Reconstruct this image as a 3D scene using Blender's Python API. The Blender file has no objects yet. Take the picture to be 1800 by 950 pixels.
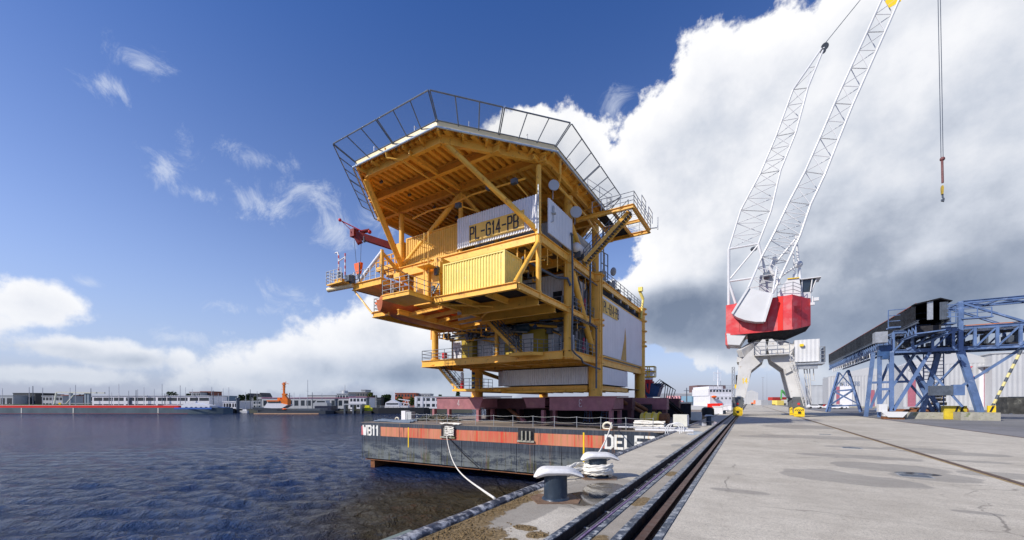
import bpy, math, random
from mathutils import Vector, Matrix
R = math.radians
random.seed(7)
scene = bpy.context.scene
COL = scene.collection

# ------------------------------------------------------------------ camera
YAW = R(30.72); CA, SA = math.cos(YAW), math.sin(YAW)
EYE = 2.2; FPX = 700.0; CXP = 900.0; HYP = 706.8
cam_d = bpy.data.cameras.new('camera'); cam = bpy.data.objects.new('camera', cam_d); COL.objects.link(cam)
cam.location = (0, 0, EYE); cam.rotation_euler = (R(90), 0, YAW)
cam_d.sensor_width = 36; cam_d.lens = 14.0; cam_d.shift_y = (HYP-475)/1800
cam_d.clip_start = .1; cam_d.clip_end = 20000
scene.camera = cam
scene.view_settings.view_transform = 'Standard'; scene.view_settings.look = 'None'
scene.view_settings.exposure = 0.60; scene.view_settings.gamma = 1

# ------------------------------------------------------------------ light
SUN_EL = R(36); SUN_TO = Vector((.56, .83)).normalized()      # the way shadows fall on the ground
sd = bpy.data.lights.new('sun', 'SUN'); sun = bpy.data.objects.new('sun', sd); COL.objects.link(sun)
sd.energy = 3.35; sd.angle = R(.5); sd.color = (1, .93, .83)
sdir = Vector((SUN_TO.x*math.cos(SUN_EL), SUN_TO.y*math.cos(SUN_EL), -math.sin(SUN_EL)))
sun.rotation_euler = sdir.to_track_quat('-Z', 'Y').to_euler(); sun.location = (-60, -80, 90)

world = bpy.data.worlds.new('World'); scene.world = world; world.use_nodes = True
wt = world.node_tree; wt.nodes.clear()
class NT:
    def __init__(s, t): s.t = t
    def n(s, typ, **k):
        o = s.t.nodes.new(typ)
        for a, b in k.items(): setattr(o, a, b)
        return o
    def put(s, sock, v):
        if v is None: return
        if isinstance(v, bpy.types.NodeSocket): s.t.links.new(v, sock)
        else: sock.default_value = v
    def m(s, op, a, b=None, c=None, clamp=False):
        o = s.n('ShaderNodeMath', operation=op, use_clamp=clamp)
        for i, v in enumerate((a, b, c)): s.put(o.inputs[i], v)
        return o.outputs[0]
    def mr(s, v, a, b, c=0., d=1., smooth=True):
        o = s.n('ShaderNodeMapRange', interpolation_type='SMOOTHSTEP' if smooth else 'LINEAR')
        for i, x in enumerate((v, a, b, c, d)): s.put(o.inputs[i], x)
        return o.outputs[0]
    def mix(s, f, a, b, blend='MIX'):
        o = s.n('ShaderNodeMix', data_type='RGBA', blend_type=blend)
        s.put(o.inputs[0], f)
        s.put(o.inputs[6], a if isinstance(a, bpy.types.NodeSocket) else (*a, 1) if len(a) == 3 else a)
        s.put(o.inputs[7], b if isinstance(b, bpy.types.NodeSocket) else (*b, 1) if len(b) == 3 else b)
        return o.outputs[2]
    def noise(s, vec, scale, detail=4, rough=.55, dist=0, scl=None):
        if scl is not None:
            mp = s.n('ShaderNodeMapping'); s.put(mp.inputs[0], vec); mp.inputs['Scale'].default_value = scl; vec = mp.outputs[0]
        o = s.n('ShaderNodeTexNoise'); s.put(o.inputs['Vector'], vec)
        o.inputs['Scale'].default_value = scale; o.inputs['Detail'].default_value = detail
        o.inputs['Roughness'].default_value = rough; o.inputs['Distortion'].default_value = dist
        return o.outputs[0]
w = NT(wt)
sky = w.n('ShaderNodeTexSky', sky_type='NISHITA'); sky.sun_disc = False
sky.sun_elevation = SUN_EL; sky.sun_rotation = math.atan2(-SUN_TO.x, -SUN_TO.y)
sky.altitude = 0; sky.air_density = 1.0; sky.dust_density = .25; sky.ozone_density = 2.2
hs = w.n('ShaderNodeHueSaturation'); hs.inputs['Saturation'].default_value = 1.12; hs.inputs['Value'].default_value = .90
w.put(hs.inputs['Color'], sky.outputs[0])
tc = w.n('ShaderNodeTexCoord'); D = tc.outputs['Generated']
sx = w.n('ShaderNodeSeparateXYZ'); w.put(sx.inputs[0], D)
AZ = w.m('MULTIPLY', w.m('ARCTAN2', sx.outputs[0], sx.outputs[1]), 57.2958)
EL = w.m('MULTIPLY', w.m('ARCSINE', sx.outputs[2]), 57.2958)
def azel(px, py):
    t = (px-CXP)/FPX
    return math.degrees(math.atan(t))-30.72, math.degrees(math.atan((HYP-py)/FPX/math.sqrt(1+t*t)))
def blob(px, py, rx, ry, k=1.0):
    a, e = azel(px, py); a2 = azel(px+rx, py)[0]; a3 = azel(px-rx, py)[0]; e2 = azel(px, py-ry)[1]; e3 = azel(px, py+ry)[1]
    ra, re = (a2-a3)/2, (e2-e3)/2
    u = w.m('DIVIDE', w.m('SUBTRACT', AZ, a), ra); v = w.m('DIVIDE', w.m('SUBTRACT', EL, e), re)
    q = w.m('SQRT', w.m('ADD', w.m('MULTIPLY', u, u), w.m('MULTIPLY', v, v)))
    return w.m('MULTIPLY', w.m('SUBTRACT', 1.0, q), k)
def union(bs):
    r = bs[0]
    for b in bs[1:]:
        o = w.m('SMOOTH_MAX', r, b, .12); r = o
    return r
big = union([blob(1760, 340, 560, 520, 2.2), blob(1420, 330, 330, 300, 1.6), blob(1660, 330, 420, 460, 1.5), blob(1300, 330, 240, 290, 1.2), blob(1290, 170, 110, 120, .8), blob(1165, 320, 110, 160, .7), blob(985, 290, 110, 120, .6), blob(1090, 340, 110, 80, .8),
             blob(930, 280, 130, 90, .6), blob(1250, 530, 230, 110, 1), blob(1500, 120, 190, 170, .9), blob(2200, 300, 500, 420, 1.2), blob(1620, 540, 380, 150, 1.2),
             blob(650, 600, 140, 80, .6), blob(540, 635, 150, 50, .5), blob(800, 640, 200, 80, .7), blob(450, 665, 160, 38, .5),
             blob(40, 535, 120, 46, .45), blob(-80, 555, 150, 70, .5), blob(120, 612, 150, 24, .38), blob(250, 632, 120, 24, .38), blob(60, 658, 260, 20, .32), blob(-500, 560, 300, 90, .7), blob(3200, 300, 900, 500, .8)])
wisp = union([blob(310, 592, 60, 20, .8), blob(250, 110, 55, 26, .5), blob(185, 152, 55, 26, .5), blob(285, 297, 55, 34, .55), blob(335, 270, 28, 40, .4), blob(335, 338, 46, 16, .4), blob(465, 362, 70, 30, .5), blob(535, 338, 75, 34, .5),
              blob(462, 282, 80, 22, .4), blob(600, 402, 50, 42, .55), blob(155, 497, 34, 14, .5), blob(660, 390, 60, 30, .4), blob(510, 515, 60, 22, .4), blob(430, 610, 60, 16, .4), blob(480, 548, 80, 14, .45), blob(1075, 185, 34, 40, .42)])
n1 = w.noise(D, 5.0, 11, .60, .0); n2 = w.noise(D, 13, 8, .62)
# the same billows looked up a little towards the sun: their difference is the lit and shaded side of a billow
vo = w.n('ShaderNodeVectorMath', operation='ADD'); w.put(vo.inputs[0], D); vo.inputs[1].default_value = (-.025, -.03, .03)
n1b = w.noise(vo.outputs[0], 5.0, 6, .55, .0)
fm = w.m('ADD', big, w.m('MULTIPLY', w.m('SUBTRACT', n1, .5), 1.3))
fm = w.m('ADD', fm, w.m('MULTIPLY', w.m('SUBTRACT', n2, .5), .56))
mask = w.mr(fm, -.03, w.mr(AZ, -60, -25, .20, .08))
wm = w.mr(w.m('ADD', wisp, w.m('MULTIPLY', w.m('SUBTRACT', w.noise(D, 11, 10, .72, 1.1), .50), 2.6)), .0, .9, 0, .66)
lit = w.m('ADD', .68, w.m('MULTIPLY', w.m('SUBTRACT', n1, n1b), 1.0))
lit = w.m('ADD', lit, w.mr(fm, .0, .6, .34, .0))
dark = union([blob(1190, 570, 175, 80, 1.7), blob(1600, 550, 480, 140, 1.0), blob(1330, 590, 240, 75, 1.2), blob(1780, 440, 300, 220, .5), blob(1500, 480, 220, 150, .55), blob(150, 632, 260, 26, .5), blob(700, 660, 260, 44, .8), blob(10, 610, 200, 22, .4)])
dk = w.mr(dark, -.15, 1.0, 0, 1)
lit = w.m('SUBTRACT', lit, w.m('MULTIPLY', dk, .62))
lit = w.m('ADD', lit, w.m('MULTIPLY', w.m('SUBTRACT', w.noise(D, 3.2, 9, .56, .3), .5), .25), clamp=True)
cr = w.n('ShaderNodeValToRGB'); e = cr.color_ramp.elements
e[0].position = 0; e[0].color = (1.25, 1.58, 2.25, 1); e[1].position = 1; e[1].color = (6.7, 6.7, 6.8, 1)
for p_, c_ in ((.3, (2.4, 2.75, 3.45, 1)), (.55, (4.2, 4.5, 5.1, 1)), (.8, (5.9, 6.0, 6.3, 1))):
    x_ = e.new(p_); x_.color = c_
w.put(cr.inputs[0], lit)
# low on the horizon the air greys the blue
hz = w.mr(EL, -1, 22, .6, 0)
tint = w.mix(w.mr(EL, 12, 54), (1.35, 1.08, 1.18), (.46, .68, 1.10))
base = w.mix(1.0, hs.outputs[0], tint, 'MULTIPLY')
base = w.mix(hz, base, (1.75, 2.6, 4.4))
base = w.mix(wm, base, (5.0, 5.4, 6.2))
col = w.mix(mask, base, cr.outputs[0])
col = w.mix(w.mr(EL, 0, 16, .30, 0), col, (3.0, 3.7, 4.9))
col = w.mix(w.mr(EL, -1, 6, .55, 0), col, (1.7, 2.3, 3.3))
bg = w.n('ShaderNodeBackground'); bg.inputs[1].default_value = .1; w.put(bg.inputs[0], col)
wo = w.n('ShaderNodeOutputWorld'); wt.links.new(bg.outputs[0], wo.inputs[0])

# ------------------------------------------------------------------ layout helpers (photo measurements onto real planes)
def ray(px, d, z=0.):
    xc = (px-CXP)/FPX*d
    return (CA*xc-SA*d, SA*xc+CA*d, z)
def zat(py, d): return EYE+(HYP-py)/FPX*d
def onZ(px, py, z):
    return ray(px, FPX*(EYE-z)/(py-HYP), z)
def onY(px, py, Y):
    t = (px-CXP)/FPX; d = Y/(t*SA+CA); return ray(px, d, zat(py, d))
def onX(px, py, X):
    t = (px-CXP)/FPX; d = X/(t*CA-SA); return ray(px, d, zat(py, d))
PO = (-13.5, 39.45); PR = R(-1.31)
uc = (.8478, -.5303); vc = (.5303, .8478); pc = (8.57, 40.8)
def pv(px, py, v):
    t = (px-CXP)/FPX
    u = (t*(pc[1]+vc[1]*v)-pc[0]-vc[0]*v)/(uc[0]-t*uc[1]); d = pc[1]+uc[1]*u+vc[1]*v
    return (u, v, zat(py, d))
def pu(px, py, u):
    t = (px-CXP)/FPX
    v = (t*(pc[1]+uc[1]*u)-pc[0]-uc[0]*u)/(vc[0]-t*vc[1]); d = pc[1]+uc[1]*u+vc[1]*v
    return (u, v, zat(py, d))

# ------------------------------------------------------------------ mesh helpers
V = Vector
OFF = {}
def tag(o, label=None, cat=None, group=None, kind=None):
    if label: o['label'] = label
    if cat: o['category'] = cat
    if group: o['group'] = group
    if kind: o['kind'] = kind
    return o
def Thing(name, label, cat, base=(0, 0, 0), rot=0., group=None, local=False):
    """Empty at the base. Parts are given in world coordinates (local=False, rot must be 0) or in the thing's own x/y with absolute z."""
    o = bpy.data.objects.new(name, None); COL.objects.link(o); o.empty_display_size = .5
    o.location = base; o.rotation_euler = (0, 0, rot)
    OFF[o.name] = V((0, 0, base[2])) if local else V(base)
    return tag(o, label, cat, group)
class MB:
    def __init__(s): s.v = []; s.f = []
    def add(s, vs, fs):
        n = len(s.v); s.v += [tuple(x) for x in vs]; s.f += [tuple(i+n for i in f) for f in fs]; return s
    def box(s, x0, y0, z0, x1, y1, z1):
        return s.add([(x0,y0,z0),(x1,y0,z0),(x1,y1,z0),(x0,y1,z0),(x0,y0,z1),(x1,y0,z1),(x1,y1,z1),(x0,y1,z1)],
                     [(3,2,1,0),(4,5,6,7),(0,1,5,4),(1,2,6,5),(2,3,7,6),(3,0,4,7)])
    def frame(s, p, q):
        p = V(p); q = V(q); d = (q-p)
        L = d.length; d = d/L if L > 1e-9 else V((0, 0, 1))
        up = V((0, 0, 1)) if abs(d.z) < .95 else V((0, 1, 0))
        a = d.cross(up).normalized(); b = a.cross(d).normalized()
        return p, q, d, a, b
    def bar(s, p, q, w, h=None, oa=0, ob=0):
        h = h or w; p, q, d, a, b = s.frame(p, q); vs = []
        for c in (p, q):
            for i, j in ((-1,-1),(1,-1),(1,1),(-1,1)): vs.append(c+a*(i*w/2+oa)+b*(j*h/2+ob))
        return s.add(vs, [(0,1,2,3),(7,6,5,4),(0,4,5,1),(1,5,6,2),(2,6,7,3),(3,7,4,0)])
    def ibeam(s, p, q, w, h, t=.05):
        s.bar(p, q, w, t, 0, h/2-t/2); s.bar(p, q, w, t, 0, -h/2+t/2); s.bar(p, q, t, h-2*t); return s
    def tube(s, p, q, r, n=10, r2=None, cap=True):
        r2 = r if r2 is None else r2; p, q, d, a, b = s.frame(p, q); vs = []
        for c, rr in ((p, r), (q, r2)):
            for i in range(n):
                th = 2*math.pi*i/n; vs.append(c+a*math.cos(th)*rr+b*math.sin(th)*rr)
        fs = [(i, i+n, (i+1) % n+n, (i+1) % n) for i in range(n)]
        if cap: fs += [tuple(range(n)), tuple(range(2*n-1, n-1, -1))]
        return s.add(vs, fs)
    def path(s, pts, r, n=8):
        pts = [V(p) for p in pts]; rings = []; prev = None
        for i, p in enumerate(pts):
            d = (pts[min(i+1, len(pts)-1)]-pts[max(i-1, 0)]).normalized()
            if prev is None:
                up = V((0, 0, 1)) if abs(d.z) < .95 else V((0, 1, 0)); a = d.cross(up).normalized()
            else: a = (prev-d*prev.dot(d)).normalized()
            prev = a; b = d.cross(a)
            rings.append([p+(a*math.cos(2*math.pi*k/n)+b*math.sin(2*math.pi*k/n))*r for k in range(n)])
        vs = [x for rg in rings for x in rg]; fs = []
        for i in range(len(pts)-1):
            for k in range(n): fs.append((i*n+k, i*n+(k+1) % n, (i+1)*n+(k+1) % n, (i+1)*n+k))
        fs += [tuple(range(n-1, -1, -1)), tuple(range((len(pts)-1)*n, len(pts)*n))]
        return s.add(vs, fs)
    def prism(s, poly, z0, z1):
        n = len(poly); ar = sum(poly[i][0]*poly[(i+1)%n][1]-poly[(i+1)%n][0]*poly[i][1] for i in range(n))
        if ar < 0: poly = poly[::-1]
        vs = [(x, y, z0) for x, y in poly]+[(x, y, z1) for x, y in poly]
        return s.add(vs, [tuple(range(n-1, -1, -1)), tuple(range(n, 2*n))]+[(i, (i+1) % n, (i+1) % n+n, i+n) for i in range(n)])
    def slab(s, pts, off):
        """polygon in space (list of 3d points) thickened by vector off"""
        n = len(pts); o = V(off); nn = V((0,0,0))
        for i in range(n): nn += V(pts[i]).cross(V(pts[(i+1)%n]))
        if nn.dot(o) < 0: pts = pts[::-1]
        vs = [V(p) for p in pts]+[V(p)+o for p in pts]
        return s.add(vs, [tuple(range(n-1, -1, -1)), tuple(range(n, 2*n))]+[(i, (i+1) % n, (i+1) % n+n, i+n) for i in range(n)])
    def lathe(s, c, prof, n=20):
        vs = []; m = len(prof)
        for r, z in prof:
            for i in range(n):
                th = 2*math.pi*i/n; vs.append((c[0]+r*math.cos(th), c[1]+r*math.sin(th), c[2]+z))
        fs = [(j*n+i, j*n+(i+1) % n, (j+1)*n+(i+1) % n, (j+1)*n+i) for j in range(m-1) for i in range(n)]
        fs += [tuple(range(n-1, -1, -1)), tuple(range((m-1)*n, m*n))]
        return s.add(vs, fs)
    def ball(s, c, rx, ry=None, rz=None, n=10, m=7):
        ry = ry or rx; rz = rz or rx; vs = [(c[0], c[1], c[2]-rz)]
        for j in range(1, m):
            ph = -math.pi/2+math.pi*j/m
            for i in range(n):
                th = 2*math.pi*i/n; vs.append((c[0]+rx*math.cos(ph)*math.cos(th), c[1]+ry*math.cos(ph)*math.sin(th), c[2]+rz*math.sin(ph)))
        vs.append((c[0], c[1], c[2]+rz)); fs = [(0, 1+(i+1) % n, 1+i) for i in range(n)]
        for j in range(m-2):
            for i in range(n): fs.append((1+j*n+i, 1+j*n+(i+1) % n, 1+(j+1)*n+(i+1) % n, 1+(j+1)*n+i))
        b = 1+(m-2)*n; fs += [(b+i, b+(i+1) % n, len(vs)-1) for i in range(n)]
        return s.add(vs, fs)
    def corr(s, p0, p1, z0, z1, pitch=.28, dep=.05, th=.08):
        """corrugated sheet from p0 to p1 (plan points), ribs standing out on its right-hand side, backed by a slab"""
        a = V((p0[0], p0[1], 0)); b = V((p1[0], p1[1], 0)); d = b-a; L = d.length; d /= L; nrm = V((d.y, -d.x, 0))
        k = max(1, round(L/pitch)); pt = []
        for i in range(k):
            x = L*i/k; w_ = L/k
            pt += [(x, 0), (x+w_*.35, 0), (x+w_*.5, dep), (x+w_*.85, dep)]
        pt.append((L, 0)); vs = []
        for x, y in pt:
            for z in (z0, z1): q = a+d*x+nrm*y; vs.append((q.x, q.y, z))
        s.add(vs, [(2*i, 2*i+2, 2*i+3, 2*i+1) for i in range(len(pt)-1)])
        c = a-nrm*th; e_ = b-nrm*th; g = -nrm*.004
        return s.prism([((a+g).x, (a+g).y), ((b+g).x, (b+g).y), (e_.x, e_.y), (c.x, c.y)], z0+.003, z1-.003)
    def rail(s, pts, h=1.1, sp=1.5, r=.026, mid=2, post=True):
        pts = [V(p) for p in pts]
        for i in range(len(pts)-1):
            p, q = pts[i], pts[i+1]
            for k in range(mid+1): o = V((0, 0, h*(k+1)/(mid+1))); s.tube(p+o, q+o, r, 5)
            n = max(1, round((q-p).length/sp))
            if post:
                for j in range(n+1):
                    c = p+(q-p)*j/n; s.tube(c, c+V((0, 0, h)), r*1.15, 5)
        return s
    def lattice(s, A, B, n, rc, rd, faces=(0, 1, 2, 3), cross=True):
        A = [V(x) for x in A]; B = [V(x) for x in B]
        for a, b in zip(A, B): s.tube(a, b, rc, 8)
        for f in faces:
            a0, b0, a1, b1 = A[f], B[f], A[(f+1) % 4], B[(f+1) % 4]
            for k in range(n+1):
                t = k/n; s.tube(a0.lerp(b0, t), a1.lerp(b1, t), rd, 5)
                if k < n and cross:
                    t2 = (k+1)/n
                    if (k+f) % 2: s.tube(a0.lerp(b0, t), a1.lerp(b1, t2), rd, 5)
                    else: s.tube(a1.lerp(b1, t), a0.lerp(b0, t2), rd, 5)
        return s
    def build(s, name, mat, parent=None, sharp=35):
        off = OFF[parent.name] if parent is not None else V((0, 0, 0))
        if parent is None:
            xs = [v[0] for v in s.v]; ys = [v[1] for v in s.v]; zs = [v[2] for v in s.v]
            off = V(((min(xs)+max(xs))/2, (min(ys)+max(ys))/2, min(zs)))
        me = bpy.data.meshes.new(name); me.from_pydata([tuple(V(v)-off) for v in s.v], [], s.f)
        me.materials.append(mat); me.update()
        for p in me.polygons: p.use_smooth = True
        me.set_sharp_from_angle(angle=R(sharp))
        o = bpy.data.objects.new(name, me); COL.objects.link(o)
        if parent is None: o.location = off
        else: o.parent = parent
        OFF[o.name] = off
        return o
def copy_tree(o, parent=None):
    c = o.copy(); COL.objects.link(c); c.parent = parent; OFF[c.name] = OFF.get(o.name, V((0, 0, 0)))
    for ch in [x for x in bpy.data.objects if x.parent == o]: copy_tree(ch, c)
    return c
def solo(mb, name, mat, label, cat, group=None, kind=None, sharp=35):
    return tag(mb.build(name, mat, None, sharp), label, cat, group, kind)

# stroke lettering: letters as thick polylines on a 1 x 2 cell
GL = {'P': [[(0,0),(0,2),(.8,2),(1,1.75),(1,1.2),(.8,.95),(0,.95)]], 'L': [[(0,2),(0,0),(.95,0)]], '-': [[(.1,1),(.9,1)]],
 'G': [[(1,1.6),(1,1.75),(.8,2),(.2,2),(0,1.75),(0,.25),(.2,0),(.8,0),(1,.25),(1,1),(.5,1)]], '1': [[(.2,1.6),(.6,2),(.6,0)]],
 '4': [[(.75,0),(.75,2),(0,.6),(1,.6)]], 'B': [[(0,0),(0,2),(.8,2),(1,1.8),(1,1.25),(.8,1),(0,1)],[(.8,1),(1,.8),(1,.2),(.8,0),(0,0)]],
 'W': [[(0,2),(.25,0),(.5,1.5),(.75,0),(1,2)]], 'D': [[(0,0),(0,2),(.7,2),(1,1.7),(1,.3),(.7,0),(0,0)]],
 'E': [[(1,2),(0,2),(0,0),(1,0)],[(0,1),(.8,1)]], 'F': [[(0,0),(0,2),(1,2)],[(0,1.05),(.8,1.05)]], 'Z': [[(0,2),(1,2),(0,0),(1,0)]],
 '<': [[(1,1.8),(.7,2),(.2,2),(0,1.75),(0,1.2),(.3,1),(.6,1)],[(.3,1),(0,.8),(0,.25),(.2,0),(.8,0),(1,.3)]], 'I': [[(.5,0),(.5,2)]], 'J': [[(1,2),(1,.3),(.75,0),(.3,0),(0,.3)]], '3': [[(0,1.8),(.3,2),(.8,2),(1,1.75),(1,1.2),(.7,1),(.4,1)],[(.7,1),(1,.8),(1,.25),(.8,0),(.2,0),(0,.3)]],
 'A': [[(0,0),(.5,2),(1,0)],[(.2,.7),(.8,.7)]], 'N': [[(0,0),(0,2),(1,0),(1,2)]], 'O': [[(.2,0),(0,.3),(0,1.7),(.2,2),(.8,2),(1,1.7),(1,.3),(.8,0),(.2,0)]],
 'R': [[(0,0),(0,2),(.8,2),(1,1.75),(1,1.2),(.8,1),(0,1)],[(.5,1),(1,0)]]}
def letters(mb, text, org, ux, h, th, depth=.02, w=None, gap=None):
    """text starting at org, running along unit plan vector ux, facing to the right-hand side of ux"""
    w = w or h*.42; gap = gap or h*.2; U = V((ux[0], ux[1], 0)).normalized(); Z = V((0, 0, 1)); N = V((U.y, -U.x, 0)); x = 0
    for ch in text:
        ww = w*(.6 if ch == '1' else 1)
        for pl in GL.get(ch, []):
            for i, (a, b) in enumerate(zip(pl, pl[1:])):
                p = V(org)+U*(x+a[0]*ww)+Z*(a[1]*h/2); q = V(org)+U*(x+b[0]*ww)+Z*(b[1]*h/2)
                d = (q-p).normalized(); p -= d*th*.42; q += d*th*.42; s_ = d.cross(N).normalized()*th/2; o = N*(depth+.0007*(i % 3))
                mb.add([p+s_, q+s_, q-s_, p-s_, p+s_+o, q+s_+o, q-s_+o, p-s_+o], [(3,2,1,0),(4,5,6,7),(0,1,5,4),(1,2,6,5),(2,3,7,6),(3,0,4,7)])
        x += ww+gap
    return x

# ------------------------------------------------------------------ materials
def M(name, rgb, rough=.5, metal=0., var=.12, scale=1.5, bump=.0, bscale=20, stain=None, stain_amt=.5, stain_scale=1., streak=0., streak_rgb=(.12,.07,.04), spec=.4, lo=None):
    m = bpy.data.materials.new(name); m.use_nodes = True; t = m.node_tree; k = NT(t)
    b = t.nodes['Principled BSDF']; co = k.n('ShaderNodeTexCoord').outputs['Object']
    nz = k.noise(co, scale, 6, .6)
    c = k.mix(k.mr(nz, .3, .7), tuple(x*(1-var) for x in rgb), tuple(min(1, x*(1+var)) for x in rgb))
    rr = k.mr(k.noise(co, scale*3, 5, .6), .3, .7, max(.02, rough-.1), min(1, rough+.12))
    if stain:
        f = k.mr(k.noise(co, stain_scale, 8, .68, .3), .62-.22*stain_amt, .70-.1*stain_amt)
        c = k.mix(k.m('MULTIPLY', f, .85), c, stain)
    if streak:
        f = k.mr(k.noise(co, 1.0, 6, .6, 0, (5., 5., .28)), .70-.25*streak, .86-.25*streak, 0, .75)
        c = k.mix(f, c, streak_rgb)
    k.put(b.inputs['Base Color'], c); k.put(b.inputs['Roughness'], rr)
    b.inputs['Metallic'].default_value = metal; b.inputs['Specular IOR Level'].default_value = spec
    if bump:
        bp = k.n('ShaderNodeBump'); bp.inputs['Strength'].default_value = bump; bp.inputs['Distance'].default_value = .02
        k.put(bp.inputs['Height'], k.noise(co, bscale, 6, .65)); k.put(b.inputs['Normal'], bp.outputs[0])
    return m
yel = M('platform yellow paint', (.86, .465, .07), .42, var=.10, scale=.9, stain=(.40, .16, .03), stain_amt=.2, stain_scale=2.2, streak=.42, streak_rgb=(.42, .17, .03), bump=.05)
yelc = M('container yellow paint', (.84, .66, .16), .4, var=.07, scale=1.2, stain=(.75, .66, .4), stain_amt=.15, stain_scale=3, streak=.18, streak_rgb=(.6, .42, .12))
olive = M('ochre module paint', (.42, .30, .03), .45, var=.12, streak=.2, streak_rgb=(.2, .13, .03))
signy = M('sign yellow', (.80, .50, .10), .5, var=.06, streak=.15, streak_rgb=(.6, .36, .1))
whitep = M('white cladding paint', (.72, .72, .75), .45, var=.05, streak=.22, streak_rgb=(.42, .38, .36))
creamw = M('side cladding paint', (.74, .74, .76), .5, var=.04, streak=.12, streak_rgb=(.55, .5, .45), scale=.5)
galv = M('galvanised steel', (.40, .42, .44), .45, .6, var=.15, scale=3)
railg = M('railing grey blue', (.20, .23, .27), .45, .4, var=.15, scale=3)
steel_d = M('dark grey steel', (.10, .12, .15), .45, .3, var=.2, scale=2)
black = M('black lettering paint', (.012, .014, .022), .5, var=.1)
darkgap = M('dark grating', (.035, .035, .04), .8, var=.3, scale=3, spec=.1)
dirtyfl = M('dirty deck plate', (.12, .09, .05), .7, var=.3, scale=2)
redp = M('dark red crane paint', (.20, .022, .018), .45, var=.15, streak=.25, streak_rgb=(.15, .05, .03))
orange = M('safety orange', (.85, .13, .015), .4, var=.08)
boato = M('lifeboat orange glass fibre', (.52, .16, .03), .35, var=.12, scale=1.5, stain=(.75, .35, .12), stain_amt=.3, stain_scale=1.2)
maroon = M('maroon primer', (.31, .125, .14), .6, var=.15, scale=1.2, streak=.25, streak_rgb=(.12, .05, .04), stain=(.35, .16, .15), stain_amt=.25)
rust = M('rusty steel', (.23, .095, .04), .75, .2, var=.3, scale=3, bump=.3, stain=(.10, .04, .025), stain_amt=.5, stain_scale=3)
glass = M('dark glass', (.02, .03, .04), .08, 0, var=.1, spec=.8)
bluest = M('blue conveyor paint', (.10, .165, .32), .45, var=.2, scale=.8, streak=.42, streak_rgb=(.05, .07, .14), stain=(.22, .29, .45), stain_amt=.3)
blued = M('blue tank paint', (.03, .08, .20), .5, var=.2)
ropew = M('white rope', (.74, .72, .66), .85, var=.12, scale=12, bump=.6, bscale=60, stain=(.42, .34, .22), stain_amt=.25, stain_scale=6)
rubber = M('black rubber', (.02, .02, .022), .6, var=.3, bump=.3, bscale=3)
tarp = M('black conveyor cover', (.013, .013, .015), .5, var=.4, scale=1.2, bump=1.0, bscale=.9, spec=.08)
cream = M('cream cabinet', (.62, .62, .55), .5, var=.08)
cwhite = M('crane white paint', (.62, .63, .64), .4, var=.06, scale=.4, streak=.15, streak_rgb=(.5, .42, .32))
cgrey = M('portal grey paint', (.56, .56, .55), .45, var=.12, scale=.5, stain=(.30, .22, .13), stain_amt=.18, stain_scale=1.2, streak=.46, streak_rgb=(.34, .24, .13))
cred = M('crane red paint', (.60, .035, .045), .40, var=.10, scale=.4, stain=(.60, .15, .15), stain_amt=.7, stain_scale=.25, streak=.12, streak_rgb=(.35, .03, .03))
cred2 = M('bright red stripe', (.72, .012, .004), .45, var=.05)
paley = M('pale strut yellow', (.70, .62, .28), .5, var=.1, streak=.2)
yelb = M('buffer yellow', (.82, .56, .02), .45, var=.08, streak=.2, streak_rgb=(.4, .25, .05))
pinkd = M('faded red door', (.36, .12, .16), .55, var=.1)
shedw = M('shed cladding', (.45, .46, .47), .5, var=.05, scale=.2, streak=.18, streak_rgb=(.42, .40, .37))
shedg = M('grey shed cladding', (.40, .42, .44), .5, var=.06, scale=.3)
conc = M('block concrete', (.33, .32, .27), .85, var=.2, scale=1.5, bump=.5, stain=(.13, .16, .06), stain_amt=.4, stain_scale=1.5)
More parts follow.
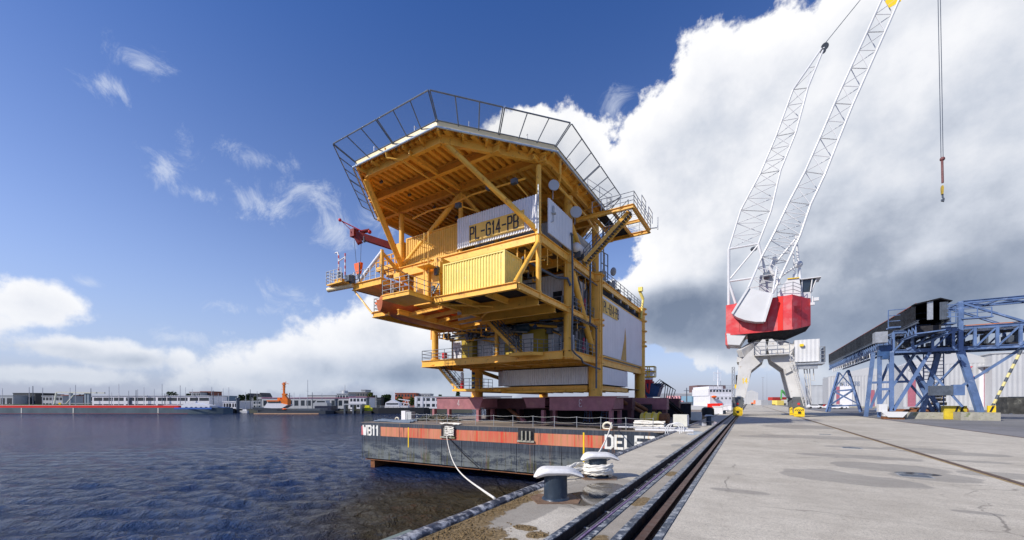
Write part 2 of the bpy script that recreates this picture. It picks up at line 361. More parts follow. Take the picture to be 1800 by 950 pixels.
# ================================================================== ground, quay, water
WL = -4.7; QX = -4.7
def hull_material():
    m = bpy.data.materials.new('barge hull paint'); m.use_nodes = True; k = NT(m.node_tree); b = m.node_tree.nodes['Principled BSDF']
    co = k.n('ShaderNodeTexCoord').outputs['Object']; s_ = k.n('ShaderNodeSeparateXYZ'); k.put(s_.inputs[0], co); z = s_.outputs[2]
    st = k.noise(co, 1, 6, .65, 0, (2.6, 2.6, .10)); st2 = k.noise(co, 1, 7, .7, 0, (9, 9, .35)); n = k.noise(co, .9, 8, .65, .4, (.5, 1, 2.2)); fine = k.noise(co, 6, 6, .7)
    c = k.mix(k.mr(st2, .35, .7), (.018, .026, .042), (.06, .075, .10))
    # chalky fender scuffs along the lower strakes
    bx_ = k.n('ShaderNodeCombineXYZ'); k.put(bx_.inputs[0], s_.outputs[0]); k.put(bx_.inputs[1], z); bk = k.n('ShaderNodeTexBrick'); k.put(bk.inputs['Vector'], bx_.outputs[0]); bk.inputs['Scale'].default_value = 1; bk.inputs['Brick Width'].default_value = 5.2; bk.inputs['Row Height'].default_value = 1.45; bk.inputs['Mortar Size'].default_value = .02
    low = k.m('MULTIPLY', k.mr(z, 4.35, 3.6), k.mr(z, 2.2, 2.35)); sc = k.mr(k.m('ADD', n, k.m('MULTIPLY', k.m('SUBTRACT', fine, .5), .45)), .42, .54)
    c = k.mix(k.m('MULTIPLY', k.m('MULTIPLY', low, sc), .85), c, (.15, .17, .175))
    c = k.mix(k.m('MULTIPLY', k.m('MULTIPLY', k.mr(z, 3.9, 2.9), k.mr(st, .50, .62)), .9), c, (.075, .075, .02))
    c = k.mix(k.mr(st, .60, .70, 0, .75), c, (.03, .028, .03))
    c = k.mix(k.mr(k.noise(co, 1.6, 6, .7, 0, (1.6, 1.6, .07)), .58, .68, 0, .85), c, (.17, .085, .045))
    c = k.mix(k.m('MULTIPLY', bk.outputs['Fac'], .6), c, (.02, .018, .018)); c = k.mix(k.mr(k.noise(co, 1, 8, .75, 0, (3.2, 3.2, .25)), .54, .66, 0, .5), c, (.16, .18, .19))
    bp = k.n('ShaderNodeBump'); bp.inputs['Strength'].default_value = .5; bp.inputs['Distance'].default_value = .05; k.put(bp.inputs['Height'], k.noise(co, .9, 3, .5)); k.put(b.inputs['Normal'], bp.outputs[0])
    k.put(b.inputs['Base Color'], c); k.put(b.inputs['Roughness'], .5); return m
def stripe_material():
    m = bpy.data.materials.new('barge red stripe paint'); m.use_nodes = True; k = NT(m.node_tree); b = m.node_tree.nodes['Principled BSDF']
    co = k.n('ShaderNodeTexCoord').outputs['Object']
    a = k.noise(co, 1, 5, .6, 0, (.35, .35, .1)); st = k.noise(co, 1, 7, .7, 0, (4, 4, .2)); st2 = k.noise(co, 1, 6, .6, 0, (1.7, 1.7, .08))
    c = k.mix(k.mr(a, .35, .65), (.55, .09, .05), (.60, .22, .13)); c = k.mix(k.mr(st2, .56, .64), c, (.62, .03, .01))
    c = k.mix(k.mr(st, .45, .62, 0, .85), c, (.42, .22, .09)); c = k.mix(k.mr(k.noise(co, 1, 6, .65, 0, (2.3, 2.3, .1)), .58, .66, 0, .9), c, (.06, .03, .025))
    c = k.mix(k.mr(k.noise(co, 1.1, 8, .7), .66, .70, 0, .8), c, (.55, .42, .22))
    k.put(b.inputs['Base Color'], c); k.put(b.inputs['Roughness'], .55); return m
def patches(k, co, lst, amp=.5, sc=.9):
    """irregular patches on the ground: list of (x, y, rx, ry); returns a signed field"""
    s_ = k.n('ShaderNodeSeparateXYZ'); k.put(s_.inputs[0], co); r = None
    for x, y, rx, ry in lst:
        u = k.m('DIVIDE', k.m('SUBTRACT', s_.outputs[0], x), rx); v = k.m('DIVIDE', k.m('SUBTRACT', s_.outputs[1], y), ry)
        q = k.m('SUBTRACT', 1.0, k.m('SQRT', k.m('ADD', k.m('MULTIPLY', u, u), k.m('MULTIPLY', v, v))))
        r = q if r is None else k.m('MAXIMUM', r, q)
    return k.m('ADD', r, k.m('MULTIPLY', k.m('SUBTRACT', k.noise(co, sc, 7, .62), .5), amp))
def quay_material(name, wet=(), dirt=(), damp=(), base=((.47, .43, .35), (.64, .595, .495)), joints=True, speck=1.):
    m = bpy.data.materials.new(name); m.use_nodes = True; k = NT(m.node_tree); b = m.node_tree.nodes['Principled BSDF']
    g = k.n('ShaderNodeNewGeometry'); co = g.outputs['Position']
    big_ = k.noise(co, .22, 6, .6, .4, (1, .8, 1)); mid = k.noise(co, 1.3, 7, .65); fine = k.noise(co, 22, 5, .75); grit = k.noise(co, 55, 3, .7)
    c = k.mix(k.mr(k.m('ADD', k.m('MULTIPLY', big_, .6), k.m('MULTIPLY', mid, .4)), .38, .64), base[0], base[1])
    c = k.mix(k.mr(k.noise(co, 7, 6, .7), .5, .66, 0, .28), c, (.25, .23, .19)); c = k.mix(k.mr(fine, .42, .68, 0, .55*speck), c, (.24, .22, .20)); c = k.mix(k.mr(grit, .55, .75, 0, .5*speck), c, (.66, .63, .60))
    c = k.mix(k.mr(grit, .46, .36, 0, .7*speck), c, (.13, .12, .11))
    c = k.mix(k.mr(k.noise(co, .8, 8, .7, 1.2, (.6, 1.8, 1)), .60, .72, 0, .35), c, (.24, .20, .16))
    c = k.mix(k.mr(k.noise(co, 1, 6, .7, .5, (.25, 2.2, 1)), .45, .7, 0, .22), c, (.27, .25, .21)); c = k.mix(k.mr(k.noise(co, 1, 6, .6, .3, (1.3, .12, 1)), .55, .75, 0, .16), c, (.20, .19, .17))
    vo_ = k.n('ShaderNodeTexVoronoi', feature='DISTANCE_TO_EDGE'); vm = k.n('ShaderNodeVectorMath', operation='ADD'); k.put(vm.inputs[0], co); vn = k.n('ShaderNodeTexNoise'); k.put(vn.inputs['Vector'], co); vn.inputs['Scale'].default_value = .9; vn.inputs['Detail'].default_value = 6; k.put(vm.inputs[1], vn.outputs['Color']); k.put(vo_.inputs['Vector'], vm.outputs[0]); vo_.inputs['Scale'].default_value = .17
    crk = k.m('MULTIPLY', k.mr(vo_.outputs['Distance'], .006, .0015), k.mr(k.noise(co, .3, 3, .5), .45, .6)); c = k.mix(k.m('MULTIPLY', crk, .6), c, (.10, .09, .08))
    sp = k.n('ShaderNodeTexVoronoi'); k.put(sp.inputs['Vector'], co); sp.inputs['Scale'].default_value = 1.7; c = k.mix(k.m('MULTIPLY', k.mr(sp.outputs['Distance'], .085, .05), k.mr(k.noise(co, .6, 4, .6), .5, .56, 0, .5)), c, (.11, .095, .075))
    rough = k.mr(mid, .3, .7, .75, .95); bh = k.m('ADD', k.m('MULTIPLY', fine, .5), grit)
    if joints:
        br = k.n('ShaderNodeTexBrick'); mp = k.n('ShaderNodeMapping'); k.put(mp.inputs[0], co); mp.inputs['Location'].default_value = (1.2, 0, 0)
        k.put(br.inputs['Vector'], mp.outputs[0]); br.offset = 0; br.inputs['Scale'].default_value = 1; br.inputs['Brick Width'].default_value = 400; br.inputs['Row Height'].default_value = 30
        br.inputs['Mortar Size'].default_value = .018; br.inputs['Mortar Smooth'].default_value = .1
        c = k.mix(k.m('MULTIPLY', br.outputs['Fac'], .75), c, (.10, .095, .09))
    nrm = None
    if damp:
        f = k.mr(patches(k, co, damp, .9, .8), -.02, .07, 0, 1); c = k.mix(k.m('MULTIPLY', f, .42), c, (.13, .12, .11)); rough = k.mix(f, (.85,)*3, (.55,)*3)
    if dirt:
        f = k.mr(k.m('ADD', patches(k, co, dirt, 1.5, 2.2), k.m('MULTIPLY', k.m('SUBTRACT', fine, .5), .35)), -.03, .12); c = k.mix(f, c, k.mix(k.mr(k.noise(co, 16, 5, .7), .3, .7), (.10, .072, .035), (.28, .20, .10)))
        bh = k.m('ADD', bh, k.m('MULTIPLY', f, k.m('MULTIPLY', k.noise(co, 18, 6, .7), 6.)))
    if wet:
        f = k.mr(patches(k, co, wet, .8, 1.1), .0, .10); c = k.mix(k.m('MULTIPLY', f, .8), c, (.07, .06, .045)); rough = k.mix(f, rough, (.06,)*3)
        bh = k.m('MULTIPLY', bh, k.m('SUBTRACT', 1.0, k.m('MULTIPLY', f, .97)))
    k.put(b.inputs['Base Color'], c); k.put(b.inputs['Roughness'], rough); b.inputs['Specular IOR Level'].default_value = .35
    bp = k.n('ShaderNodeBump'); bp.inputs['Strength'].default_value = .45; bp.inputs['Distance'].default_value = .008; k.put(bp.inputs['Height'], bh); k.put(b.inputs['Normal'], bp.outputs[0])
    return m
def water_material():
    m = bpy.data.materials.new('harbour water'); m.use_nodes = True; k = NT(m.node_tree); b = m.node_tree.nodes['Principled BSDF']
    co = k.n('ShaderNodeNewGeometry').outputs['Position']; s_ = k.n('ShaderNodeSeparateXYZ'); k.put(s_.inputs[0], co)
    silt = k.mr(k.noise(co, .05, 4, .5), .4, .6); b.inputs['IOR'].default_value = 1.19
    near = k.mr(patches(k, co, [(-13, 20, 19, 13)], .6, .15), -.1, .6)
    k.put(b.inputs['Base Color'], k.mix(near, k.mix(silt, (.006, .020, .075), (.010, .030, .095)), (.040, .031, .014)))
    b.inputs['Roughness'].default_value = .12; b.inputs['Specular IOR Level'].default_value = .42
    rot = k.n('ShaderNodeMapping'); k.put(rot.inputs[0], co); rot.inputs['Rotation'].default_value = (0, 0, R(25)); p = rot.outputs[0]
    h = k.m('MULTIPLY', k.noise(p, .45, 3, .55, .6, (1, 1.9, 1)), 1.5); h = k.m('ADD', h, k.m('MULTIPLY', k.noise(p, 1.6, 5, .62, .8, (1, 1.6, 1)), .85)); h = k.m('ADD', h, k.m('MULTIPLY', k.noise(p, .12, 3, .5), .5)); h = k.m('ADD', h, k.m('MULTIPLY', k.noise(p, 6.5, 4, .6, .4, (1, 1.5, 1)), .16))
    calm = k.mr(near, 0, 1, 1.0, .8)
    bp = k.n('ShaderNodeBump'); k.put(bp.inputs['Strength'], calm); bp.inputs['Distance'].default_value = 1.0; k.put(bp.inputs['Height'], k.m('MULTIPLY', h, k.mr(s_.outputs[1], 20, 150, .6, 2.6))); k.put(b.inputs['Normal'], bp.outputs[0])
    return m
wat = water_material()
import numpy as np
rng = np.random.default_rng(5)
rad = 5*np.power(1.0125, np.arange(0, 520)); rad = rad[rad < 2600]; NAg = 560
ang = np.radians(np.linspace(-125, 8, NAg)); RR, AA = np.meshgrid(rad, ang, indexing='ij'); WX = RR*np.sin(AA); WY = RR*np.cos(AA); WZ = np.zeros_like(WX)
cell = RR*.0125
for i in range(72):
    lam = float(.42*np.exp(rng.uniform(0, 2.1))); th = math.radians(-62+rng.normal(0, 24)); k_ = 2*math.pi/lam; ph = rng.uniform(0, 6.28)
    amp = .0100*lam; ok = np.clip(1.4-3.2*cell/lam, 0, 1); arg = k_*(WX*math.cos(th)+WY*math.sin(th))+ph+.8*np.sin(.23*WX+.31*WY+i)
    WZ += ok*amp*(1-np.abs(np.sin(arg/2))*2+.3)*.9 if i % 3 == 0 else ok*amp*np.sin(arg)
WX = np.minimum(WX, QX-.05)
nr = len(rad); vv = np.stack([WX, WY, WZ+WL], -1).reshape(-1, 3)
ii, jj = np.meshgrid(np.arange(nr-1), np.arange(NAg-1), indexing='ij'); a_ = (ii*NAg+jj).ravel(); ff = np.stack([a_, a_+1, a_+NAg+1, a_+NAg], -1)
me = bpy.data.meshes.new('water'); me.vertices.add(len(vv)); me.vertices.foreach_set('co', vv.ravel()); me.loops.add(ff.size); me.loops.foreach_set('vertex_index', ff.ravel()[::-1])
me.polygons.add(len(ff)); me.polygons.foreach_set('loop_start', np.arange(0, ff.size, 4)); me.polygons.foreach_set('use_smooth', np.ones(len(ff), bool)); me.update(calc_edges=True); me.materials.append(wat)
wo_ = bpy.data.objects.new('water', me); COL.objects.link(wo_); wo_['kind'] = 'structure'
solo(MB().add([(-3000, -400, WL-.5), (40, -400, WL-.5), (40, 3000, WL-.5), (-3000, 3000, WL-.5)], [(0, 1, 2, 3)]), 'harbour_bed', wat, None, None, kind='structure')

# land across the harbour and beyond the quay, one sheet out to the horizon
a1 = ray(-4000, 240); a2 = ray(1300, 240)
land_m = M('far land', (.10, .105, .085), .9, var=.4, scale=.02, spec=.1)
def shore(px, d): x, y, _ = ray(px, d); return (x, y)
m_ = MB().prism([shore(-7000, 246), shore(830, 246), shore(830, 9000), shore(-7000, 9000)], WL-1, -2.6)
solo(m_, 'far_land', land_m, None, None, kind='structure')
W_ = [(1.35, 15.6, 1.3, .9), (-3.3, 9.9, .75, .75), (-3.4, 10.9, .8, .5), (2.3, 18.0, .25, .12), (-3.5, 46, 1.0, 4)]
def g0(px, py): x, y, _ = onZ(px, py, 0); return x, y
damp = [(*g0(1450, 835), .95, .9), (*g0(1530, 846), 1.0, .7), (*g0(1640, 838), .85, .7), (*g0(1560, 822), 1.2, .9), (*g0(1500, 803), 1.7, .55), (*g0(1620, 790), 1.1, .5), (*g0(1510, 787), 1.1, .5),
        (*g0(1440, 769), 2.6, 1.2), (*g0(1670, 797), 1.5, .6), (*g0(1720, 812), .8, .3), (*g0(1790, 838), 1.0, .6), (*g0(1400, 750), 2.2, 3), (*g0(1390, 724), 4, 7), (*g0(1340, 768), 1.2, .6), (*g0(1298, 834), .09, .09), (*g0(1300, 864), .5, .2), (*g0(1720, 902), .3, .12)]
damp = [(x, y, rx*1.25, ry*1.3) for x, y, rx, ry in damp]
qm = quay_material('quay concrete', damp=damp, wet=[(*g0(1610, 833), .55, .34), (*g0(1500, 787), .4, .3)])
qm2 = quay_material('quay edge concrete', wet=[(-3.15, 8.7, .62, .75), (-3.2, 9.9, .5, .8), (-3.5, 45, .8, 5), (-3.3, 31, .5, 2.5)], damp=[(-3.3, 9.6, 1.0, 1.9), (*g0(1165, 803), .3, .5), (*g0(1190, 783), .3, .7), (-3.7, 46, 1.2, 8), (-3.9, 7.2, .5, 1.6)],
                    dirt=[(-4.35, 4.8, .42, 2.0), (-4.42, 7.3, .30, 1.6), (-3.55, 4.3, .42, .45), (-3.85, 5.3, .5, .6), (-3.25, 5.35, .17, .2), (-3.35, 6.1, .28, .16), (-3.0, 5.9, .2, .2), (-3.2, 4.3, .2, .3)], joints=False)
qm3 = quay_material('channel kerb concrete', base=((.28, .25, .20), (.40, .36, .30)), dirt=[(-2.05, y, .16, .5) for y in (2.6, 4, 6, 9, 13)], joints=False)
asph = quay_material('yard asphalt', base=((.15, .155, .165), (.22, .22, .23)), joints=False, speck=.5, damp=[(26, 55, 9, 7), (18, 75, 6, 5), (40, 60, 12, 6)], wet=[(21, 45, 2.2, 1.0)])
Y0, Y1 = -25, 900
# quay slab pieces between the slots (slots are real recesses)
def strip(name, x0, x1, z, m, zb=-1.2, y1=Y1):
    mb = MB(); ys = [Y0, 0, 30, 60, 120, 300, y1]
    for a, b in zip(ys, ys[1:]): mb.box(x0, a, zb, x1, b, z)
    return solo(mb, name, m, None, None, kind='structure')
strip('quay_edge_paving', QX+.02, -2.79, 0, qm2, -7)
strip('kerb_between_channels', -2.17, -1.88, 0, qm3)
strip('quay_paving', -1.2, 6.2, 0, qm)
strip('quay_paving', 6.42, 14.4, 0, qm)
strip('yard_paving', 14.4, 5000, -.02, asph, y1=9000)
strip('channel_floor', -2.79, -2.17, -.24, qm3); strip('slot_floor', -1.88, -1.2, -.30, darkgap)
strip('rail_groove', 6.2, 6.42, -.06, M('groove dirt', (.16, .12, .07), .9, var=.4, scale=4))
solo(MB().prism([(-4.6, 900), (15, 900), (15, 9000), (-600, 9000), (-420, 900)], -7, -.05), 'far_quay_ground', asph, None, None, kind='structure')
# worn steel angles along the slots
edge_m = M('worn edge steel', (.055, .075, .11), .5, .2, var=.3, scale=3, bump=.3, stain=(.50, .52, .52), stain_amt=.75, stain_scale=9)
edge_d = M('rusted slot steel', (.04, .035, .035), .7, .2, var=.3, scale=3, stain=(.12, .06, .03), stain_amt=.5, stain_scale=3)
def steel_edge(x0, x1, label, m=edge_m, z1=.018, dep=.24):
    t = Thing('slot_edge_angle', label, 'edge angle', ((x0+x1)/2, 0, -dep), group='steel angles edging the quay slots')
    MB().box(x0, -4, -.004, x1, 400, z1).build('top_flange', m, t)
    MB().box((x0+x1)/2-.012, -4, -dep, (x0+x1)/2+.012, 400, -.006).build('web', edge_d, t)
steel_edge(-2.80, -2.68, 'blue-black steel angle edging the water side of the cable channel')
steel_edge(-2.27, -2.17, 'flaking steel angle edging the land side of the cable channel')
steel_edge(-1.89, -1.75, 'wide dark steel angle along the water side of the crane rail slot')
steel_edge(-1.31, -1.19, 'flaking steel angle between rail slot and the broad quay paving')
rail_m = M('brown rail steel', (.13, .075, .055), .5, .5, var=.2, scale=2, streak=.2)
def rail(x, ztop, label, y0=-4, y1=420, m=rail_m):
    mb = MB(); mb.box(x-.07, y0, ztop-.045, x+.07, y1, ztop); mb.box(x-.018, y0, ztop-.13, x+.018, y1, ztop-.047); mb.box(x-.09, y0, ztop-.16, x+.09, y1, ztop-.132)
    solo(mb, 'crane_rail', m, label, 'rail', 'crane rails let into the quay')
rail(-1.53, -.05, 'brown crane rail deep in the open slot nearest the water')
rail(6.31, .004, 'crane rail set flush in the concrete under the striped buffers')
rail(14.5, .012, 'thin rail along the joint between concrete quay and dark asphalt')
solo(MB().box(6.10, 2, -.004, 6.2, 400, .004), 'rail_border', M('sand fill', (.30, .22, .11), .9, var=.3, scale=4), None, None, kind='structure')
# cables in the channel
cab = M('violet cable sheath', (.20, .13, .27), .45, var=.2, scale=5, stain=(.35, .33, .35), stain_amt=.3, stain_scale=8)
def cable(x, z, r, label, m, amp=.012):
    solo(MB().path([(x+amp*math.sin(y*1.1+x)+amp*.6*math.sin(y*2.7), y, z) for y in [i*.7-3 for i in range(0, 200)]], r, 8), 'power_cable', m, label, 'cable', 'cables lying in the channel')
cable(-2.40, -.085, .026, 'violet crane supply cable lying highest in the channel', cab)
cable(-2.50, -.13, .022, 'grey cable beside the violet one in the channel', M('grey cable', (.13, .13, .16), .5))
cable(-2.585, -.15, .026, 'black cable against the water side of the channel', rubber)
clip = MB()
mb = MB()
for i in range(60):
    y = 2+i*1.25; mb.box(-2.62, y, -.22, -2.3, y+.03, -.115)
solo(mb, 'cable_tray_rungs', galv, 'row of small steel rungs carrying the cables in the channel', 'cable tray')
# round coping of the quay wall
cop = M('flaking coping paint', (.035, .045, .07), .5, .1, var=.3, scale=3, bump=.5, bscale=12, stain=(.60, .61, .62), stain_amt=.75, stain_scale=5)
t = Thing('quay_coping', 'flaking dark round coping along the edge of the quay', 'quay coping', (QX, 0, -1))
c_ = MB(); pr = [(.0, .045), (.06, .10), (.14, .12), (.22, .105), (.27, .05), (.28, -.1)]
prof = [(QX-.13+x, z) for x, z in pr]
ys = [-4+i*2.0 for i in range(0, 30)]+[60+i*20 for i in range(0, 43)]
vs = []; n = len(prof)+1
for y in ys:
    vs.append((QX-.16, y, -.9))
    for x, z in prof: vs.append((x, y, z*.75+.004*math.sin(y*1.7)))
c_.add(vs, [(i*n+j, i*n+j+1, (i+1)*n+j+1, (i+1)*n+j) for i in range(len(ys)-1) for j in range(n-1)])
c_.build('coping_pipe', cop, t)
solo(MB().box(QX-.1, -4, -7, QX+.019, 600, -.9), 'quay_wall', conc, 'concrete quay wall dropping from the coping to the water', 'quay wall')
fd = MB().box(QX-.34, 4.3, -1.2, QX-.17, 5.0, .0); solo(fd, 'fender_board', M('pale green fender', (.17, .21, .19), .6), 'pale grey-green fender board outside the coping at bottom left', 'fender')
# drain covers
def drain(px, py, w, h, label):
    x, y, _ = onZ(px, py, 0); t = Thing('drain_cover', label, 'drain cover', (x, y, 0), group='steel drain covers in the paving')
    MB().box(x-w/2, y-h/2, -.002, x+w/2, y+h/2, .006).build('frame', galv, t)
    mb = MB()
    for i in range(7): mb.box(x-w/2+.05, y-h/2+.04+i*(h-.1)/7, .007, x+w/2-.05, y-h/2+.04+i*(h-.1)/7+.03, .012)
    mb.build('grate', steel_d, t)
drain(1608, 837, .75, .5, 'wet steel drain cover in the nearest damp patch'); drain(1497, 788, .75, .5, 'second steel drain cover, in the small damp patch farther off'); drain(1450, 764, .7, .5, 'farthest steel drain cover, beyond the first two')
# soil on the quay edge
random.seed(3); mb = MB(); soil_sp = [(-4.35, 4.6, .28, 1.4, 700), (-4.42, 7.2, .18, 1.3, 420), (-3.6, 4.3, .35, .35, 330), (-3.9, 5.3, .4, .5, 320), (-3.25, 5.35, .13, .16, 60), (-3.35, 6.1, .22, .1, 50), (-3.0, 5.9, .14, .14, 40), (-3.2, 4.3, .15, .2, 50)]
for x, y, rx, ry, n in soil_sp:
    for i in range(n):
        a = random.gauss(0, .55)*rx+x; b = random.gauss(0, .55)*ry+y
        if a < QX+.2 or a > -2.85: continue
        r = random.uniform(.004, .017)*(1 if random.random() < .9 else 1.4); mb.ball((a, b, r*.3), r*random.uniform(.8, 1.6), r*random.uniform(.8, 1.6), r*.75, 6, 4)
solo(mb, 'soil_crumbs', M('sandy soil', (.17, .12, .06), .95, var=.5, scale=9, bump=.6, bscale=40, spec=.1), 'brown crumbs of sandy soil along the quay edge', 'soil', kind='stuff', sharp=60)

# ------------------------------------------------------------------ mooring bollards
cap_m = M('white bollard cap paint', (.70, .70, .69), .45, var=.08, scale=5, bump=.4, bscale=12, stain=(.42, .36, .28), stain_amt=.18, stain_scale=5)
stem_m = M('dark blue bollard paint', (.028, .045, .07), .42, .1, var=.25, scale=3, streak=.2, streak_rgb=(.09, .05, .03), stain=(.13, .14, .14), stain_amt=.2, stain_scale=4)
plate_m = M('rusty wet base plate', (.22, .145, .10), .45, .1, var=.25, scale=3, bump=.3, stain=(.10, .05, .03), stain_amt=.5, stain_scale=3)
def bollard(x, y, label, rot=0.):
    t = Thing('mooring_bollard', label, 'bollard', (x, y, 0), rot, 'white capped bollards along the quay edge', local=True)
    MB().prism([(-.48, -.40), (.40, -.46), (.55, -.1), (.46, .42), (-.3, .5), (-.56, .2)], -.01, .018).build('base_plate', plate_m, t)
    MB().lathe((0, 0, .018), [(.315, 0), (.30, .03), (.265, .05), (.258, .5), (.262, .60)], 32).build('stem', stem_m, t)
    # cap: a long saddle whose two horns droop, the broad horn towards the water side
    vs = []; fs = []; NR, NA = 9, 40
    for side in (0, 1):
        for j in range(NR+1):
            rr = j/NR
            for i in range(NA):
                th = 2*math.pi*i/NA; ct, st_ = math.cos(th), math.sin(th)
                L = .66 if ct > 0 else .50; W_h = .34
                ex = abs(ct)**.8*(1 if ct > 0 else -1); xx = L*ex*rr; yy = W_h*st_*rr*(1-.30*max(0, ct)**3)
                xn = xx/.6; droop = .22*max(0, abs(xn)-.42)**1.45*(1.25 if xn > 0 else 1.5)
                top = .735-.02*rr*rr-droop; th_ = .15+.05*max(0, -xn)
                edge = math.sqrt(max(0, 1-rr**6)); z = top-th_*.5+(th_*.5*edge if side == 0 else -th_*.5*edge-(.05 if rr < .45 else 0))
                z += .012*math.sin(3*th+1)*rr
                vs.append((xx, yy, z))
    for side in (0, 1):
        b0 = side*(NR+1)*NA
        for j in range(NR):
            for i in range(NA):
                q = (b0+j*NA+i, b0+j*NA+(i+1) % NA, b0+(j+1)*NA+(i+1) % NA, b0+(j+1)*NA+i); fs.append(q[::-1] if side == 0 else q)
    b1 = (NR+1)*NA
    for i in range(NA): fs.append((NR*NA+i, b1+NR*NA+i, b1+NR*NA+(i+1) % NA, NR*NA+(i+1) % NA)[::-1])
    MB().add(vs, fs).build('cap', cap_m, t, 60)
    return t
b1 = bollard(-3.75, 8.24, 'white-capped dark bollard nearest the camera, bare of rope', R(36))
labs = ['second white-capped bollard, with a thick white rope coiled round it', 'white-capped bollard beyond the white hoop ladder, in a puddle', 'farthest white-capped bollard, level with the crane leg']
for (x, y), lb in zip([(-3.78, 11.25), (-3.9, 50.5), (-3.9, 84)], labs):
    c = copy_tree(b1); c.location = (x, y, 0); c['label'] = lb
rp = MB(); pts = []
for i in range(84):
    th = i*2*math.pi/27; rr = .36+.045*((i//27) % 2)+.01*math.sin(i*1.9); pts.append((-3.78+rr*math.cos(th), 11.25+rr*math.sin(th), .09+.095*(i/27)+.012*math.sin(i*2.3)))
def rope_mb(mb, pts, r, tw=.35):
    """laid rope: three strands twisting round each other"""
    pts = [V(p) for p in pts]; fine = []
    for a, b in zip(pts, pts[1:]):
        n = max(1, int((b-a).length/(r*.9)))
        for i in range(n): fine.append(a.lerp(b, i/n))
    for s_ in range(3):
        out = []; ph = s_*2.0944
        for i, p in enumerate(fine):
            d = (fine[min(i+1, len(fine)-1)]-fine[max(0, i-1)]).normalized(); a = d.cross(V((0, 0, 1))); a = a.normalized() if a.length > .1 else V((1, 0, 0)); b = a.cross(d)
            out.append(p+(a*math.cos(ph+i*tw)+b*math.sin(ph+i*tw))*r*.5)
        mb.path(out, r*.56, 6)
rope_mb(rp, pts, .062)
rope_mb(rp, [(-4.1, 11.5, .3), (-4.35, 11.2, .36), (-4.5, 10.7, .3), (-4.62, 10.9, .24), (-4.3, 11.35, .2)], .062)
rope_mb(rp, [(-4.1, 11.1, .25), (-4.45, 10.4, .26), (-4.7, 10.1, .17), (-4.9, 10.5, .1), (-5.1, 12.0, -.4)], .055)
solo(rp, 'mooring_rope_coil', ropew, 'thick white rope coiled round the second bollard', 'rope', sharp=60)
# hoop ladder head at the quay edge
t = Thing('quay_ladder', 'white curved ladder hoops rising over the quay coping', 'ladder', (QX+.1, 30.5, 0))
for y in (29.6, 30.5, 31.6):
    MB().path([(QX-.35, y, -.8), (QX-.33, y, .2)]+[(QX+.15-.48*math.cos(a*math.pi/8), y, .25+.42*math.sin(a*math.pi/8)) for a in range(0, 8)]+[(QX+.62, y, .0)], .035, 8).build('hoop', cwhite, t)
# things along the quay farther off
for i, (px, py, w, h, lab) in enumerate([(1197, 752, 1.1, 1.0, 'cream electrical cabinet beside the white ladder hoops'), (1224, 741, 1.0, .95, 'cream electrical cabinet behind the nearer one at the quay edge')]):
    x, y, _ = onZ(px, py, 0); t = Thing('electrical_cabinet', lab, 'cabinet', (x, y, 0), group='cream cabinets on the barge deck edge')
    MB().box(x-w/2, y-.5, .12, x+w/2, y+.5, .12+h).build('body', cream, t); MB().box(x+w/2+.003, y-.42, .2, x+w/2+.03, y+.42, .05+h).build('door', whitep, t)
    MB().box(x-w/2+.05, y-.45, 0, x-w/2+.15, y+.45, .12).box(x+w/2-.15, y-.45, 0, x+w/2-.05, y+.45, .12).build('feet', steel_d, t)
t = Thing('cable_reel_post', 'tall grey post with black hose reels at the waterfront beside the crane leg', 'post', (*onZ(1289, 724, 0)[:2], 0)); x, y, _ = onZ(1289, 724, 0)
mb = MB(); mb.lattice([(x-.3, y-.3, 0), (x+.3, y-.3, 0), (x+.3, y+.3, 0), (x-.3, y+.3, 0)], [(x-.25, y-.25, 10), (x+.25, y-.25, 10), (x+.25, y+.25, 10), (x-.25, y+.25, 10)], 9, .07, .04); mb.build('mast', galv, t)
for z in (6.6, 7.6): MB().tube((x+.5, y-.3, z), (x+1.0, y-.3, z), .6, 16).build('hose_reel', rubber, t)
MB().box(x+.3, y-.5, 5.2, x+.95, y+.1, 6.1).build('bracket', yelb, t)
bb = onZ(1256, 725, 0)
for k in range(5):
    x, y = bb[0]+.35*k*0, bb[1]-6+k*4.5; mb = MB().box(x-.9+.25*k*0, y, 1.0, x+.9, y+.5, 1.85).box(x-.9, y+.05, 0, x-.75, y+.4, 1.0).box(x+.75, y+.05, 0, x+.9, y+.4, 1.0)
    solo(mb, 'red_barrier', cred2, ['red barrier beam nearest the camera on the quay edge', 'second red barrier beam behind the nearest one', 'middle red barrier beam of the row on the quay edge', 'fourth red barrier beam from the camera', 'farthest red barrier beam of the row'][k], 'barrier', 'red barrier beams in a row on the quay edge')
for k, (px, py) in enumerate([(1262, 728), (1271, 724), (1280, 721)]):
    x, y, _ = onZ(px, py, 0); solo(MB().prism([(x-.8, y-.5), (x+.8, y-.5), (x+.8, y+.5), (x-.8, y+.5)], 0, 1.3).box(x-.9, y-.6, 1.3, x+.9, y+.6, 1.42), 'white_kiosk', whitep, ['white utility kiosk just right of the red barriers', 'white utility kiosk behind the first one', 'farthest white utility kiosk before the crane leg'][k], 'kiosk', 'white utility kiosks along the quay edge')
x, y, _ = onZ(1249, 731, 0); solo(MB().lathe((x-.4, y, 0), [(.9, 0), (.95, .4), (.9, 1.1), (.55, 1.35)], 16), 'rubber_fender', rubber, 'dark round rubber fender standing behind the third bollard', 'fender')
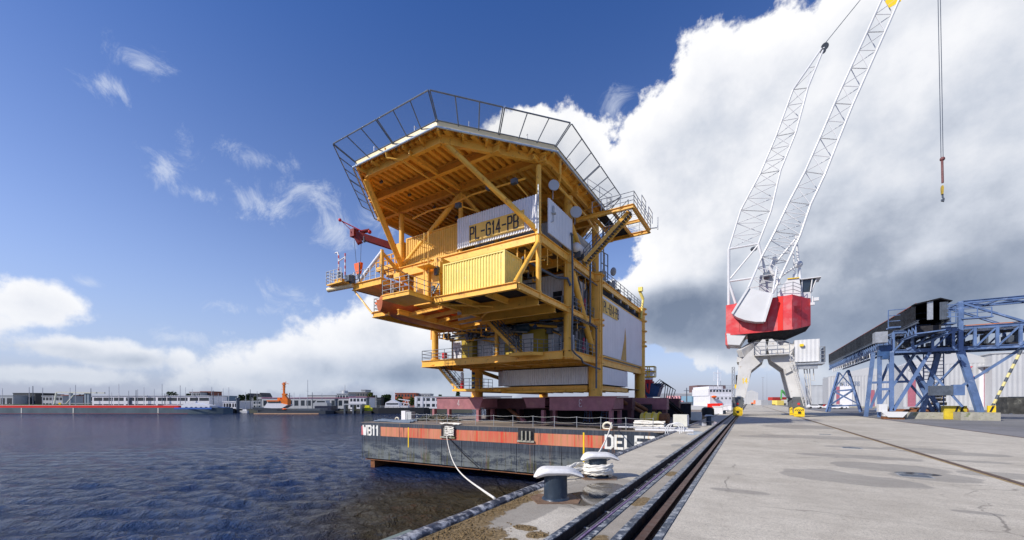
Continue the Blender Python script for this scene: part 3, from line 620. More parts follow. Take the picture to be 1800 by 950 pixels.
# ================================================================== barge
BO = (-5.15, 30.0); BR = math.atan2(1.35, 30.0)
def wl(x, y): # world to barge local
    dx, dy = x-BO[0], y-BO[1]; return (dx*math.cos(BR)+dy*math.sin(BR), -dx*math.sin(BR)+dy*math.cos(BR))
def bf(px, py): # point of the photo on the barge's front face -> local x, z
    t = (px-CXP)/FPX; nx, ny = -math.sin(BR), math.cos(BR); k0 = BO[0]*nx+BO[1]*ny
    rx, ry = (CA*t-SA), (SA*t+CA); d = k0/(rx*nx+ry*ny); x, y = wl(rx*d, ry*d); return x, zat(py, d)
barge = Thing('deck_barge', 'long flat dark barge with a red stripe carrying the yellow platform', 'barge', (BO[0], BO[1], -6.2), BR, local=True)
hullm = hull_material(); BW = 30.95; BL = 92
mb = MB(); prof = [(0, 0), (0, -3.75), (.25, -3.95), (9, -6.2), (BL-9, -6.2), (BL, -3.9), (BL, 0)]
n = len(prof); vs = []; xs = [(-BW, 0), (-BW+.02, 0)]
def ringx(x, ins): return [(x, y+(ins if y < 1 else -ins if y > BL-1 else 0), z+(ins*.9 if z < -3 else 0)) for y, z in prof]
rg = [ringx(-BW, .55), ringx(-BW+.25, .2), ringx(-BW+.8, 0), ringx(-.8, 0), ringx(-.25, .2), ringx(0, .55)]
for r_ in rg: vs += r_
fs = [(i*n+j, (i+1)*n+j, (i+1)*n+(j+1) % n, i*n+(j+1) % n) for i in range(5) for j in range(n) if j != n-1]
fs += [tuple(range(n)), tuple(range(6*n-1, 5*n-1, -1))]
mb.add(vs, [f[::-1] for f in fs]); hull = mb.build('hull', hullm, barge)
deckm = quay_material('barge deck', base=((.20, .16, .13), (.33, .27, .21)), joints=False, wet=[(-12, 33.4, 6, 1.4), (-9, 32.0, 2, 1.0)], damp=[(-17, 33, 9, 2.2), (-26, 31, 4, 1)], speck=.6)
MB().box(-BW+.1, .02, -.03, -.1, BL-.1, .015).build('deck_plate', deckm, barge)
x0, _ = bf(669.3, 750); x1, _ = bf(1062.7, 766)
stm = stripe_material(); zt, zb_ = -.40, -1.36
fl = [bf(776, 755)[0], bf(800, 755)[0], bf(911, 760)[0], bf(939, 760)[0]]
MB().box(x0, -.012, zb_, x1, .1, zt).build('red_stripe', stm, barge)
MB().box(-BW-.008, .55, zb_, -BW+.3, 6, zt).box(-BW-.0, .16, zb_, -BW+.35, .5, zt).build('red_stripe', M('pink stripe end', (.5, .13, .14), .5), barge)
lt = M('weathered white lettering', (.74, .74, .70), .5, var=.1, streak=.45, streak_rgb=(.62, .38, .06), scale=2)
mb = MB(); xl, _ = bf(637, 750); letters(mb, 'WB11', (xl+.15, -.006, -1.28), (1, 0), .92, .20, .012, w=.46, gap=.24); mb.build('lettering', lt, barge)
mb = MB(); xl, _ = bf(1065, 775); letters(mb, 'DELFZIJL', (xl, -.006, -1.30), (1, 0), .92, .19, .012, w=.50, gap=.24); mb.build('lettering', lt, barge)
for px, a, b in ((718, -.35, -2.35), (1026, -.2, -3.0)):
    x, _ = bf(px, 760); MB().box(x-.06, -.02, b, x+.06, -.013, a).build('draught_mark', yelb, barge)
# rubbing strips and welds
for px in (637, 776, 811, 907, 939, 986): 
    x, _ = bf(px, 760); MB().box(x-.03, -.035, -3.85, x+.03, -.002, -1.38).build('rubbing_strip', hullm, barge)
MB().tube((-BW+.8, -.03, -3.9), (-.8, -.03, -3.9), .035, 6).build('chine_bar', rust, barge)
MB().box(-BW+1.4, .15, -6.1, -BW+2.0, 3, -3.9).build('skeg', rust, barge)
# the two fairlead pockets
for a, b, wh in ((fl[0], fl[1], True), (fl[2], fl[3], False)):
    f = MB().box(a, -.05, -1.15, b, -.014, -.02).build('fairlead', darkgap, barge)
    mb = MB().box(a-.05, -.16, -1.2, b+.05, -.02, -1.05)
    for s in (.3, .55, .8): xx = a+(b-a)*s; mb.tube((xx, -.14, -1.05), (xx, -.14, -.25), .09, 10)
    mb.build('rollers', conc, f)
    if wh:
        mb = MB(); random.seed(5)
        for i in range(8): 
            zz = -.15-.11*i; mb.path([(a+(b-a)*(.35+.65*j/6), -.2+random.uniform(-.03, .03), zz+random.uniform(-.04, .04)) for j in range(7)], .055, 6)
        for i in range(5): mb.path([(a+(b-a)*(1.4*j/8-.1), -.02+.12*i, .08+random.uniform(0, .12)) for j in range(9)], .06, 6)
        o = mb.build('rope_lashing', ropew, f, 60)
# deck edge rail of posts and wires
def deckrail(p0, p1, n, label=None):
    r = MB(); 
    for i in range(n+1):
        x = p0[0]+(p1[0]-p0[0])*i/n; y = p0[1]+(p1[1]-p0[1])*i/n; r.tube((x, y, 0), (x+.02*math.sin(i*3), y, 1.0), .027, 6)
    for h in (.5, .95):
        pts = []
        for i in range(n*4+1):
            s = i/(n*4); sag = .07*math.sin(math.pi*(i % 4)/4); pts.append((p0[0]+(p1[0]-p0[0])*s, p0[1]+(p1[1]-p0[1])*s, h-sag))
        r.path(pts, .013, 5)
    return r.build('wire_railing', galv, barge)
deckrail((-BW+5.5, 1.3), (-BW+12, 1.3), 5); deckrail((-BW+12, 1.3), (-1.0, 1.3), 9)

def bw(x, y): # barge local to world
    return (BO[0]+x*math.cos(BR)-y*math.sin(BR), BO[1]+x*math.sin(BR)+y*math.cos(BR))
def deckpt(px, py): x, y, _ = onZ(px, py, 0); return x, y
# mooring ring on the left, ring by the letters
for px, py, s, lab in ((698, 742, .6, 'weathered white ring fairlead on the barge deck behind the WB11 letters'), (1068, 757, .75, 'white ring fairlead on the barge deck above the letters D and E')):
    x, y = deckpt(px, py); t = Thing('ring_fairlead', lab, 'fairlead', (x, y, 0), group='ring fairleads on the barge deck')
    mb = MB(); pts = [(x+.45*s*math.cos(a*math.pi/8), y, .42*s+.38*s*max(-.75, math.sin(a*math.pi/8))) for a in range(17)]; mb.path(pts, .12*s, 10); mb.build('ring', M('cream fairlead paint', (.68, .64, .52), .5, streak=.3, streak_rgb=(.4, .2, .08)), t, 60)
    MB().box(x-.55*s, y-.2, 0, x+.55*s, y+.2, .1).build('foot', rust, t)
x, y = deckpt(694, 741); y += 1.5
t = Thing('deck_locker', 'white deck locker at the left end of the barge', 'locker', (x, y, 0)); MB().box(x-.55, y, .05, x+.1, y+.8, 1.15).build('body', whitep, t); MB().box(x+.12, y+.05, .05, x+1.0, y+.7, 1.05).build('side_unit', shedg, t)
mb = MB(); x, y = deckpt(640, 742)
for i in range(3): mb.path([(x+1.0+.2*i+j*.9, y+.6+.3*i, .1+.06*i+.04*math.sin(j+i)) for j in range(7)], .11, 7)
solo(mb, 'hose_bundle', M('blue grey hose', (.07, .11, .17), .5), 'dark blue hoses lying on the deck at the barge corner', 'hoses')
mb = MB(); random.seed(11); x, y = deckpt(745, 742)
for i in range(46):
    a = random.uniform(-2.6, 2.4); b = random.uniform(0, 2.6); h = .75*math.exp(-(a/2)**2); mb.path([(x+a+.5*math.cos(k+i), y+1+b+.4*math.sin(k*1.3+i), .08+h*random.random()+.05*math.sin(k)) for k in range(7)], random.uniform(.03, .07), 6)
solo(mb, 'rope_pile', M('old green rope', (.10, .11, .09), .9, var=.5, scale=2, stain=(.3, .22, .12), stain_amt=.4), 'tangled dark ropes and netting heaped left of the beam marked 4', 'rope pile')
x, y = deckpt(1137, 757); t = MB(); random.seed(2)
for i in range(11): t.path([(x-1.15+.29*k, y+.6+.18*(i % 4)+random.uniform(-.05, .05), .1+.11*(i//2)+random.uniform(-.03, .03)) for k in range(9)], .075, 6)
solo(t, 'rope_bundle', ropew, 'flaked white rope bundle on the deck above the Z of the lettering', 'rope', sharp=60)
p = bw(*wl(*deckpt(1085, 756)))
solo(MB().tube((p[0], p[1]+.2, .22), (p[0]+5.0, p[1]+1.0, .22), .07, 8).tube((p[0]+1.4, p[1]-.1, .05), (p[0]+5.4, p[1]+.7, .05), .12, 8), 'white_pipe', cwhite, 'white pipe running along the deck to the right of the ring fairlead', 'pipe')

# mooring lines
def W3(px, py, d): return V(ray(px, d, zat(py, d)))
A = bf(788, 764); pA = V((*bw(A[0], -.25), -1.0)); pB = V((QX-.12, 11.0*.62+.35, .06)); pB = V((QX-.16, 7.42, .05))
pts = []
for i in range(41):
    s = i/40; q = pA.lerp(pB, s); q.z -= 1.1*math.sin(math.pi*s**.8)*1.0; pts.append(q)
mb = MB(); rope_mb(mb, pts, .03, .5); solo(mb, 'mooring_line', ropew, 'slack white line from the left fairlead down to the quay edge', 'rope', sharp=60)
A2 = bf(847, 826); solo(MB().path([V((*bw(A[0]+.1, -.22), -1.1)), V((*bw((A[0]+A2[0])/2, -.2), (-1.1+A2[1])/2-.08)), V((*bw(A2[0], -.16), A2[1]))], .035, 6), 'black_line', rubber, 'thin black line slanting across the barge side beside the white one', 'rope')
A = bf(1073, 757); p0 = V((*bw(A[0], .4), .6)); p1 = V((QX-.1, 13.9, .1)); pts = [p0.lerp(p1, i/20)-V((0, 0, .25*math.sin(math.pi*i/20))) for i in range(21)]
mb = MB(); rope_mb(mb, pts, .04, .5); solo(mb, 'mooring_line', ropew, 'taut white line from the ring fairlead towards the second bollard', 'rope', sharp=60)

# ================================================================== maroon support beams on the barge
def maroon_beam(x0, x1, Y, z0, z1, dep, label, legs=(), slant=(0, 1), mark=None, mat=None):
    """box girder on posts, its front face at Y"""
    t = Thing('support_beam', label, 'support beam', ((x0+x1)/2, Y+dep/2, 0), group='maroon support beams under the platform')
    mat = mat or maroon; s0, s1 = slant; h = z1-z0
    face = [(x0+.45*s0*h, Y, z0), (x1-.45*s1*h, Y, z0), (x1, Y, z1), (x0, Y, z1)]
    MB().slab(face, (0, .06, 0)).box(x0+.3, Y+.06, z0+.1, x1-.3, Y+dep, z1-.1).build('box_web', mat, t)
    MB().box(x0-.15, Y-.12, z1, x1+.15, Y+dep+.1, z1+.07).build('top_flange', mat, t); MB().box(x0+.45*s0*h-.05, Y-.05, z0-.06, x1-.45*s1*h+.05, Y+dep, z0-.004).build('bottom_flange', mat, t)
    for lx in legs:
        MB().box(lx-.16, Y+.02, 0, lx+.16, Y+.5, z0-.06).box(lx-.16, Y+dep-.6, 0, lx+.16, Y+dep-.1, z0-.06).build('post', mat, t)
    if mark:
        mb = MB(); letters(mb, mark, ((x0+x1)/2-.25, Y-.001, z0+.25*h), (1, 0), .55*h, .035, .008); mb.build('chalk_mark', cwhite, t)
    return t
def mx(px, Y): return onY(px, 700, Y)[0]
Yb = 36.4; ZT = 2.66
maroon_beam(mx(768, Yb), mx(849, Yb), Yb, 1.42, ZT, 3.4, 'maroon beam with slanted right end, chalk mark 4, at the left', legs=(mx(758, Yb)+.3, mx(839, Yb)), mark='4', slant=(0, .9))
maroon_beam(mx(966, Yb), mx(1084, Yb), Yb, 1.42, ZT, 3.4, 'long maroon beam marked with a chalk 3 under the right leg', legs=(mx(952, Yb)+.1, mx(1073, Yb)), mark='<', slant=(0, .9))
maroon_beam(mx(920, Yb+3), mx(958, Yb+3), Yb+3, 1.6, ZT-.02, 2.5, 'short maroon beam between the two numbered ones', legs=(), slant=(.9, 0))
dm = M('dark maroon shadow primer', (.10, .035, .04), .65, var=.2)  # maroon darkened to paint in the shade beneath the platform
for k, (xa, ya, xb, yb, lab) in enumerate([(mx(850, 41), 41.3, mx(1110, 41), 42.6, 'long dark maroon girder running behind both numbered beams'), (mx(1085, 46), 46, mx(1172, 46), 47.4, 'dark maroon girder reaching right towards the quay'),
                                          (-31.5, 57, -8, 58.6, 'dark maroon girder under the far pair of platform legs')]):
    t = Thing('support_girder', lab, 'girder', ((xa+xb)/2, ya, 0), group='dark girders across the barge')
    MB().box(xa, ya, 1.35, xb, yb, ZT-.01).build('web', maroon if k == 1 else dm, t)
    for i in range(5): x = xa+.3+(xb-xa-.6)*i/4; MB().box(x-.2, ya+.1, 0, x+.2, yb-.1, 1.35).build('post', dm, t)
for k, (xa, lab) in enumerate([(-29.6, 'lengthwise maroon girder under the left platform legs'), (-14.3, 'lengthwise maroon girder under the right platform legs')]):
    t = Thing('support_girder', lab, 'girder', (xa+.8, 48, 0), group='lengthwise girders under the platform legs')
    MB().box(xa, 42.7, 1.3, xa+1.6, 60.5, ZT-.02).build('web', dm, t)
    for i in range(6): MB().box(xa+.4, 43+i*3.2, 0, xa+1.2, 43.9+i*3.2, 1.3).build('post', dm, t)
for k, (xa, ya, xb) in enumerate([(-30.5, 44.5, -9), (-31, 51, -9), (-31, 61, -7)]):  # dark screens added so the space under the girders reads as shaded
    t = Thing('deck_bulkhead', ['low dark bulkhead in the shade behind the first girders', 'second low dark bulkhead farther under the platform', 'last low dark bulkhead behind the far legs'][k], 'bulkhead', ((xa+xb)/2, ya, 0), group='dark bulkheads across the barge deck')
    MB().box(xa, ya, .0, xb, ya+.4, 1.9).build('web', darkgap, t); MB().box(xa, ya-.1, 1.9, xb, ya+.5, 1.98).build('cap_flange', dm, t)  # sheet and cap of the added shade screen
# rusty raking struts welded to the deck
def strut(p, q, lab, r=.2, shoe=True):
    t = Thing('raking_strut', lab, 'strut', (q[0], q[1], 0), group='rusty raking struts'); MB().tube(p, q, r, 12).build('pipe', rust, t)
    if shoe: MB().bar(V(q)+V((-.1, 0, .05)), V(q)+(V(q)-V(p)).normalized()*.9, .34, .34).build('shoe', maroon, t)
def dp(px, py, d): return tuple(W3(px, py, d))
q1 = onZ(1152, 742, 0); q2 = onZ(1166, 741, .0); q3 = onZ(925, 738, 0)
strut(onY(1096, 707, 41), (q1[0], q1[1], .25), 'left one of the two rusty struts slanting down right of the beam marked 3'); strut(onY(1108, 705, 42), (q2[0], q2[1], .25), 'right one of the two rusty struts slanting down right of the beam marked 3')
strut(onY(880, 708, 44), (*onZ(918, 738, .25)[:2], .25), 'long rusty strut slanting between the two numbered beams')
for px0, px1, lab in ((1164, 1203, 'lower black strut slanting from the girder towards the quay'), (1170, 1208, 'upper black strut slanting from the girder towards the quay')):
    p0 = onY(px0, 702, 46.5); p1 = onZ(px1, 733, .15); t = Thing('black_strut', lab, 'strut', (p1[0], p1[1], 0), group='black struts by the quay'); MB().ibeam(p0, p1, .3, .3).build('section', darkgap, t); MB().box(p1[0]-.3, p1[1]-.3, 0, p1[0]+.3, p1[1]+.3, .04).build('foot_plate', rust, t)
# trestle ladders between beams
for px, lab in ((1025, 'grey folding ladder frame standing below the beam marked 3'), (1055, 'second grey ladder frame below the right end of the beam marked 3'), (833, 'grey ladder frame in the dark below the beam marked 4')):
    x, y, _ = onZ(px, 744 if px > 900 else 739, 0); y += 1.5; t = Thing('step_ladder', lab, 'ladder', (x, y, 0), group='ladder frames under the beams')
    mb = MB()
    for s in (-1, 1):
        mb.tube((x-.35, y+.5*s, 0), (x-.2, y+.05*s, 1.9), .03, 6); mb.tube((x+.35, y+.5*s, 0), (x+.2, y+.05*s, 1.9), .03, 6)
    for i in range(6): z = .25+.28*i; w = .35-.15*z/1.9; mb.tube((x-w, y-.5+.45*z/1.9, z), (x+w, y-.5+.45*z/1.9, z), .025, 6)
    mb.build('frame', bluest if px > 900 else galv, t)
x, y, _ = onZ(1040, 741, 0); y += 3.5
t = Thing('deck_pump', 'grey-blue pump unit in the shade under the beam marked 3', 'pump', (x, y, 0)); MB().box(x-1.1, y, .1, x+1.1, y+1.2, 1.0).build('housing', M('pump grey', (.16, .22, .30), .5), t); MB().tube((x-.6, y+.5, 1.0), (x-.6, y+.5, 1.5), .25, 12).tube((x+.2, y-.1, .6), (x+.9, y-.1, .6), .2, 12).build('motor', steel_d, t)
# yellow spool piece lying near the quay end of the platform
p0 = V(onY(1128, 727, 40.5)); p1 = V(onY(1170, 727, 40.2)); p1.z = p0.z = .62; dd = (p1-p0)
t = Thing('pipe_spool', 'yellow flanged pipe with a dark open end lying behind the rusty struts', 'pipe', (p0.x, p0.y, 0)); MB().tube(p0, p0+dd*.78, .5, 20).build('yellow_pipe', yelc, t); MB().tube(p0+dd*.79, p0+dd*1.12, .48, 20).build('dark_pipe', rust, t)
for s in (.18, .5, .76): MB().tube(p0+dd*(s-.02), p0+dd*(s+.03), .62, 20).build('flange', yelb, t)
mb = MB(); random.seed(8); x, y, _ = onZ(1120, 742, 0)
for i in range(10): mb.path([(x-1.2+.4*k, y+random.uniform(-.5, .8), .1+.12*random.random()) for k in range(7)], .05, 6)
solo(mb, 'blue_hoses', M('blue hose', (.02, .09, .40), .5), 'blue hoses tangled on deck behind the white rope bundle', 'hoses')
# lift truck with yellow basket, and blue tank, behind the far leg
x, y, z = onY(1137, 690, 62); t = Thing('boom_lift', 'red boom lift with a yellow basket beyond the far right platform leg', 'boom lift', (x, y, 0))
s = 62/(((1137-900)/700)*SA+CA)/700
def bl(px, py): return onY(px, py, 62)
MB().rail([(*bl(1127, 662)[:2], bl(1127, 662)[2]), (*bl(1150, 662)[:2], bl(1150, 662)[2]), (bl(1150, 662)[0], 63.2, bl(1150, 662)[2]), (bl(1127, 662)[0], 63.2, bl(1127, 662)[2]), bl(1127, 662)], 1.5, 1, .07, 1).box(bl(1127, 663)[0], 62, bl(1127, 663)[2]-.1, bl(1150, 663)[0], 63.2, bl(1127, 662)[2]).build('basket', yelb, t)
MB().tube(bl(1128, 674), bl(1150, 672), .14).tube(bl(1132, 666), bl(1138, 690), .15).tube(bl(1143, 668), bl(1140, 692), .14).box(bl(1128, 676)[0], 62.1, bl(1128, 676)[2], bl(1146, 668)[0], 62.8, bl(1128, 668)[2]).build('boom', cred, t)
MB().tube(bl(1133, 694), bl(1143, 720), .2).box(bl(1128, 700)[0], 62, .1, bl(1148, 700)[0], 64, 1.2).build('base', cred, t)
t = Thing('blue_tank', 'dark blue tank on struts behind the far right platform leg', 'tank', (*bl(1140, 700)[:2], 0)); 
MB().slab([bl(1128, 674), bl(1163, 674), bl(1155, 698), bl(1131, 698)], (0, 2.2, 0)).build('shell', blued, t)
mb = MB(); random.seed(21)
for i in range(5): a = V(bl(1150+3*i, 676+2*i)); mb.path([a, a+V((.8, 0, .7)), a+V((1.6+.1*i, 0, -.2)), a+V((1.4, 0, -2.2))], .06, 6)
mb.build('hoses', rubber, t)
t = Thing('white_tank', 'small white dome tank peeking behind the yellow lift basket', 'tank', (bl(1131, 668)[0], 66, 0)); MB().ball(V(bl(1131, 652))+V((0, 4, 0)), .75, .75, .55).tube((bl(1131, 668)[0], 66, .02), V(bl(1131, 652))+V((0, 4, 0)), .6).build('shell', whitep, t)
# ================================================================== offshore platform (u right, v away, z up)
plat = Thing('offshore_platform', 'huge yellow offshore platform with helideck and white PL-G14-PB signs standing on the barge', 'platform', (PO[0], PO[1], 2.73), PR, local=True)
ZB, ZL, ZM, ZU, ZH = 3.9, 6.7, 10.5, 15.05, 21.5
def P(name, mb, mat=yel, parent=plat, sharp=35): return mb.build(name, mat, parent, sharp)
def flanged(mb, u, v, z0, z1, r, rings=(), n=20):
    mb.tube((u, v, z0), (u, v, z1), r, n)
    for z in rings: mb.tube((u, v, z-.05), (u, v, z+.05), r*1.32, n)
    return mb
for u in (0, -15.1):
    for v in (0, 17.6):
        P('main_leg', flanged(MB(), u, v, 2.73, ZU+.3 if v == 0 else ZU+.2, .70, (6.15, 6.75, 10.0, 10.55, 14.4, 15.1), 28).tube((u, v, 2.73), (u, v, 2.8), .85, 24))
# columns
for u, v, z0, z1, r, rg in ((0, -6.8, 6.0, 20.2, .40, (6.15, 6.75, 10.0, 10.55, 14.35, 15.1)), (-15.7, -6.8, 6.0, 15.0, .36, (6.2, 6.8, 10)), (0, -12.3, 10.0, 20.2, .21, (10.55, 14.3, 15.1, 15.0)),
    (-7.6, -12.3, 15, 20.2, .2, ()), (-14.9, -12.3, 10, 20.2, .24, (15.0,)), (-15.3, -6.8, 15, 20.2, .25, ()), (0, 0, 15.3, 20.2, .36, ()), (-7.6, 0, 15, 20.2, .3, ()), (-15.1, 0, 15.3, 20.2, .36, ()), (-7.6, -6.8, 6.7, 20.2, .2, ())):
    P('column', flanged(MB(), u, v, z0, z1, r, rg))
# ---- decks: plate, edge beams, joists
def deck(name, u0, u1, v0, v1, zt, h, edges, js=1.2, plate=dirtyfl, jdir='v', jh=None, bw_=.3):
    d = P(name, MB().box(u0+.05, v0+.05, zt-.09, u1-.05, v1-.05, zt-.02), plate)
    for e in edges: P('edge_beam', MB().ibeam((e[0], e[1], zt-h/2), (e[2], e[3], zt-h/2), bw_, h), yel, d)
    mb = MB(); jh = jh or h*.5
    if jdir == 'v':
        k = int((u1-u0)/js)
        for i in range(1, k): u = u0+(u1-u0)*i/k; mb.ibeam((u, v0+.2, zt-.1-jh/2), (u, v1-.2, zt-.1-jh/2), .12, jh, .02)
    else:
        k = int((v1-v0)/js)
        for i in range(1, k): v = v0+(v1-v0)*i/k; mb.ibeam((u0+.2, v, zt-.1-jh/2), (u1-.2, v, zt-.1-jh/2), .12, jh, .02)
    P('joists', mb, yel, d); return d
low = deck('lower_deck', -17.3, .35, -7.2, 18.0, ZL, .7, [(-17.3, -7.15, -.35, -7.15), (.35, -6.8, .35, -.6), (.3, .7, .3, 17.0), (-17.3, -7.15, -17.3, 0), (-15.1, 0, -.7, 0), (-7.6, -7, -7.6, 17), (-15, -3.5, 0, -3.5)], 1.1)
P('access_landing', MB().box(-5.2, -8.35, ZL-.32, -2.9, -7.32, ZL-.03).prism([(-2.895, -8.35), (-2.2, -7.32), (-2.895, -7.32)], ZL-.32, ZL-.03))
mid = deck('middle_deck', -7.56, 0, -15.64, 0, ZM, .5, [(-7.56, -15.64, .1, -15.64), (.1, -15.5, .1, -.7), (-7.56, -15.5, -7.56, -7)], 40, darkgap)
mb = MB()
for v in (-12.3, -9.4): mb.ibeam((-7.5, v, ZM-.5), (.0, v, ZM-.5), .35, .8)
for u in (-5.4, -2.6): mb.ibeam((u, -15.5, ZM-.35), (u, -12.5, ZM-.35), .22, .45)
mb.tube((-7.5, -15.3, ZM-.5), (-4.2, -12.4, ZM-.5), .09, 6).tube((-4.2, -12.4, ZM-.55), (-7.4, -9.6, ZM-.55), .09, 6); P('deck_girders', mb, yel, mid)
mid2 = deck('middle_deck_rear', -16.2, .1, -5.8, 17.4, ZM-.01, .55, [(-16.2, -5.8, .1, -5.8), (.28, .7, .28, 17)], 1.4, dirtyfl)
up = deck('upper_deck', -15.3, .0, -12.45, 17.6, ZU, .68, [(-15.2, -12.4, -.2, -12.4), (.12, -12.1, .12, -7.2), (.12, -6.4, .12, -.7), (.12, .7, .12, 17.0), (-15.3, -12.2, -15.3, 17)], 1.5, dirtyfl)
mb = MB()
for v in (-9.6, -6.8, -3.4, 0): mb.ibeam((-15, v, ZU-.4), (-.2, v, ZU-.4), .3, .7)
P('deck_girders', mb, yel, up)
base = deck('base_frame', -15.0, .2, -.3, 17.6, ZB, .55, [(-14.2, -.35, -.7, -.35), (.15, .7, .15, 11), (-15, .5, -15, 17)], 1.6, dirtyfl)
P('base_walkway', MB().box(-14.3, -5.6, 3.35, -11.2, -.5, 3.6).box(-11.2, -2.2, 3.35, -10.2, -.5, 3.6))
P('lower_tube', MB().tube((-11, -.75, 3.35), (-.6, -.75, 3.35), .16, 12).tube((.55, .2, 3.4), (.55, 9, 3.4), .12))
# ---- braces
def brace(p, q, r, m=yel): return P('brace', MB().tube(p, q, r, 14), m)
brace((0, -12.3, 14.45), (-.15, -15.45, ZM+.05), .17)
B_t = (-4.6, -17.6, 20.55); brace((0, -12.35, 15.2), B_t, .20)
brace((-14.85, -12.35, 15.2), (-13.2, -17.7, 20.5), .26)
brace((-14.75, -12.2, 15.3), (-7.7, -12.3, 20.1), .24)
brace((-7.5, -12.2, 20.1), (-4.4, -6.9, 15.2), .18)
brace((0, -6.6, 14.7), (0, -.55, 6.95), .30); brace((0, -6.5, 18.2), (0, -2.3, 15.2), .24)
brace((0, .6, 14.4), (-7.6, .6, 10.6), .22); brace((-15.1, -6.5, 14.5), (-15.1, -.6, 10.6), .25); brace((-.6, 17.6, 6.9), (-7.5, 17.6, 14.4), .25)
brace((-15, 0, 6), (-15, 17, 3.6), .25); brace((-7.5, 17.3, 10.4), (-14.6, 17.3, 6.8), .2)
# ---- helideck
heli = P('helideck', MB().prism([(-13.14, -18.7), (-4.44, -18.7), (1.25, -12), (1.25, -1), (-4.44, 5.7), (-13.14, 5.7), (-18.85, -1), (-18.85, -12)], ZH-.16, ZH-.02), yel)
OCT = [(-13.14, -18.7), (-4.44, -18.7), (1.25, -12), (1.25, -1), (-4.44, 5.7), (-13.14, 5.7), (-18.85, -1), (-18.85, -12)]
cx, cy = -8.8, -6.5
def off(o):
    out = []; n = 8
    for i in range(n):
        p0, p1, p2 = V(OCT[i-1]), V(OCT[i]), V(OCT[(i+1) % n]); a = (p1-p0).normalized(); b = (p2-p1).normalized()
        na = V((a.y, -a.x)); nb = V((b.y, -b.x)); m = (na+nb).normalized(); out.append(p1+m*(o/m.dot(na)))
    return out
fasm = M('pale helideck fascia', (.90, .72, .42), .45, var=.06)
mb = MB(); o1 = off(.04); o0 = off(-.06)
for i in range(8):
    j = (i+1) % 8; mb.prism([tuple(o1[i]), tuple(o1[j]), tuple(o0[j]), tuple(o0[i])], ZH-.44, ZH+.04)
P('edge_fascia', mb, fasm, heli)
mb = MB(); o2 = off(.22)
for i in range(8): j = (i+1) % 8; mb.tube((*o2[i], ZH-.58), (*o2[j], ZH-.58), .07, 8)
P('gutter_pipe', mb, M('pale gutter pipe', (.45, .55, .68), .35, .3, var=.1), heli)
def span_v(u):  # v-range of the octagon at u
    vs = []
    for i in range(8):
        (x0, y0), (x1, y1) = OCT[i], OCT[(i+1) % 8]
        if min(x0, x1)-1e-6 <= u <= max(x0, x1)+1e-6 and abs(x1-x0) > .01: vs.append(y0+(y1-y0)*(u-x0)/(x1-x0))
    return min(vs), max(vs)
def span_u(v):
    us = []
    for i in range(8):
        (x0, y0), (x1, y1) = OCT[i], OCT[(i+1) % 8]
        if min(y0, y1)-1e-6 <= v <= max(y0, y1)+1e-6 and abs(y1-y0) > .01: us.append(x0+(x1-x0)*(v-y0)/(y1-y0))
    return min(us), max(us)
mb = MB(); u = -18.5
while u < 1.0:
    a, b = span_v(u); mb.prism([(u-.15, a+.3), (u+.15, a+.3), (u+.15, b-.3), (u-.15, b-.3)], ZH-.50, ZH-.17)
    u += .62
P('deck_planks', mb, yel, heli)
for v in (-15.1, -12.3, -6.8, -3.4, 0, 3.2):
    a, b = span_u(v); P('girder', MB().ibeam((a+.35, v, ZH-.82), (b-.35, v, ZH-.82), .34, .62, .06), yel, heli)
for u in (-7.6, -15.3, 0): a, b = span_v(u); P('girder', MB().ibeam((u, a+.4, ZH-.98), (u, b-.4, ZH-.98), .22, .36, .06), yel, heli)
o3 = off(-.75)
mb = MB()
for i in range(8): j = (i+1) % 8; mb.ibeam((*o3[i], ZH-.78), (*o3[j], ZH-.78), .3, .62)
P('ring_beam', mb, yel, heli)
for i in range(8):
    j = (i+1) % 8; n = 5
    for k in range(n):
        p = V(OCT[i]).lerp(V(OCT[j]), k/n); q = o3[i].lerp(o3[j], k/n); P('outrigger', MB().bar((*p.lerp(q, .1), ZH-.56), (*q, ZH-.66), .14, .2), yel, heli)
# fire pipes under the deck
P('fire_pipe', MB().path([(-9.4, -18.95, ZH-.35), (-9.4, -18.8, ZH-1.0), (-8.5, -18.2, ZH-1.15), (-8.3, -17.6, ZH-1.35), (-8.0, -10, ZH-1.4)], .07, 8), yel, heli)
P('fire_pipe', MB().path([(1.2, -11, ZH-.5), (1.1, -10.8, ZH-1.5), (.5, -9.8, ZH-1.9), (.55, -4, ZH-2.0), (.3, 1.5, ZH-2.6)], .11, 8), yel, heli)
P('fire_pipe', MB().path([(-13, -12.7, 19.2), (-11, -12.7, 19.4), (-9, -12.6, 19.3), (-6, -12.7, 19.5), (-1, -12.6, 19.4)], .08, 8), yel, heli)
netm = bpy.data.materials.new('safety net mesh'); netm.use_nodes = True
_b = netm.node_tree.nodes['Principled BSDF']; _b.inputs['Base Color'].default_value = (.06, .07, .09, 1); _b.inputs['Alpha'].default_value = .13
oo = off(1.55); oi = off(.06); ZN = ZH+.78
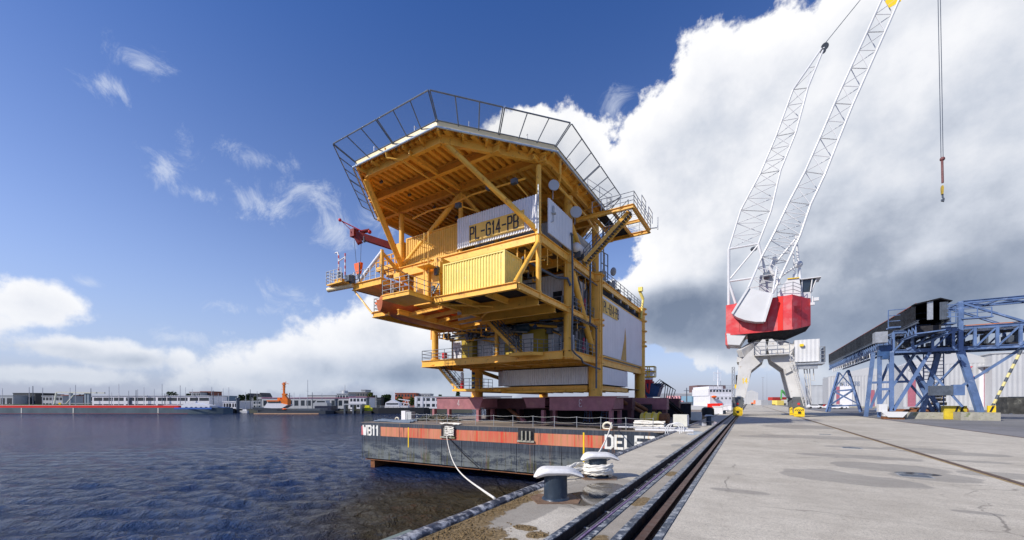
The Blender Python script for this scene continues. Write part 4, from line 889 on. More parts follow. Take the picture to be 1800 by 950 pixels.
for i in range(8):
    j = (i+1) % 8; L = (V(OCT[i])-V(OCT[j])).length; halves = 2
    for hf in range(halves):
        s0 = hf/halves+.006; s1 = (hf+1)/halves-.006; nb = 3; fr = MB(); rim = fr
        pin = [oi[i].lerp(oi[j], s0), oi[i].lerp(oi[j], s1)]; pout = [oo[i].lerp(oo[j], s0), oo[i].lerp(oo[j], s1)]
        I = [V((*p, ZH-.02)) for p in pin]; O = [V((*p, ZN)) for p in pout]
        rim.tube(I[0], I[1], .035, 6).tube(O[0], O[1], .05, 6)
        for k in range(nb+1):
            a = I[0].lerp(I[1], k/nb); b = O[0].lerp(O[1], k/nb); d_ = (b-a).normalized(); fr.tube(a-d_*.55-V((0, 0, .1)), b, .042, 6)
        f = P('net_frame', fr, railg, heli)
        P('safety_net', MB().add([I[0], I[1], O[1], O[0]], [(0, 1, 2, 3)]), netm, heli)
mb = MB()
for i in range(8):
    j = (i+1) % 8
    for s in (.25, .75): p = V(OCT[i]).lerp(V(OCT[j]), s); mb.path([(*p, ZH), (*p, ZH+.42), (p.x*.98+cx*.02, p.y*.98+cy*.02, ZH+.45)], .02, 5)
P('tie_down_hooks', mb, galv, heli)
# ---- cladding and signs at helideck level
c1 = P('cladding_wall', MB().corr((-7.72, -12.62), (.05, -12.62), 15.3, 17.88, .24, .07), whitep)
c2 = P('cladding_wall', MB().corr((.50, -11.6), (.50, -7.15), 15.25, 17.95, .3, .05), creamw)
P('corner_post', MB().tube((.16, -12.62, 14.9), (.16, -12.62, 18.6), .05).tube((.5, -7.1, 15.2), (.5, -7.1, 18.9), .04), galv)
def sign(p0, p1, z0, z1, parent, h, th, w, gap, pad):
    a = V(p0); b = V(p1); d = (b-a).normalized(); n_ = V((d.y, -d.x)); a2 = a-n_*.02; b2 = b-n_*.02
    s_ = P('sign_board', MB().prism([tuple(a), tuple(b), tuple(b2), tuple(a2)], z0, z1), signy, parent)
    mb = MB(); st = a+d*pad+n_*.002; letters(mb, 'PL-G14-PB', (st.x, st.y, (z0+z1)/2-h/2), (d.x, d.y), h, th, .012, w, gap); P('lettering', mb, black, s_)
sign((-6.37, -12.71), (-1.03, -12.71), 15.52, 16.98, c1, 1.02, .125, .375, .18, .12)
# left upper accommodation and rear blocks
P('accommodation_block', MB().corr((-14.6, -6.0), (-1.0, -6.0), 15.1, 18.9, .3, .05).box(-14.6, -5.9, 15.1, -1.0, 1.5, 18.9), shedg)
P('plant_room', MB().corr((-.6, -5.0), (-.6, -1), 15.1, 18.0, .3).box(-.98, -5, 15.1, -.7, -1, 18), shedg)
P('stores_block', MB().box(-.9, -6.0, 15.1, .0, -5.2, 17.2), olive)
# floodlights
for p, q in (((-6.9, -13.4, 18.55), (-5.6, -12.3, 18.1)), ((-3.6, -13.6, 19.0), (-2.4, -12.3, 18.1)), ((-1.5, -13.3, 19.0), (-.9, -12.3, 18.1))):
    f = P('floodlight_arm', MB().tube(p, q, .05, 6)); P('floodlight', MB().box(p[0]-.28, p[1]-.2, p[2]-.2, p[0]+.22, p[1]+.1, p[2]+.15), steel_d, f)
# dishes
for (u, v, z, r), pl in (((.75, -11.2, 19.0, .42), 0), ((.95, -7.3, 18.45, .50), 1)):
    c = V((u, v, z)); n_ = V((.55, -.8, .05)).normalized(); d_ = P('satellite_dish', MB().tube(c, c+n_*.08, r, 24).tube(c-n_*.02, c-n_*.18, r*.98, 24, r*.55), shedw)
    P('dish_bracket', MB().tube(c-n_*.18, c-n_*.6, .05).tube(c-n_*.5-V((0, 0, .8)), c-n_*.5+V((0, 0, .8)), .035), galv, d_)
P('lantern', MB().lathe((.62, -11.0, 16.9), [(.22, 0), (.22, .08), (.10, .12), (.11, .38), (.13, .42), (.09, .62)], 14).path([(.62, -11, 16.9), (.62, -11, 16.35), (.5, -11.2, 16.2)], .05, 6), shedw)
P('white_tank', MB().tube((.45, -6.1, 15.95), (.45, -4.9, 15.95), .42, 20).ball((.45, -6.1, 15.95), .42, .3, .42, 18, 10).ball((.45, -4.9, 15.95), .42, .3, .42, 18, 10), creamw)
P('tank_saddle', MB().box(.1, -6.0, 15.06, .8, -5.85, 15.6).box(.1, -5.2, 15.06, .8, -5.05, 15.6), steel_d)
# ---- the cantilevered landing at the right and its stair
ZT2 = 19.0
land = P('landing', MB().ibeam((0, -5.0, ZT2-.15), (5.2, -5.0, ZT2-.15), .25, .34).ibeam((5.15, -5.0, ZT2-.15), (5.15, 1.0, ZT2-.15), .25, .34).ibeam((1.4, .95, ZT2-.15), (5.2, .95, ZT2-.15), .25, .34).ibeam((1.6, -5, ZT2-.16), (1.6, 1, ZT2-.16), .2, .3)
    .ibeam((3.4, -5, ZT2-.16), (3.4, 1, ZT2-.16), .16, .28).ibeam((1.6, -2, ZT2-.17), (5.1, -2, ZT2-.17), .16, .26).ibeam((0, .95, ZT2-.2), (1.5, .95, ZT2-.2), .25, .34), yel)
P('grating', MB().box(1.75, -2.0, ZT2-.02, 3.3, .85, ZT2+.02).box(1.75, -4.85, ZT2-.02, 2.6, -2.1, ZT2+.02), darkgap, land)
mb = MB()
for i in range(16): mb.box(3.5, -4.85+i*.36, ZT2-.01, 5.05, -4.81+i*.36, ZT2+.02)
P('open_grating', mb, galv, land)
P('railing', MB().rail([(2.9, -5.0, ZT2), (5.25, -5.0, ZT2), (5.25, 1.0, ZT2), (2, 1.0, ZT2)], 1.1, 1.2, .03, 2), galv, land)
P('railing', MB().rail([(5.75, -4.4, ZT2-.1), (5.75, -3.0, ZT2-.1)], 1.0, 1.4, .03, 1).rail([(5.75, -2, ZT2-.1), (5.75, -.5, ZT2-.1)], 1.0, 1.4, .03, 1).tube((5.2, .9, ZT2+.1), (5.9, 1.1, ZT2+.1), .05).tube((5.9, 1.1, ZT2-.1), (5.9, 1.1, ZT2+1.1), .05), galv, land)
mb = MB().rail([(1.5, -4.9, 19.2), (3.2, -4.9, 19.2)], 1.0, 1.0, .028, 1).rail([(1.35, -5.6, 21.0), (3.4, -5.2, 19.2)], 1.0, 1.2, .028, 1); P('railing', mb, galv, land)
def stair(p, q, w, across, n, label=None, rails=True, steps=None):
    """flight from top p to bottom q; across = unit plan vector over the width"""
    p, q = V(p), V(q); a = V((*across, 0))*w; s_ = P('stair', MB().bar(p, q, .08, .3).bar(p+a, q+a, .08, .3))
    mb = MB()
    for i in range(n+1):
        c = p.lerp(q, i/n); dx = (q-p); dx.z = 0; dx = dx.normalized()*.13
        mb.add([c-dx, c+dx, c+dx+a, c-dx+a, c-dx+V((0, 0, .04)), c+dx+V((0, 0, .04)), c+dx+a+V((0, 0, .04)), c-dx+a+V((0, 0, .04))], [(3,2,1,0),(4,5,6,7),(0,1,5,4),(1,2,6,5),(2,3,7,6),(3,0,4,7)])
    P('treads', mb, steps or steel_d, s_)
    if rails:
        for o in (V((0, 0, 0)), a): P('handrail', MB().rail([p+o, q+o], 1.05, .8, .03, 2), steel_d, s_)
    return s_
stair((4.6, -4.4, 18.75), (.9, -5.4, 14.85), .9, (0, 1), 20)
stair((-8.3, -8.15, 10.35), (-4.35, -7.95, ZL-.1), .9, (0, 1), 18)
stair((-16.9, -5.2, ZL-.35), (-13.9, -5.2, 3.5), 1.0, (0, 1), 14)
# ---- railings
P('railing', MB().rail([(-17.3, 0, ZL), (-17.3, -7.15, ZL), (-9.2, -7.15, ZL)], 1.1, 1.5, .03, 2), railg)
P('railing', MB().rail([(-9.0, -7.15, ZL), (-5.2, -7.15, ZL)], 1.1, 1.5, .03, 2), railg)
P('railing', MB().rail([(-5.2, -7.3, ZL), (-5.2, -8.3, ZL), (-2.9, -8.3, ZL), (-2.2, -7.2, ZL), (-.5, -7.15, ZL)], 1.1, .75, .03, 2), railg)
P('railing', MB().rail([(.4, -6.3, ZL), (.4, -.8, ZL)], 1.1, 1.2, .03, 2), railg)
P('railing', MB().rail([(.15, -6.3, ZM), (.15, -.8, ZM)], 1.1, 1.2, .03, 2), railg)
P('railing', MB().rail([(-7.4, -6.8, ZM), (-.6, -6.8, ZM)], 1.1, 1.4, .03, 2), railg)
P('railing', MB().rail([(.25, 1.5, ZU), (.25, 17, ZU)], 1.1, 1.5, .035, 2), railg)
P('railing', MB().rail([(.2, -3.0, ZU), (.2, -.6, ZU)], 1.1, 1.2, .03, 2), railg)
P('railing', MB().rail([(-14.2, -5.5, 3.6), (-11.3, -5.5, 3.6), (-11.3, -2.2, 3.6)], 1.1, .8, .028, 2), railg)
# ---- cladding of the lower levels
P('cladding_wall', MB().corr((-11.4, -.06), (-.75, -.06), 4.05, 5.85, .27, .09), M('bright white cladding', (.80, .80, .82), .45, var=.05, streak=.15, streak_rgb=(.5, .46, .42))); P('cladding_wall', MB().corr((-12.6, .9), (-11.5, .4), 4.05, 5.85, .2, .03), whitep)
P('cladding_wall', MB().corr((.34, .75), (.34, 10.4), 4.05, 5.9, .6, .012), creamw)
P('core_block', MB().box(-11.3, .2, 4.0, .1, 10.3, 5.95), darkgap)
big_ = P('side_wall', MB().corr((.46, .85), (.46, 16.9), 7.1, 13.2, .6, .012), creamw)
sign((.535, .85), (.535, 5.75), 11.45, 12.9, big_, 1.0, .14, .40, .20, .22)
P('yellow_paint_spill', MB().slab([(.475, 7.2, 7.15), (.475, 9.4, 7.15), (.475, 9.25, 10.0), (.475, 8.9, 11.15), (.475, 8.5, 9.6)], (.006, 0, 0)), M('spilt ochre paint', (.52, .30, .05), .5, var=.15, scale=3), big_)  # thin tapered ochre patch laid on the side wall
for z in (6.98, 13.3): P('wall_frame', MB().bar((.4, .8, z), (.4, 17, z), .14, .12), yel)
P('upper_louvre_gallery', MB().box(-.2, 1, 13.5, .0, 17, 14.3), darkgap)
for v in (3.5, 6.5, 9.5, 12.5): P('floodlight', MB().box(.3, v, 13.65, .62, v+.45, 14.05).tube((.3, v+.2, 13.85), (-.2, v+.2, 13.9), .04, 6), steel_d)
# inner walls and modules of the lower level (z 6.7 - 10)
P('inner_wall', MB().corr((-11.65, -4.5), (-2.45, -4.5), ZL, 9.75, .32, .08), whitep); P('inner_wall', MB().corr((-2.45, -4.5), (-2.45, .0), ZL, 9.75, .3, .05), whitep)
P('core_block', MB().box(-14.4, -4.35, ZL, -2.6, 17, 9.95), shedg); P('core_block', MB().box(-2.6, .2, ZL, .15, 17, 13.4), shedg)
for u0, u1, du in ((-14.7, -11.8, -14.5), (-5.9, -3.1, -5.6)):
    mo = P('module', MB().box(u0, -5.25, ZL, u1, -4.4, 9.3), olive); dr = P('door', MB().corr((du, -5.30), (du+1.25, -5.30), ZL+.15, 8.85, .25, .02, .03), whitep, mo); P('door_handle', MB().box(du+1.05, -5.38, 7.7, du+1.12, -5.34, 8.0), steel_d, mo)
P('module', MB().box(-7.9, -5.0, ZL, -6.4, -4.4, 8.2), olive)
P('inner_wall', MB().corr((-10.0, -5.0), (-.9, -5.0), ZM, 14.2, .3, .05), whitep); P('inner_wall', MB().corr((-.85, -5.0), (-.85, -.2), ZM, 14.2, .3, .05), whitep)
P('core_block', MB().box(-15.0, -4.9, ZM, -1.0, 17, 14.3), shedg)
P('doorway', MB().box(-2.3, -5.12, ZM+.05, -1.4, -5.06, 12.6), darkgap)
P('inner_wall', MB().box(-9.5, -11.6, 10.6, -8.4, -7.0, 14.3).box(-14.2, -11.4, 12.2, -11.8, -9.5, 14.3), yel)
for u, v, z, s in ((-2.9, -5.2, 9.2, .5), (-1.5, -5.2, 9.15, .45), (-6, -5.4, 9.2, .4)): P('ventilation_box', MB().box(u, v-.1, z-s, u+s, v+.4, z), steel_d)
P('blue_vessel', MB().tube((-6.2, -5.9, 9.35), (-4.6, -5.9, 9.35), .42, 18).ball((-6.2, -5.9, 9.35), .3, .42, .42).ball((-4.6, -5.9, 9.35), .3, .42, .42), M('dark teal vessel', (.02, .05, .08), .4))
random.seed(17)
# pipe racks hanging under the middle deck and inside the frames
rk = MB()
for i in range(16): v = -6.9+random.uniform(-.1, 3.0); z = random.uniform(8.6, 9.95); u = random.uniform(-16.5, -9); rk.tube((u, v, z), (u+random.uniform(1.5, 5), v, z), random.uniform(.04, .11), 8)
P('pipe_rack', rk, galv)
rk = MB()
for i in range(14): u = -16.3+i*.62; z = random.uniform(8.7, 9.5); rk.box(u, -6.9, z, u+.09, -6.8, 10).box(u, -6.95, z, u+random.uniform(.3, .6), -6.2, z+.08)
for u in (-15.2, -13.4, -11.6): rk.ibeam((u, -7.0, 9.7), (u+1.6, -7.0, 9.7), .14, .2)
P('pipe_hangers', rk, yel)
rk = MB()
for i in range(16): u = random.uniform(-16.2, -9.2); v = -6.7+random.uniform(0, 2.5); z = random.uniform(8.6, 9.7); rk.box(u, v, z, u+random.uniform(.25, .8), v+.4, z+random.uniform(.2, .5))
P('junction_boxes', rk, steel_d)
rk = MB()
for x in ((-.4, -6.7, 7.6), (-.4, -5.6, 7.3), (-.3, -2.2, 7.2), (-.3, -3.2, 11.1), (-.4, -4.4, 8.0)): rk.box(x[0]-.3, x[1], x[2], x[0]+.1, x[1]+.5, x[2]+.8)
for v in (-5.8, -4.9, -3.6, -2.2, -1.4): rk.tube((-.5, v, 6.8), (-.5, v, 9.8), random.uniform(.04, .09), 8).tube((-.45, v, 10.6), (-.45, v, 14.2), random.uniform(.03, .08), 8)
P('equipment', rk, steel_d)
P('red_hydrant', MB().tube((.05, -3.3, 6.8), (.05, -3.3, 8.3), .08).tube((.05, -3.5, 7.3), (.05, -3.1, 7.3), .12).tube((.05, -3.0, 11), (.05, -3.0, 12.1), .07), M('hydrant pink red', (.55, .04, .10), .45))
for z0 in (13.9, 9.7): 
    mb = MB()
    for v in (-11, -9.2, -7.6, -5.0, -3.0, -1.5): mb.tube((.1, v, z0-.9), (.1, v, z0+.4), .035, 5)
    for u in (-2, -4, -6): mb.tube((u, -12.1, z0-.8), (u, -12.1, z0+.6), .06, 6)
    P('drop_pipes', mb if z0 > 10 else MB().tube((.1, -5, 8.9), (.1, -5, 10), .04).tube((.1, -2.5, 8.9), (.1, -2.5, 10), .04), yel)
random.seed(23)
for i in range(12):
    z0, z1 = random.choice(((6.8, 9.9), (10.6, 14.3))); v = random.uniform(-6.2, -.9); u = random.uniform(-.9, -.15); r = random.uniform(.035, .09)
    P('process_pipe', MB().path([(u, v, z0), (u, v, z1-random.uniform(.3, 1.4)), (u, v+random.choice((-.9, .9, 1.6)), z1-.25)], r, 8), random.choice((galv, steel_d, yel, steel_d)))
for i in range(9):
    z0 = random.choice((6.75, 10.55)); v = random.uniform(-6.2, -1.4); P('equipment_cabinet', MB().box(-1.0, v, z0, -.45, v+random.uniform(.4, .9), z0+random.uniform(.7, 1.8)), random.choice((steel_d, steel_d, blued, whitep)))
for i in range(16):
    u = random.uniform(-14.5, -3); v = random.uniform(-6.6, -5.0); z = random.uniform(8.6, 9.9); P('process_pipe', MB().path([(u, v, z), (u+random.uniform(1, 3.5), v, z), (u+random.uniform(3.5, 4.5), v+.5, z-random.uniform(0, .6))], random.uniform(.04, .12), 8), random.choice((steel_d, steel_d, galv, yel)))
for i in range(12):
    u = random.uniform(-16.4, -3.4); v = random.uniform(-6.6, -5.2); z = random.uniform(8.9, 9.7); P('valve', MB().ball((u, v, z), .16).tube((u, v, z-.25), (u, v, z+.25), .07, 8).tube((u-.2, v, z), (u+.2, v, z), .11, 10), random.choice((steel_d, steel_d, yel, blued)))
for i in range(7):
    u = -13.9+i*1.75; P('wall_lamp', MB().box(u, -5.05, 9.3, u+.35, -4.6, 9.45), cream)
for u in (-9.2, -6.7, -1.9): P('cable_ladder', MB().box(u, -4.72, ZL, u+.05, -4.62, 9.7).box(u+.3, -4.72, ZL, u+.35, -4.62, 9.7).box(u, -4.70, 7.6, u+.35, -4.64, 7.66).box(u, -4.70, 8.6, u+.35, -4.64, 8.66).box(u, -4.70, 9.5, u+.35, -4.64, 9.56), steel_d)
for i in range(10):
    u = random.uniform(-7.2, -1.2); v = random.uniform(-12.0, -6.5); P('process_pipe', MB().path([(u, v, 14.2), (u, v, 13.2), (u+random.uniform(.6, 2), v, 13.1)], random.uniform(.04, .1), 8), random.choice((galv, steel_d, yel)))
for i in range(8):
    v = -16.5+i*1.4; P('deck_light', MB().box(-13.0+i*.2, v, ZH-.75, -12.7+i*.2, v+.15, ZH-.6).tube((-12.85+i*.2, v+.07, ZH-.6), (-12.85+i*.2, v+.07, ZH-.45), .03, 5), steel_d)
P('side_pipe_run', MB().tube((.42, -6.4, 9.75), (.42, -.7, 9.75), .06), steel_d); P('side_pipe_run', MB().tube((.42, -6.4, 13.9), (.42, -.7, 13.9), .07), steel_d); P('side_pipe_run', MB().tube((.5, -6.3, 9.55), (.5, -.7, 9.55), .04), steel_d)
# pipes down the right side
P('drain_pipe', MB().path([(.9, -7.9, 16.3), (.62, -7.6, 16.6), (.58, -7.3, 16.4), (.58, -7.2, 14), (.62, -7.2, 12), (.55, -7.25, 8), (.55, -7.2, 6.7), (.7, -6.9, 6.4), (.7, -5.5, 6.1), (.75, -5.2, 5.75), (.8, -2.0, 5.5), (.85, -1.0, 5.45)], .085, 10), steel_d)
P('drain_pipe', MB().path([(.75, -3.4, 15.6), (.73, -3.4, 9.6), (.9, -2.6, 9.4), (.9, -2.2, 9.2), (.9, -2.2, 3.5)], .09, 10), steel_d)
P('riser_pipe', MB().path([(.9, -1.15, 14.6), (.9, -1.15, 7.1), (.7, -2.0, 5.7)], .06).path([(.95, -.75, 14.9), (.95, -.75, 6.2), (.95, -.75, 3.4)], .08), yel)
P('riser_pipe', MB().tube((1.0, -.4, 15), (1.0, -.4, 19.4), .07).tube((-1.9, -12.0, 12.2), (-6, -12, 12.9), .1), galv)
P('grey_pipe', MB().path([(-1.6, -12.0, 13.6), (-.8, -10, 13.0), (-.5, -8, 12.9), (.3, -7.6, 12.8), (.5, -7.4, 12.2)], .12, 10), steel_d)
# deck-edge equipment on the rear roof
rk = MB()
for v, h in ((2.5, 1.3), (5, .9), (6.2, .6), (8.5, .8), (11, .5), (13, .8)): rk.box(-.9, v, ZU, -.2, v+.9, ZU+h)
P('roof_equipment', rk, steel_d)
P('roof_vents', MB().tube((-.4, 4, ZU), (-.4, 4, ZU+1.7), .2).tube((-.5, 7.6, ZU), (-.5, 7.6, ZU+1.6), .22).ball((.2, 5.2, ZU+1.9), .35, .2, .5), shedw)
P('davit', MB().tube((.5, 16.2, ZU-1.5), (.7, 16.6, ZU+1.2), .16).tube((.7, 16.6, ZU+1.2), (.3, 16.2, ZU+2.4), .2).box(.2, 15.9, ZU+2.2, .75, 16.4, ZU+2.75).tube((.4, 17.4, ZU), (.4, 17.4, ZU+1.6), .06).ball((.4, 17.4, ZU+1.7), .2), yelc)
P('tall_gate', MB().rail([(.7, -.3, ZU), (.9, 1.2, ZU)], 2.4, .8, .05, 1), steel_d)
for v in (17.6,):
    for z in (13.4, 14.4, 9.9, 12): P('leg_collar', MB().tube((0, v, z-.06), (0, v, z+.06), .98, 24), yel)
# ---- left side structures: column collars, lifeboat bay, crane ledge
lt_ = P('boat_bay_deck', MB().ibeam((-14.3, -7.2, 9.8), (-11.4, -7.2, 9.8), .25, .4).ibeam((-14.3, -16.0, 9.8), (-14.3, -7.2, 9.8), .3, .5).ibeam((-14.4, -16.0, 9.8), (-12.4, -16.0, 9.8), .3, .5).ibeam((-11.4, -15.9, 9.75), (-11.4, -7.2, 9.75), .25, .45), yel)
mb = MB()
for i in range(5): mb.ibeam((-11.3, -14.6+i*1.7, 9.75), (-7.5, -14.6+i*1.7, 9.95), .14, .28, .03)
P('cross_joists', mb, yel, lt_); P('bay_plate', MB().box(-14.2, -15.8, 10.0, -13.6, -7.2, 10.05), dirtyfl, lt_)
P('railing', MB().rail([(-14.3, -13.2, 10.05), (-14.3, -16.0, 10.05), (-13.2, -16.0, 10.05)], 1.15, .8, .03, 3), galv, lt_)
bal = P('balcony', MB().box(-10.7, -18.1, ZM-.3, -7.8, -15.7, ZM-.02).box(-10.75, -18.16, ZM-.04, -7.74, -15.66, ZM+.03).box(-10.75, -18.16, ZM-.34, -7.74, -15.66, ZM-.3), yel)
P('railing', MB().rail([(-10.7, -16, ZM), (-10.7, -18.1, ZM), (-7.8, -18.1, ZM), (-7.8, -15.7, ZM), (-7.4, -15.2, ZM)], 1.15, .9, .03, 2), galv, bal)
P('winch_housing', MB().box(-11.1, -14.4, ZM, -8.9, -13.2, 13.2).box(-9.1, -15.3, ZM, -8.5, -13.5, 13.0).box(-11.6, -14.6, 13.2, -8.8, -13.1, 13.6), yel)
P('caged_ladder', MB().rail([(-8.3, -15.6, ZM), (-8.3, -15.6, ZM+.01)], 3.5, 1, .03, 0).tube((-8.6, -15.7, ZM), (-8.6, -15.7, 15.8), .04, 6).tube((-8.15, -15.7, ZM), (-8.15, -15.7, 15.8), .04, 6)
    .path([(-8.1+.5*math.cos(a*.785), -15.9+.5*math.sin(a*.785), 13.4) for a in range(9)], .03, 5).path([(-8.1+.5*math.cos(a*.785), -15.9+.5*math.sin(a*.785), 14.6) for a in range(9)], .03, 5).box(-8.9, -16.3, 12.95, -7.6, -15.2, 13.02), yel)
mb = MB(); random.seed(4)
for i in range(16): mb.box(-8.4+random.uniform(-.2, .6), -15.2+random.uniform(0, 1.6), ZM+random.uniform(0, 3.2), -8.0+random.uniform(0, .6), -14.8, ZM+random.uniform(.4, 3.5))
P('winch_gear', mb, yel)
P('valves', MB().box(-7.9, -15.3, 12.4, -7.6, -15.0, 13.1).box(-8.3, -15.2, 11.2, -8.0, -15.0, 11.6).tube((-7.7, -15.6, 10.8), (-7.3, -15.4, 11.6), .06), steel_d)
lug = P('upper_ledge', MB().ibeam((-16.9, -12.4, 14.8), (-15.3, -12.4, 14.8), .3, .5).ibeam((-16.9, -12.4, 14.8), (-16.9, -8.6, 14.8), .3, .5).box(-16.8, -12.2, 14.9, -15.4, -8, 15.05).box(-18.2, -12.6, 15.2, -15.4, -11.6, 15.6), yel)
P('upper_ledge_rail', MB().rail([(-18.2, -12.6, 15.6), (-15.5, -12.6, 15.6)], .9, .6, .06, 1), yel, lug)
# crane landing ledge at the far left with its booms and burner gear
led = P('laydown_ledge', MB().box(-17.0, -16.0, 12.35, -13.3, -13.2, 12.5).ibeam((-17.1, -16.05, 12.6), (-13.3, -16.05, 12.6), .3, .6).ibeam((-13.35, -16.0, 12.6), (-13.35, -11.8, 12.6), .3, .6).ibeam((-17.0, -16, 12.6), (-16.9, -13, 12.6), .25, .5).ibeam((-17, -13.2, 12.6), (-13.3, -13.2, 12.6), .25, .5), yel)
P('railing', MB().rail([(-17.0, -16.05, 12.9), (-13.3, -16.05, 12.9), (-13.3, -12.2, 12.9)], 1.1, .75, .03, 2), galv, led)
P('boom_tube', MB().tube((-19.6, -16.9, 12.55), (-16.9, -16.2, 12.75), .22, 14), fasm, led)
P('boom_platform', MB().box(-19.4, -17.2, 12.85, -17.1, -15.6, 12.95).box(-18.6, -16.9, 12.95, -17.8, -16.2, 13.4), yel, led)
P('railing', MB().rail([(-17.2, -17.2, 12.95), (-19.4, -17.2, 12.95), (-19.4, -15.6, 12.95), (-17.2, -15.6, 12.95)], 1.15, .6, .028, 3), galv, led)
P('burner_gear', MB().tube((-18.2, -16.6, 13.4), (-18.2, -16.6, 14.0), .22).tube((-16.9, -16.3, 12.9), (-16.9, -16.3, 13.6), .25).tube((-18.0, -16.2, 13.8), (-16.9, -16.2, 13.0), .08).box(-17.3, -16.8, 13.0, -16.7, -16.1, 13.5).tube((-15.9, -16.3, 12.9), (-15.9, -16.3, 14.6), .06), steel_d, led)
rw = M('red and white post', (.62, .50, .52), .45, var=.1)
for s_, (u, v) in enumerate(((-18.45, -16.6), (-17.5, -16.6))):
    mb = MB(); mc = MB()
    for i in range(8): (mb if i % 2 else mc).tube((u, v, 13.4+.28*i), (u, v, 13.4+.28*(i+1)), .06, 8)
    P('striped_post', mb, cred, led); P('striped_post', mc, whitep, led)
P('post_arm', MB().path([(-18.45, -16.6, 15.6), (-18.6, -16.6, 15.95), (-18.95, -16.6, 15.95)], .06).tube((-18.45, -16.6, 15.1), (-17.5, -16.6, 15.3), .05), whitep, led)
P('stay_tube', MB().tube((-13.5, -15.8, 15.25), (-16.4, -16.0, 13.0), .16, 12), whitep); P('stay_tube', MB().tube((-13.5, -15.8, 15.2), (-13.45, -12.4, 12.9), .14, 12).tube((-17.0, -16.1, 12.4), (-14.4, -16.1, 9.9), .08), yel)
P('stay_post', MB().tube((-13.5, -15.8, 12.3), (-13.5, -15.8, 15.4), .15, 12), yel)
P('ledge_girder', MB().ibeam((-16.8, -12.6, 12.5), (-13.4, -12.6, 12.5), .3, .5).ibeam((-15, -12.4, 12.3), (-15, -6.5, 12.3), .3, .6).tube((-13.5, -15.7, 15.2), (-15.2, -12.5, 15.0), .09), yel)
P('knee', MB().tube((-14.9, -12.0, 12.8), (-13.9, -15.6, 12.4), .12).box(-12.6, -13, 12.6, -9.5, -12.6, 13.1).box(-11.6, -16.2, 12.4, -10.9, -15.6, 12.9), yel)
# striped guard post and gear on the base walkway
for i in range(7): P('buoy_band', MB().tube((-13.7, -2.6, 3.65+.28*i), (-13.7, -2.6, 3.65+.28*(i+1)), .2, 14), yelb if i % 2 else blued)
P('gas_bottle', MB().tube((-13.4, -5.0, 3.6), (-13.4, -5.0, 4.5), .2, 14), cred); P('gas_bottle', MB().tube((-13.4, -5.0, 4.5), (-13.4, -5.0, 5.2), .18, 14).ball((-13.4, -5, 5.3), .18), whitep)
P('fire_hose_box', MB().box(-14.9, -6.6, 6.9, -14.5, -6.2, 7.5), cred)

# ------------------------------------------------------------------ things carried by the platform
def uvw(u, v, z): return (PO[0]+u*math.cos(PR)-v*math.sin(PR), PO[1]+u*math.sin(PR)+v*math.cos(PR), z)
def container(u, v, z, L, Wd, H_, label, mat, group=None, bars=True):
    x, y, _ = uvw(u, v, z); t = Thing('shipping_container', label, 'container', (x, y, z), PR, group, local=True); z1 = z+H_
    MB().corr((0.05, .09), (L-.09, .09), z+.12, z1-.1, .26, .05, .04).build('front_wall', mat, t); MB().corr((L-.09, .09), (L-.09, Wd-.05), z+.12, z1-.1, .26, .05, .04).build('end_wall', mat, t)
    MB().box(.04, Wd-.12, z+.1, L-.1, Wd-.05, z1-.1).box(.04, .1, z+.1, .1, Wd-.1, z1-.1).build('rear_walls', mat, t)
    MB().box(.05, .05, z1-.1, L-.05, Wd-.05, z1-.05).build('roof', mat, t)
    mb = MB()
    for a in (0, L-.12):
        for b in (0, Wd-.12): mb.box(a, b, z+.0, a+.12, b+.12, z1)
    mb.box(.12, 0, z, L-.12, .1, z+.13).box(.12, 0, z1-.11, L-.12, .08, z1-.01).box(L-.1, .12, z, L, Wd-.12, z+.13).box(L-.1, .12, z1-.11, L, Wd-.12, z1-.01); mb.build('corner_frame', mat, t)
    return t
container(-6.97, -15.3, ZM+.02, 5.85, 2.45, 2.58, 'pale yellow corrugated container standing on the open front deck', yelc, 'yellow containers on the platform')
container(-14.2, -12.4, ZU+.05, 6.3, 2.45, 2.6, 'deep yellow container left of the white sign wall, under the helideck', M('deep yellow container', (.72, .40, .05), .45, var=.1, streak=.2, streak_rgb=(.5, .25, .05)), 'yellow containers on the platform')
# lifeboat
x, y, z = uvw(-12.75, -11.7, 9.45); t = Thing('lifeboat', 'orange enclosed lifeboat slung beneath the left balcony of the platform', 'lifeboat', (x, y, 9.45), PR, local=True); OFF[t.name] = V((0, 0, 9.9))
def loft(secs, close=True):
    n = len(secs[0]); vs = [p for s in secs for p in s]; fs = [(i*n+j, i*n+(j+1) % n, (i+1)*n+(j+1) % n, (i+1)*n+j) for i in range(len(secs)-1) for j in range(n)]
    fs += [tuple(range(n-1, -1, -1)), tuple(range((len(secs)-1)*n, len(secs)*n))]; return vs, fs
secs = []
for k in range(15):
    s = k/14; yv = -5.0+9.0*s; w = 1.35*max(.05, math.sin(math.pi*min(1, .12+s*1.5 if s < .3 else 1-.6*(s-.6 if s > .6 else 0))/1))**.7 if False else 1.35*min(1, (.12+s*3.6))**.6*(1 if s < .8 else 1-(s-.8)*1.2)
    ring = []
    for a in range(16):
        th = math.pi+math.pi*a/15; ring.append((w*math.cos(th), yv, 11.25+(1.35+(.35*(1-s*3) if s < .33 else 0)*-1)*math.sin(th)))
    secs.append(ring)
vs, fs = loft(secs); MB().add(vs, fs).build('hull', M('shaded hull red', (.40, .10, .025), .4, var=.15), t, 50)  # hull in a darker red than the canopy
secs = []
for k in range(13):
    s = k/12; yv = -4.6+8.2*s; w = 1.28*min(1, (.25+s*3.2))**.6; h = .5+.95*min(1, s*3.2)**.8; ring = []
    for a in range(14): th = math.pi*a/13; ring.append((w*math.cos(th), yv, 11.27+h*math.sin(th)))
    secs.append(ring)
